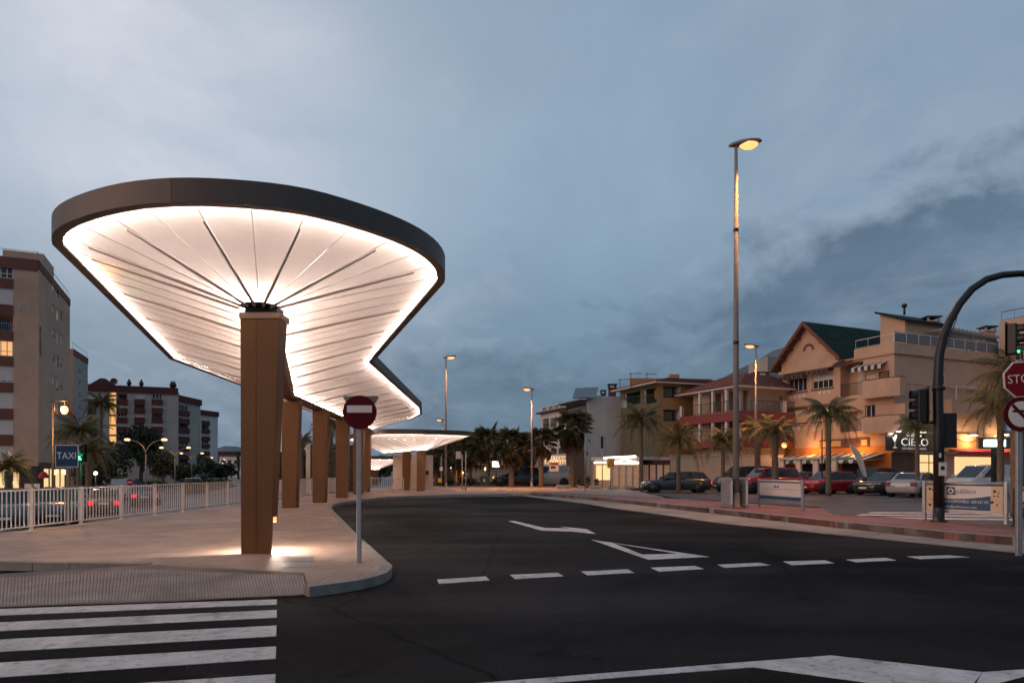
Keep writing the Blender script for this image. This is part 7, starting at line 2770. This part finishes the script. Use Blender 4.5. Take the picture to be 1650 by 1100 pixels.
def car(label, cat, px, Y, heading, kind, paint_, group, z0=0.0, lit=False):
    k = KINDS[kind]
    L_, W_, Hh = k['L'], k['W'], k['H']
    hw, zl = W_ / 2, .20
    p = pt(px, 790, Y)
    t_ = thing('parked_car' if cat != 'van' else 'parked_van', label, cat, (p.x, Y, z0), math.radians(heading), group)
    # body shell: lower body lofted along x, then the cabin
    mb_ = MB()
    st = [(L_ / 2, .34, .60, .80), (L_ / 2 - .06, .24, .70, .90), (L_ / 2 - .35, .19, k['hood'] - .10, .97), (k['ws0'] + .3, .18, k['hood'] - .02, 1.0), (k['ws0'], .18, k['hood'], 1.0),
          (k['ws1'], .18, k['deck'], 1.0), (k['rr1'], .18, k['deck'], 1.0), (k['rr0'], .19, k['deck'] - .01, .98), (-L_ / 2 + .05, .26, k['deck'] - .06 if kind == 'sedan' else k['deck'] - .03, .93), (-L_ / 2, .36, k['deck'] - .25, .86)]
    rows_ = []
    for (x, z0_, z1_, w_) in st:
        w = hw * w_
        zm = z0_ + (z1_ - z0_) * .45
        half_ = [(w * .86, z0_), (w * .97, z0_ + .10), (w, zm), (w * .985, z1_ - .12), (w * .93, z1_ - .02), (w * .80, z1_ + .005)]
        ring = [(x, a, b) for a, b in half_] + [(x, -a, b) for a, b in reversed(half_)]
        rows_.append(ring)
    n_ = len(rows_[0])
    vs = [q for r_ in rows_ for q in r_]
    fs = []
    for i in range(len(rows_) - 1):
        for j in range(n_):
            j2 = (j + 1) % n_
            fs.append((i * n_ + j, i * n_ + j2, (i + 1) * n_ + j2, (i + 1) * n_ + j))
    fs.append(tuple(reversed(range(n_))))
    fs.append(tuple(range((len(rows_) - 1) * n_, len(rows_) * n_)))
    mb_.add(vs, fs, 0, True)
    wb, wr = hw * .93, hw * .76 if kind != 'van' else hw * .84
    zb = k['deck'] - .03
    zh = k['hood'] - .03
    B4 = [(k['ws0'], -wb * .92, zh), (k['ws0'], wb * .92, zh), (k['rr0'], wb * .95, zb), (k['rr0'], -wb * .95, zb)]
    T4 = [(k['ws1'], -wr, Hh - .05), (k['ws1'], wr, Hh - .05), (k['rr1'], wr, Hh - .06), (k['rr1'], -wr, Hh - .06)]
    xm = (k['ws1'] + k['rr1']) / 2
    B6 = [B4[0], B4[1], (xm, wb, zb), B4[2], B4[3], (xm, -wb, zb)]
    T6 = [T4[0], T4[1], (xm, wr * 1.02, Hh), T4[2], T4[3], (xm, -wr * 1.02, Hh)]
    mb_.hexa(B6, T6)
    body = mb_.build('body', paint_, t_)
    # glass
    def face_pts(a, b, c, d, u0, u1, v0, v1, offv):
        a, b, c, d = map(Vector, (a, b, c, d))
        f = lambda u, v: (a.lerp(b, u)).lerp(d.lerp(c, u), v) + offv
        return [f(u0, v0), f(u1, v0), f(u1, v1), f(u0, v1)]
    def glass_part(name_, q, thick):
        m2 = MB()
        q2 = [p_ - thick for p_ in q]
        m2.add(q + q2, [(0, 1, 2, 3), (7, 6, 5, 4), (0, 4, 5, 1), (1, 5, 6, 2), (2, 6, 7, 3), (3, 7, 4, 0)])
        return m2.build(name_, M['glass'], t_)
    off_ = Vector((.012, 0, .008))
    glass_part('windscreen', face_pts(B4[0], B4[1], T4[1], T4[0], .06, .94, .08, .92, off_), off_ * 1.5)
    off_ = Vector((-.014, 0, .006))
    if kind != 'van':
        glass_part('rear_window', face_pts(B4[2], B4[3], T4[3], T4[2], .08, .92, .18, .90, off_), off_ * 1.5)
    for s_ in (1, -1):
        a, b, c, d = (B4[1], B4[2], T4[2], T4[1]) if s_ > 0 else (B4[0], B4[3], T4[3], T4[0])
        a = (a[0], s_ * wb, a[2]); b = (b[0], s_ * wb, b[2])
        c = (c[0], s_ * wr * 1.02, c[2]); d = (d[0], s_ * wr * 1.02, d[2])
        off_ = Vector((0, s_ * .028, .004))
        nn = k['side']
        spans = [(.05, .44), (.48, .93)] if nn == 2 else [(.05, .34), (.37, .66), (.69, .94)] if nn == 3 else [(.10, .34)]
        for (u0, u1) in spans:
            q = face_pts(a, b, c, d, u0, u1, .14, .88, off_)
            if s_ > 0:
                q = q[::-1]
            glass_part('side_window', q, off_ * 1.6)
        m2 = MB(); m2.box(k['ws0'] - .28, s_ * (wb + .03), zh + .05, k['ws0'] - .10, s_ * (wb + .22), zh + .20); o_ = m2.build('wing_mirror', paint_, t_); bevel(o_, .03, 2)
        m2 = MB(); m2.box(k['ws0'] - 1.35, s_ * hw * .985, zb - .16, k['ws0'] - 1.15, s_ * (hw * .985 + .025), zb - .12); m2.build('door_handle', M['galv'], t_)
        m2 = MB(); m2.hexa([(L_ / 2 - .30, s_ * hw * .60, .60), (L_ / 2 - .02, s_ * hw * .58, .58), (L_ / 2 - .06, s_ * hw * .84, .60), (L_ / 2 - .40, s_ * hw * .965, .64)][::s_],
                            [(L_ / 2 - .34, s_ * hw * .60, k['hood'] - .20), (L_ / 2 - .10, s_ * hw * .58, .72), (L_ / 2 - .14, s_ * hw * .86, .73), (L_ / 2 - .46, s_ * hw * .975, k['hood'] - .14)][::s_])
        m2.build('headlight', M['headlamp'], t_)
        m2 = MB(); m2.box(-L_ / 2 - .012, s_ * hw * .58, zb - .34, -L_ / 2 + .16, s_ * hw * .93, zb - .10); o_ = m2.build('tail_light', M['red_lit'] if lit else M['tail'], t_); bevel(o_, .02, 1)
    m2 = MB(); m2.box(L_ / 2 - .004, -.26, .40, L_ / 2 + .014, .26, .51); m2.build('number_plate', M['plate'], t_)
    m2 = MB(); m2.box(-L_ / 2 - .014, -.26, .60, -L_ / 2 + .004, .26, .71); m2.build('number_plate', M['plate'], t_)
    m2 = MB(); m2.box(L_ / 2 - .1, -hw * .5, .52, L_ / 2 + .006, hw * .5, .60); m2.box(L_ / 2 - .1, -hw * .6, .27, L_ / 2 + .004, hw * .6, .36); m2.build('grille', M['black'], t_)
    rw_ = .31 if kind in ('hatch', 'sedan', 'wagon') else .34
    if 'tyre' + str(rw_) not in CAR_MESH:
        m2 = MB()
        prof = [(rw_ * .62, -.10), (rw_ * .93, -.11), (rw_, -.07), (rw_, .07), (rw_ * .93, .11), (rw_ * .62, .10)]
        m2.lathe(prof, (0, 0, 0), 20); CAR_MESH['tyre' + str(rw_)] = m2.mesh('tyre', M['tyre'])
        m2 = MB(); m2.lathe([(0, .085), (rw_ * .15, .09), (rw_ * .6, .06), (rw_ * .66, .09), (rw_ * .66, -.09), (0, -.085)], (0, 0, 0), 20); CAR_MESH['rim' + str(rw_)] = m2.mesh('rim', M['rim'])
        m2 = MB(); m2.lathe([(0, .02), (rw_ * 1.17, .02), (rw_ * 1.17, -.02), (0, -.02)], (0, 0, 0), 22); CAR_MESH['arch' + str(rw_)] = m2.mesh('wheel_arch', M['black'])
    for x in (L_ / 2 - .82, -L_ / 2 + .78):
        for s_ in (1, -1):
            w_o = link('tyre', CAR_MESH['tyre' + str(rw_)], None)
            w_e = w_o
            w_e.name = 'wheel'
            w_e.parent = t_
            w_e.location = (x, s_ * (hw - .10), rw_)
            w_e.rotation_euler = (-s_ * PI / 2, 0, 0)
            link('rim', CAR_MESH['rim' + str(rw_)], w_e)
            a_o = link('wheel_arch', CAR_MESH['arch' + str(rw_)], t_, (x, s_ * (hw - .012), rw_ + .03))
            a_o.rotation_euler = (PI / 2, 0, 0)
    return t_


PC = 'cars parked along the right street'
red = paint_mat('red', (.30, .008, .018)); dkblue = paint_mat('dark_blue', (.018, .028, .045)); dkgreen = paint_mat('dark_green', (.030, .045, .045))
silver = paint_mat('silver', (.34, .34, .36)); white = paint_mat('white', (.52, .48, .46)); black = paint_mat('black', (.012, .012, .014)); grey = paint_mat('grey', (.12, .12, .13)); blue = paint_mat('steel_blue', (.05, .075, .10))
car('dark blue van parked behind the red estate, near the garden wall', 'van', 1200, 48.5, 186, 'van', dkblue, PC)
car('deep red family car with dark windows behind the low plain advert frame', 'car', 1234, 45, 188, 'suv', red, PC)
car('grey car with pale roof rails tucked behind the red hatchback', 'car', 1284, 48.5, 190, 'wagon', grey, PC)
car('bright red hatchback behind the ringed palm trunk', 'car', 1334, 44.5, 200, 'hatch', red, PC)
car('black off-road car standing between the red hatchback and the dark green saloon', 'car', 1404, 47.5, 215, 'suv', black, PC)
car('dark green saloon facing left in front of the bar sign', 'car', 1430, 42.5, 205, 'sedan', dkgreen, PC)
car('silver saloon showing its rear and red tail light, left of the black mast', 'car', 1478, 39.5, 38, 'sedan', silver, PC)
car('white panel van behind the publieco advert frame', 'van', 1590, 38.5, 190, 'van', white, PC)
car('dark estate car driving past the pavilion with red tail lights lit', 'car', 1088, 47, 178, 'wagon', dkgreen, PC, lit=True)
car('white van parked before the ironmonger shop', 'van', 882, 61, 182, 'van', white, PC, z0=.0 + PZ)
car('black car parked left of the white van, behind the orange lit fan palm', 'car', 832, 60.5, 185, 'suv', black, PC, z0=PZ)
LC = 'cars on the left street'
car('steel blue off-road car behind the first bay of the fence', 'car', 22, 31, -62, 'suv', blue, LC, z0=-1.0)
car('dark blue car behind the fence under the taxi sign', 'car', 98, 33, -65, 'suv', blue, LC, z0=-1.0)
car('grey car with red tail lights lit behind the third bay of the fence', 'car', 170, 40, 118, 'hatch', grey, LC, z0=-1.0, lit=True)
car('dark car behind the fence with red tail lights lit, farther along', 'car', 236, 50, 115, 'sedan', grey, LC, z0=-1.0, lit=True)
car('white van on the left street beside the small no entry sign', 'van', 196, 60, 120, 'van', white, LC, z0=-1.0)
car('pale car far along the left street under the second twin lamp', 'car', 312, 78, 110, 'suv', silver, LC, z0=-1.0)
car('small dark car farthest along the left street', 'car', 345, 96, 108, 'hatch', dkblue, LC, z0=-1.0)
car('black car hidden behind the dark blue one beside the taxi post', 'car', 150, 46, -60, 'wagon', black, LC, z0=-1.0)
# notice board and umbrella by the tower entrance
nbd = thing('notice_board', 'grey notice board on legs above the fence before the tower entrance', 'notice board', (pt(51, 780, 36).x, 36, -1.0))
k2 = 36 / F
mb = MB(); mb.box(-11.5 * k2, 0, EYE + 1 - 33 * k2, 11.5 * k2, .08, EYE + 1 - 21 * k2); mb.build('board', M['shutter'], nbd)
for s_ in (-1, 1):
    mb = MB(); mb.box(s_ * .3 - .03, .01, 0, s_ * .3 + .03, .07, EYE + 1 - 33.1 * k2); mb.build('leg', M['galv'], nbd)
um = thing('parasol', 'small dark red parasol by the lit tower entrance', 'parasol', (pt(70, 780, 50).x, 50, -1.0))
k2 = 50 / F
mb = MB(); mb.lathe([(7 * k2, EYE + 1 - 12 * k2), (6.5 * k2, EYE + 1 - 7 * k2), (4 * k2, EYE + 1 - 3 * k2), (0, EYE + 1 - 1 * k2)], (0, 0, 0), 12); mb.build('canopy', M['awning_red'], um)
mb = MB(); mb.tube([(0, 0, 0), (0, 0, EYE + 1 - 2 * k2)], .03, 6); mb.build('pole', M['dark_metal'], um)
for (px, py) in ((88.5, 760.5), (104, 760.5), (10, 760), (17, 777)):
    p = pt(px, py, 70 if px > 50 else 68)
    mb = MB(); mb.lathe([(0, -.28), (.22, -.18), (.28, 0), (.22, .18), (0, .28)], (0, 0, 0), 10)
    o = mb.build('entrance_lamp', M['warm_globe'], None, p)
    tag(o, {88.5: 'left of two warm lamps over the tower entrance', 104: 'right of two warm lamps over the tower entrance', 10: 'warm lamp above the squat palm at the left edge', 17: 'lowest warm lamp seen through the squat palm'}[px], 'lamp', 'entrance lamps of the tower')
point_light('entrance_light', pt(96, 764, 66), 160, (1, .6, .3), None, .3)
point_light('entrance_light', pt(15, 764, 64), 160, (1, .6, .3), None, .3)
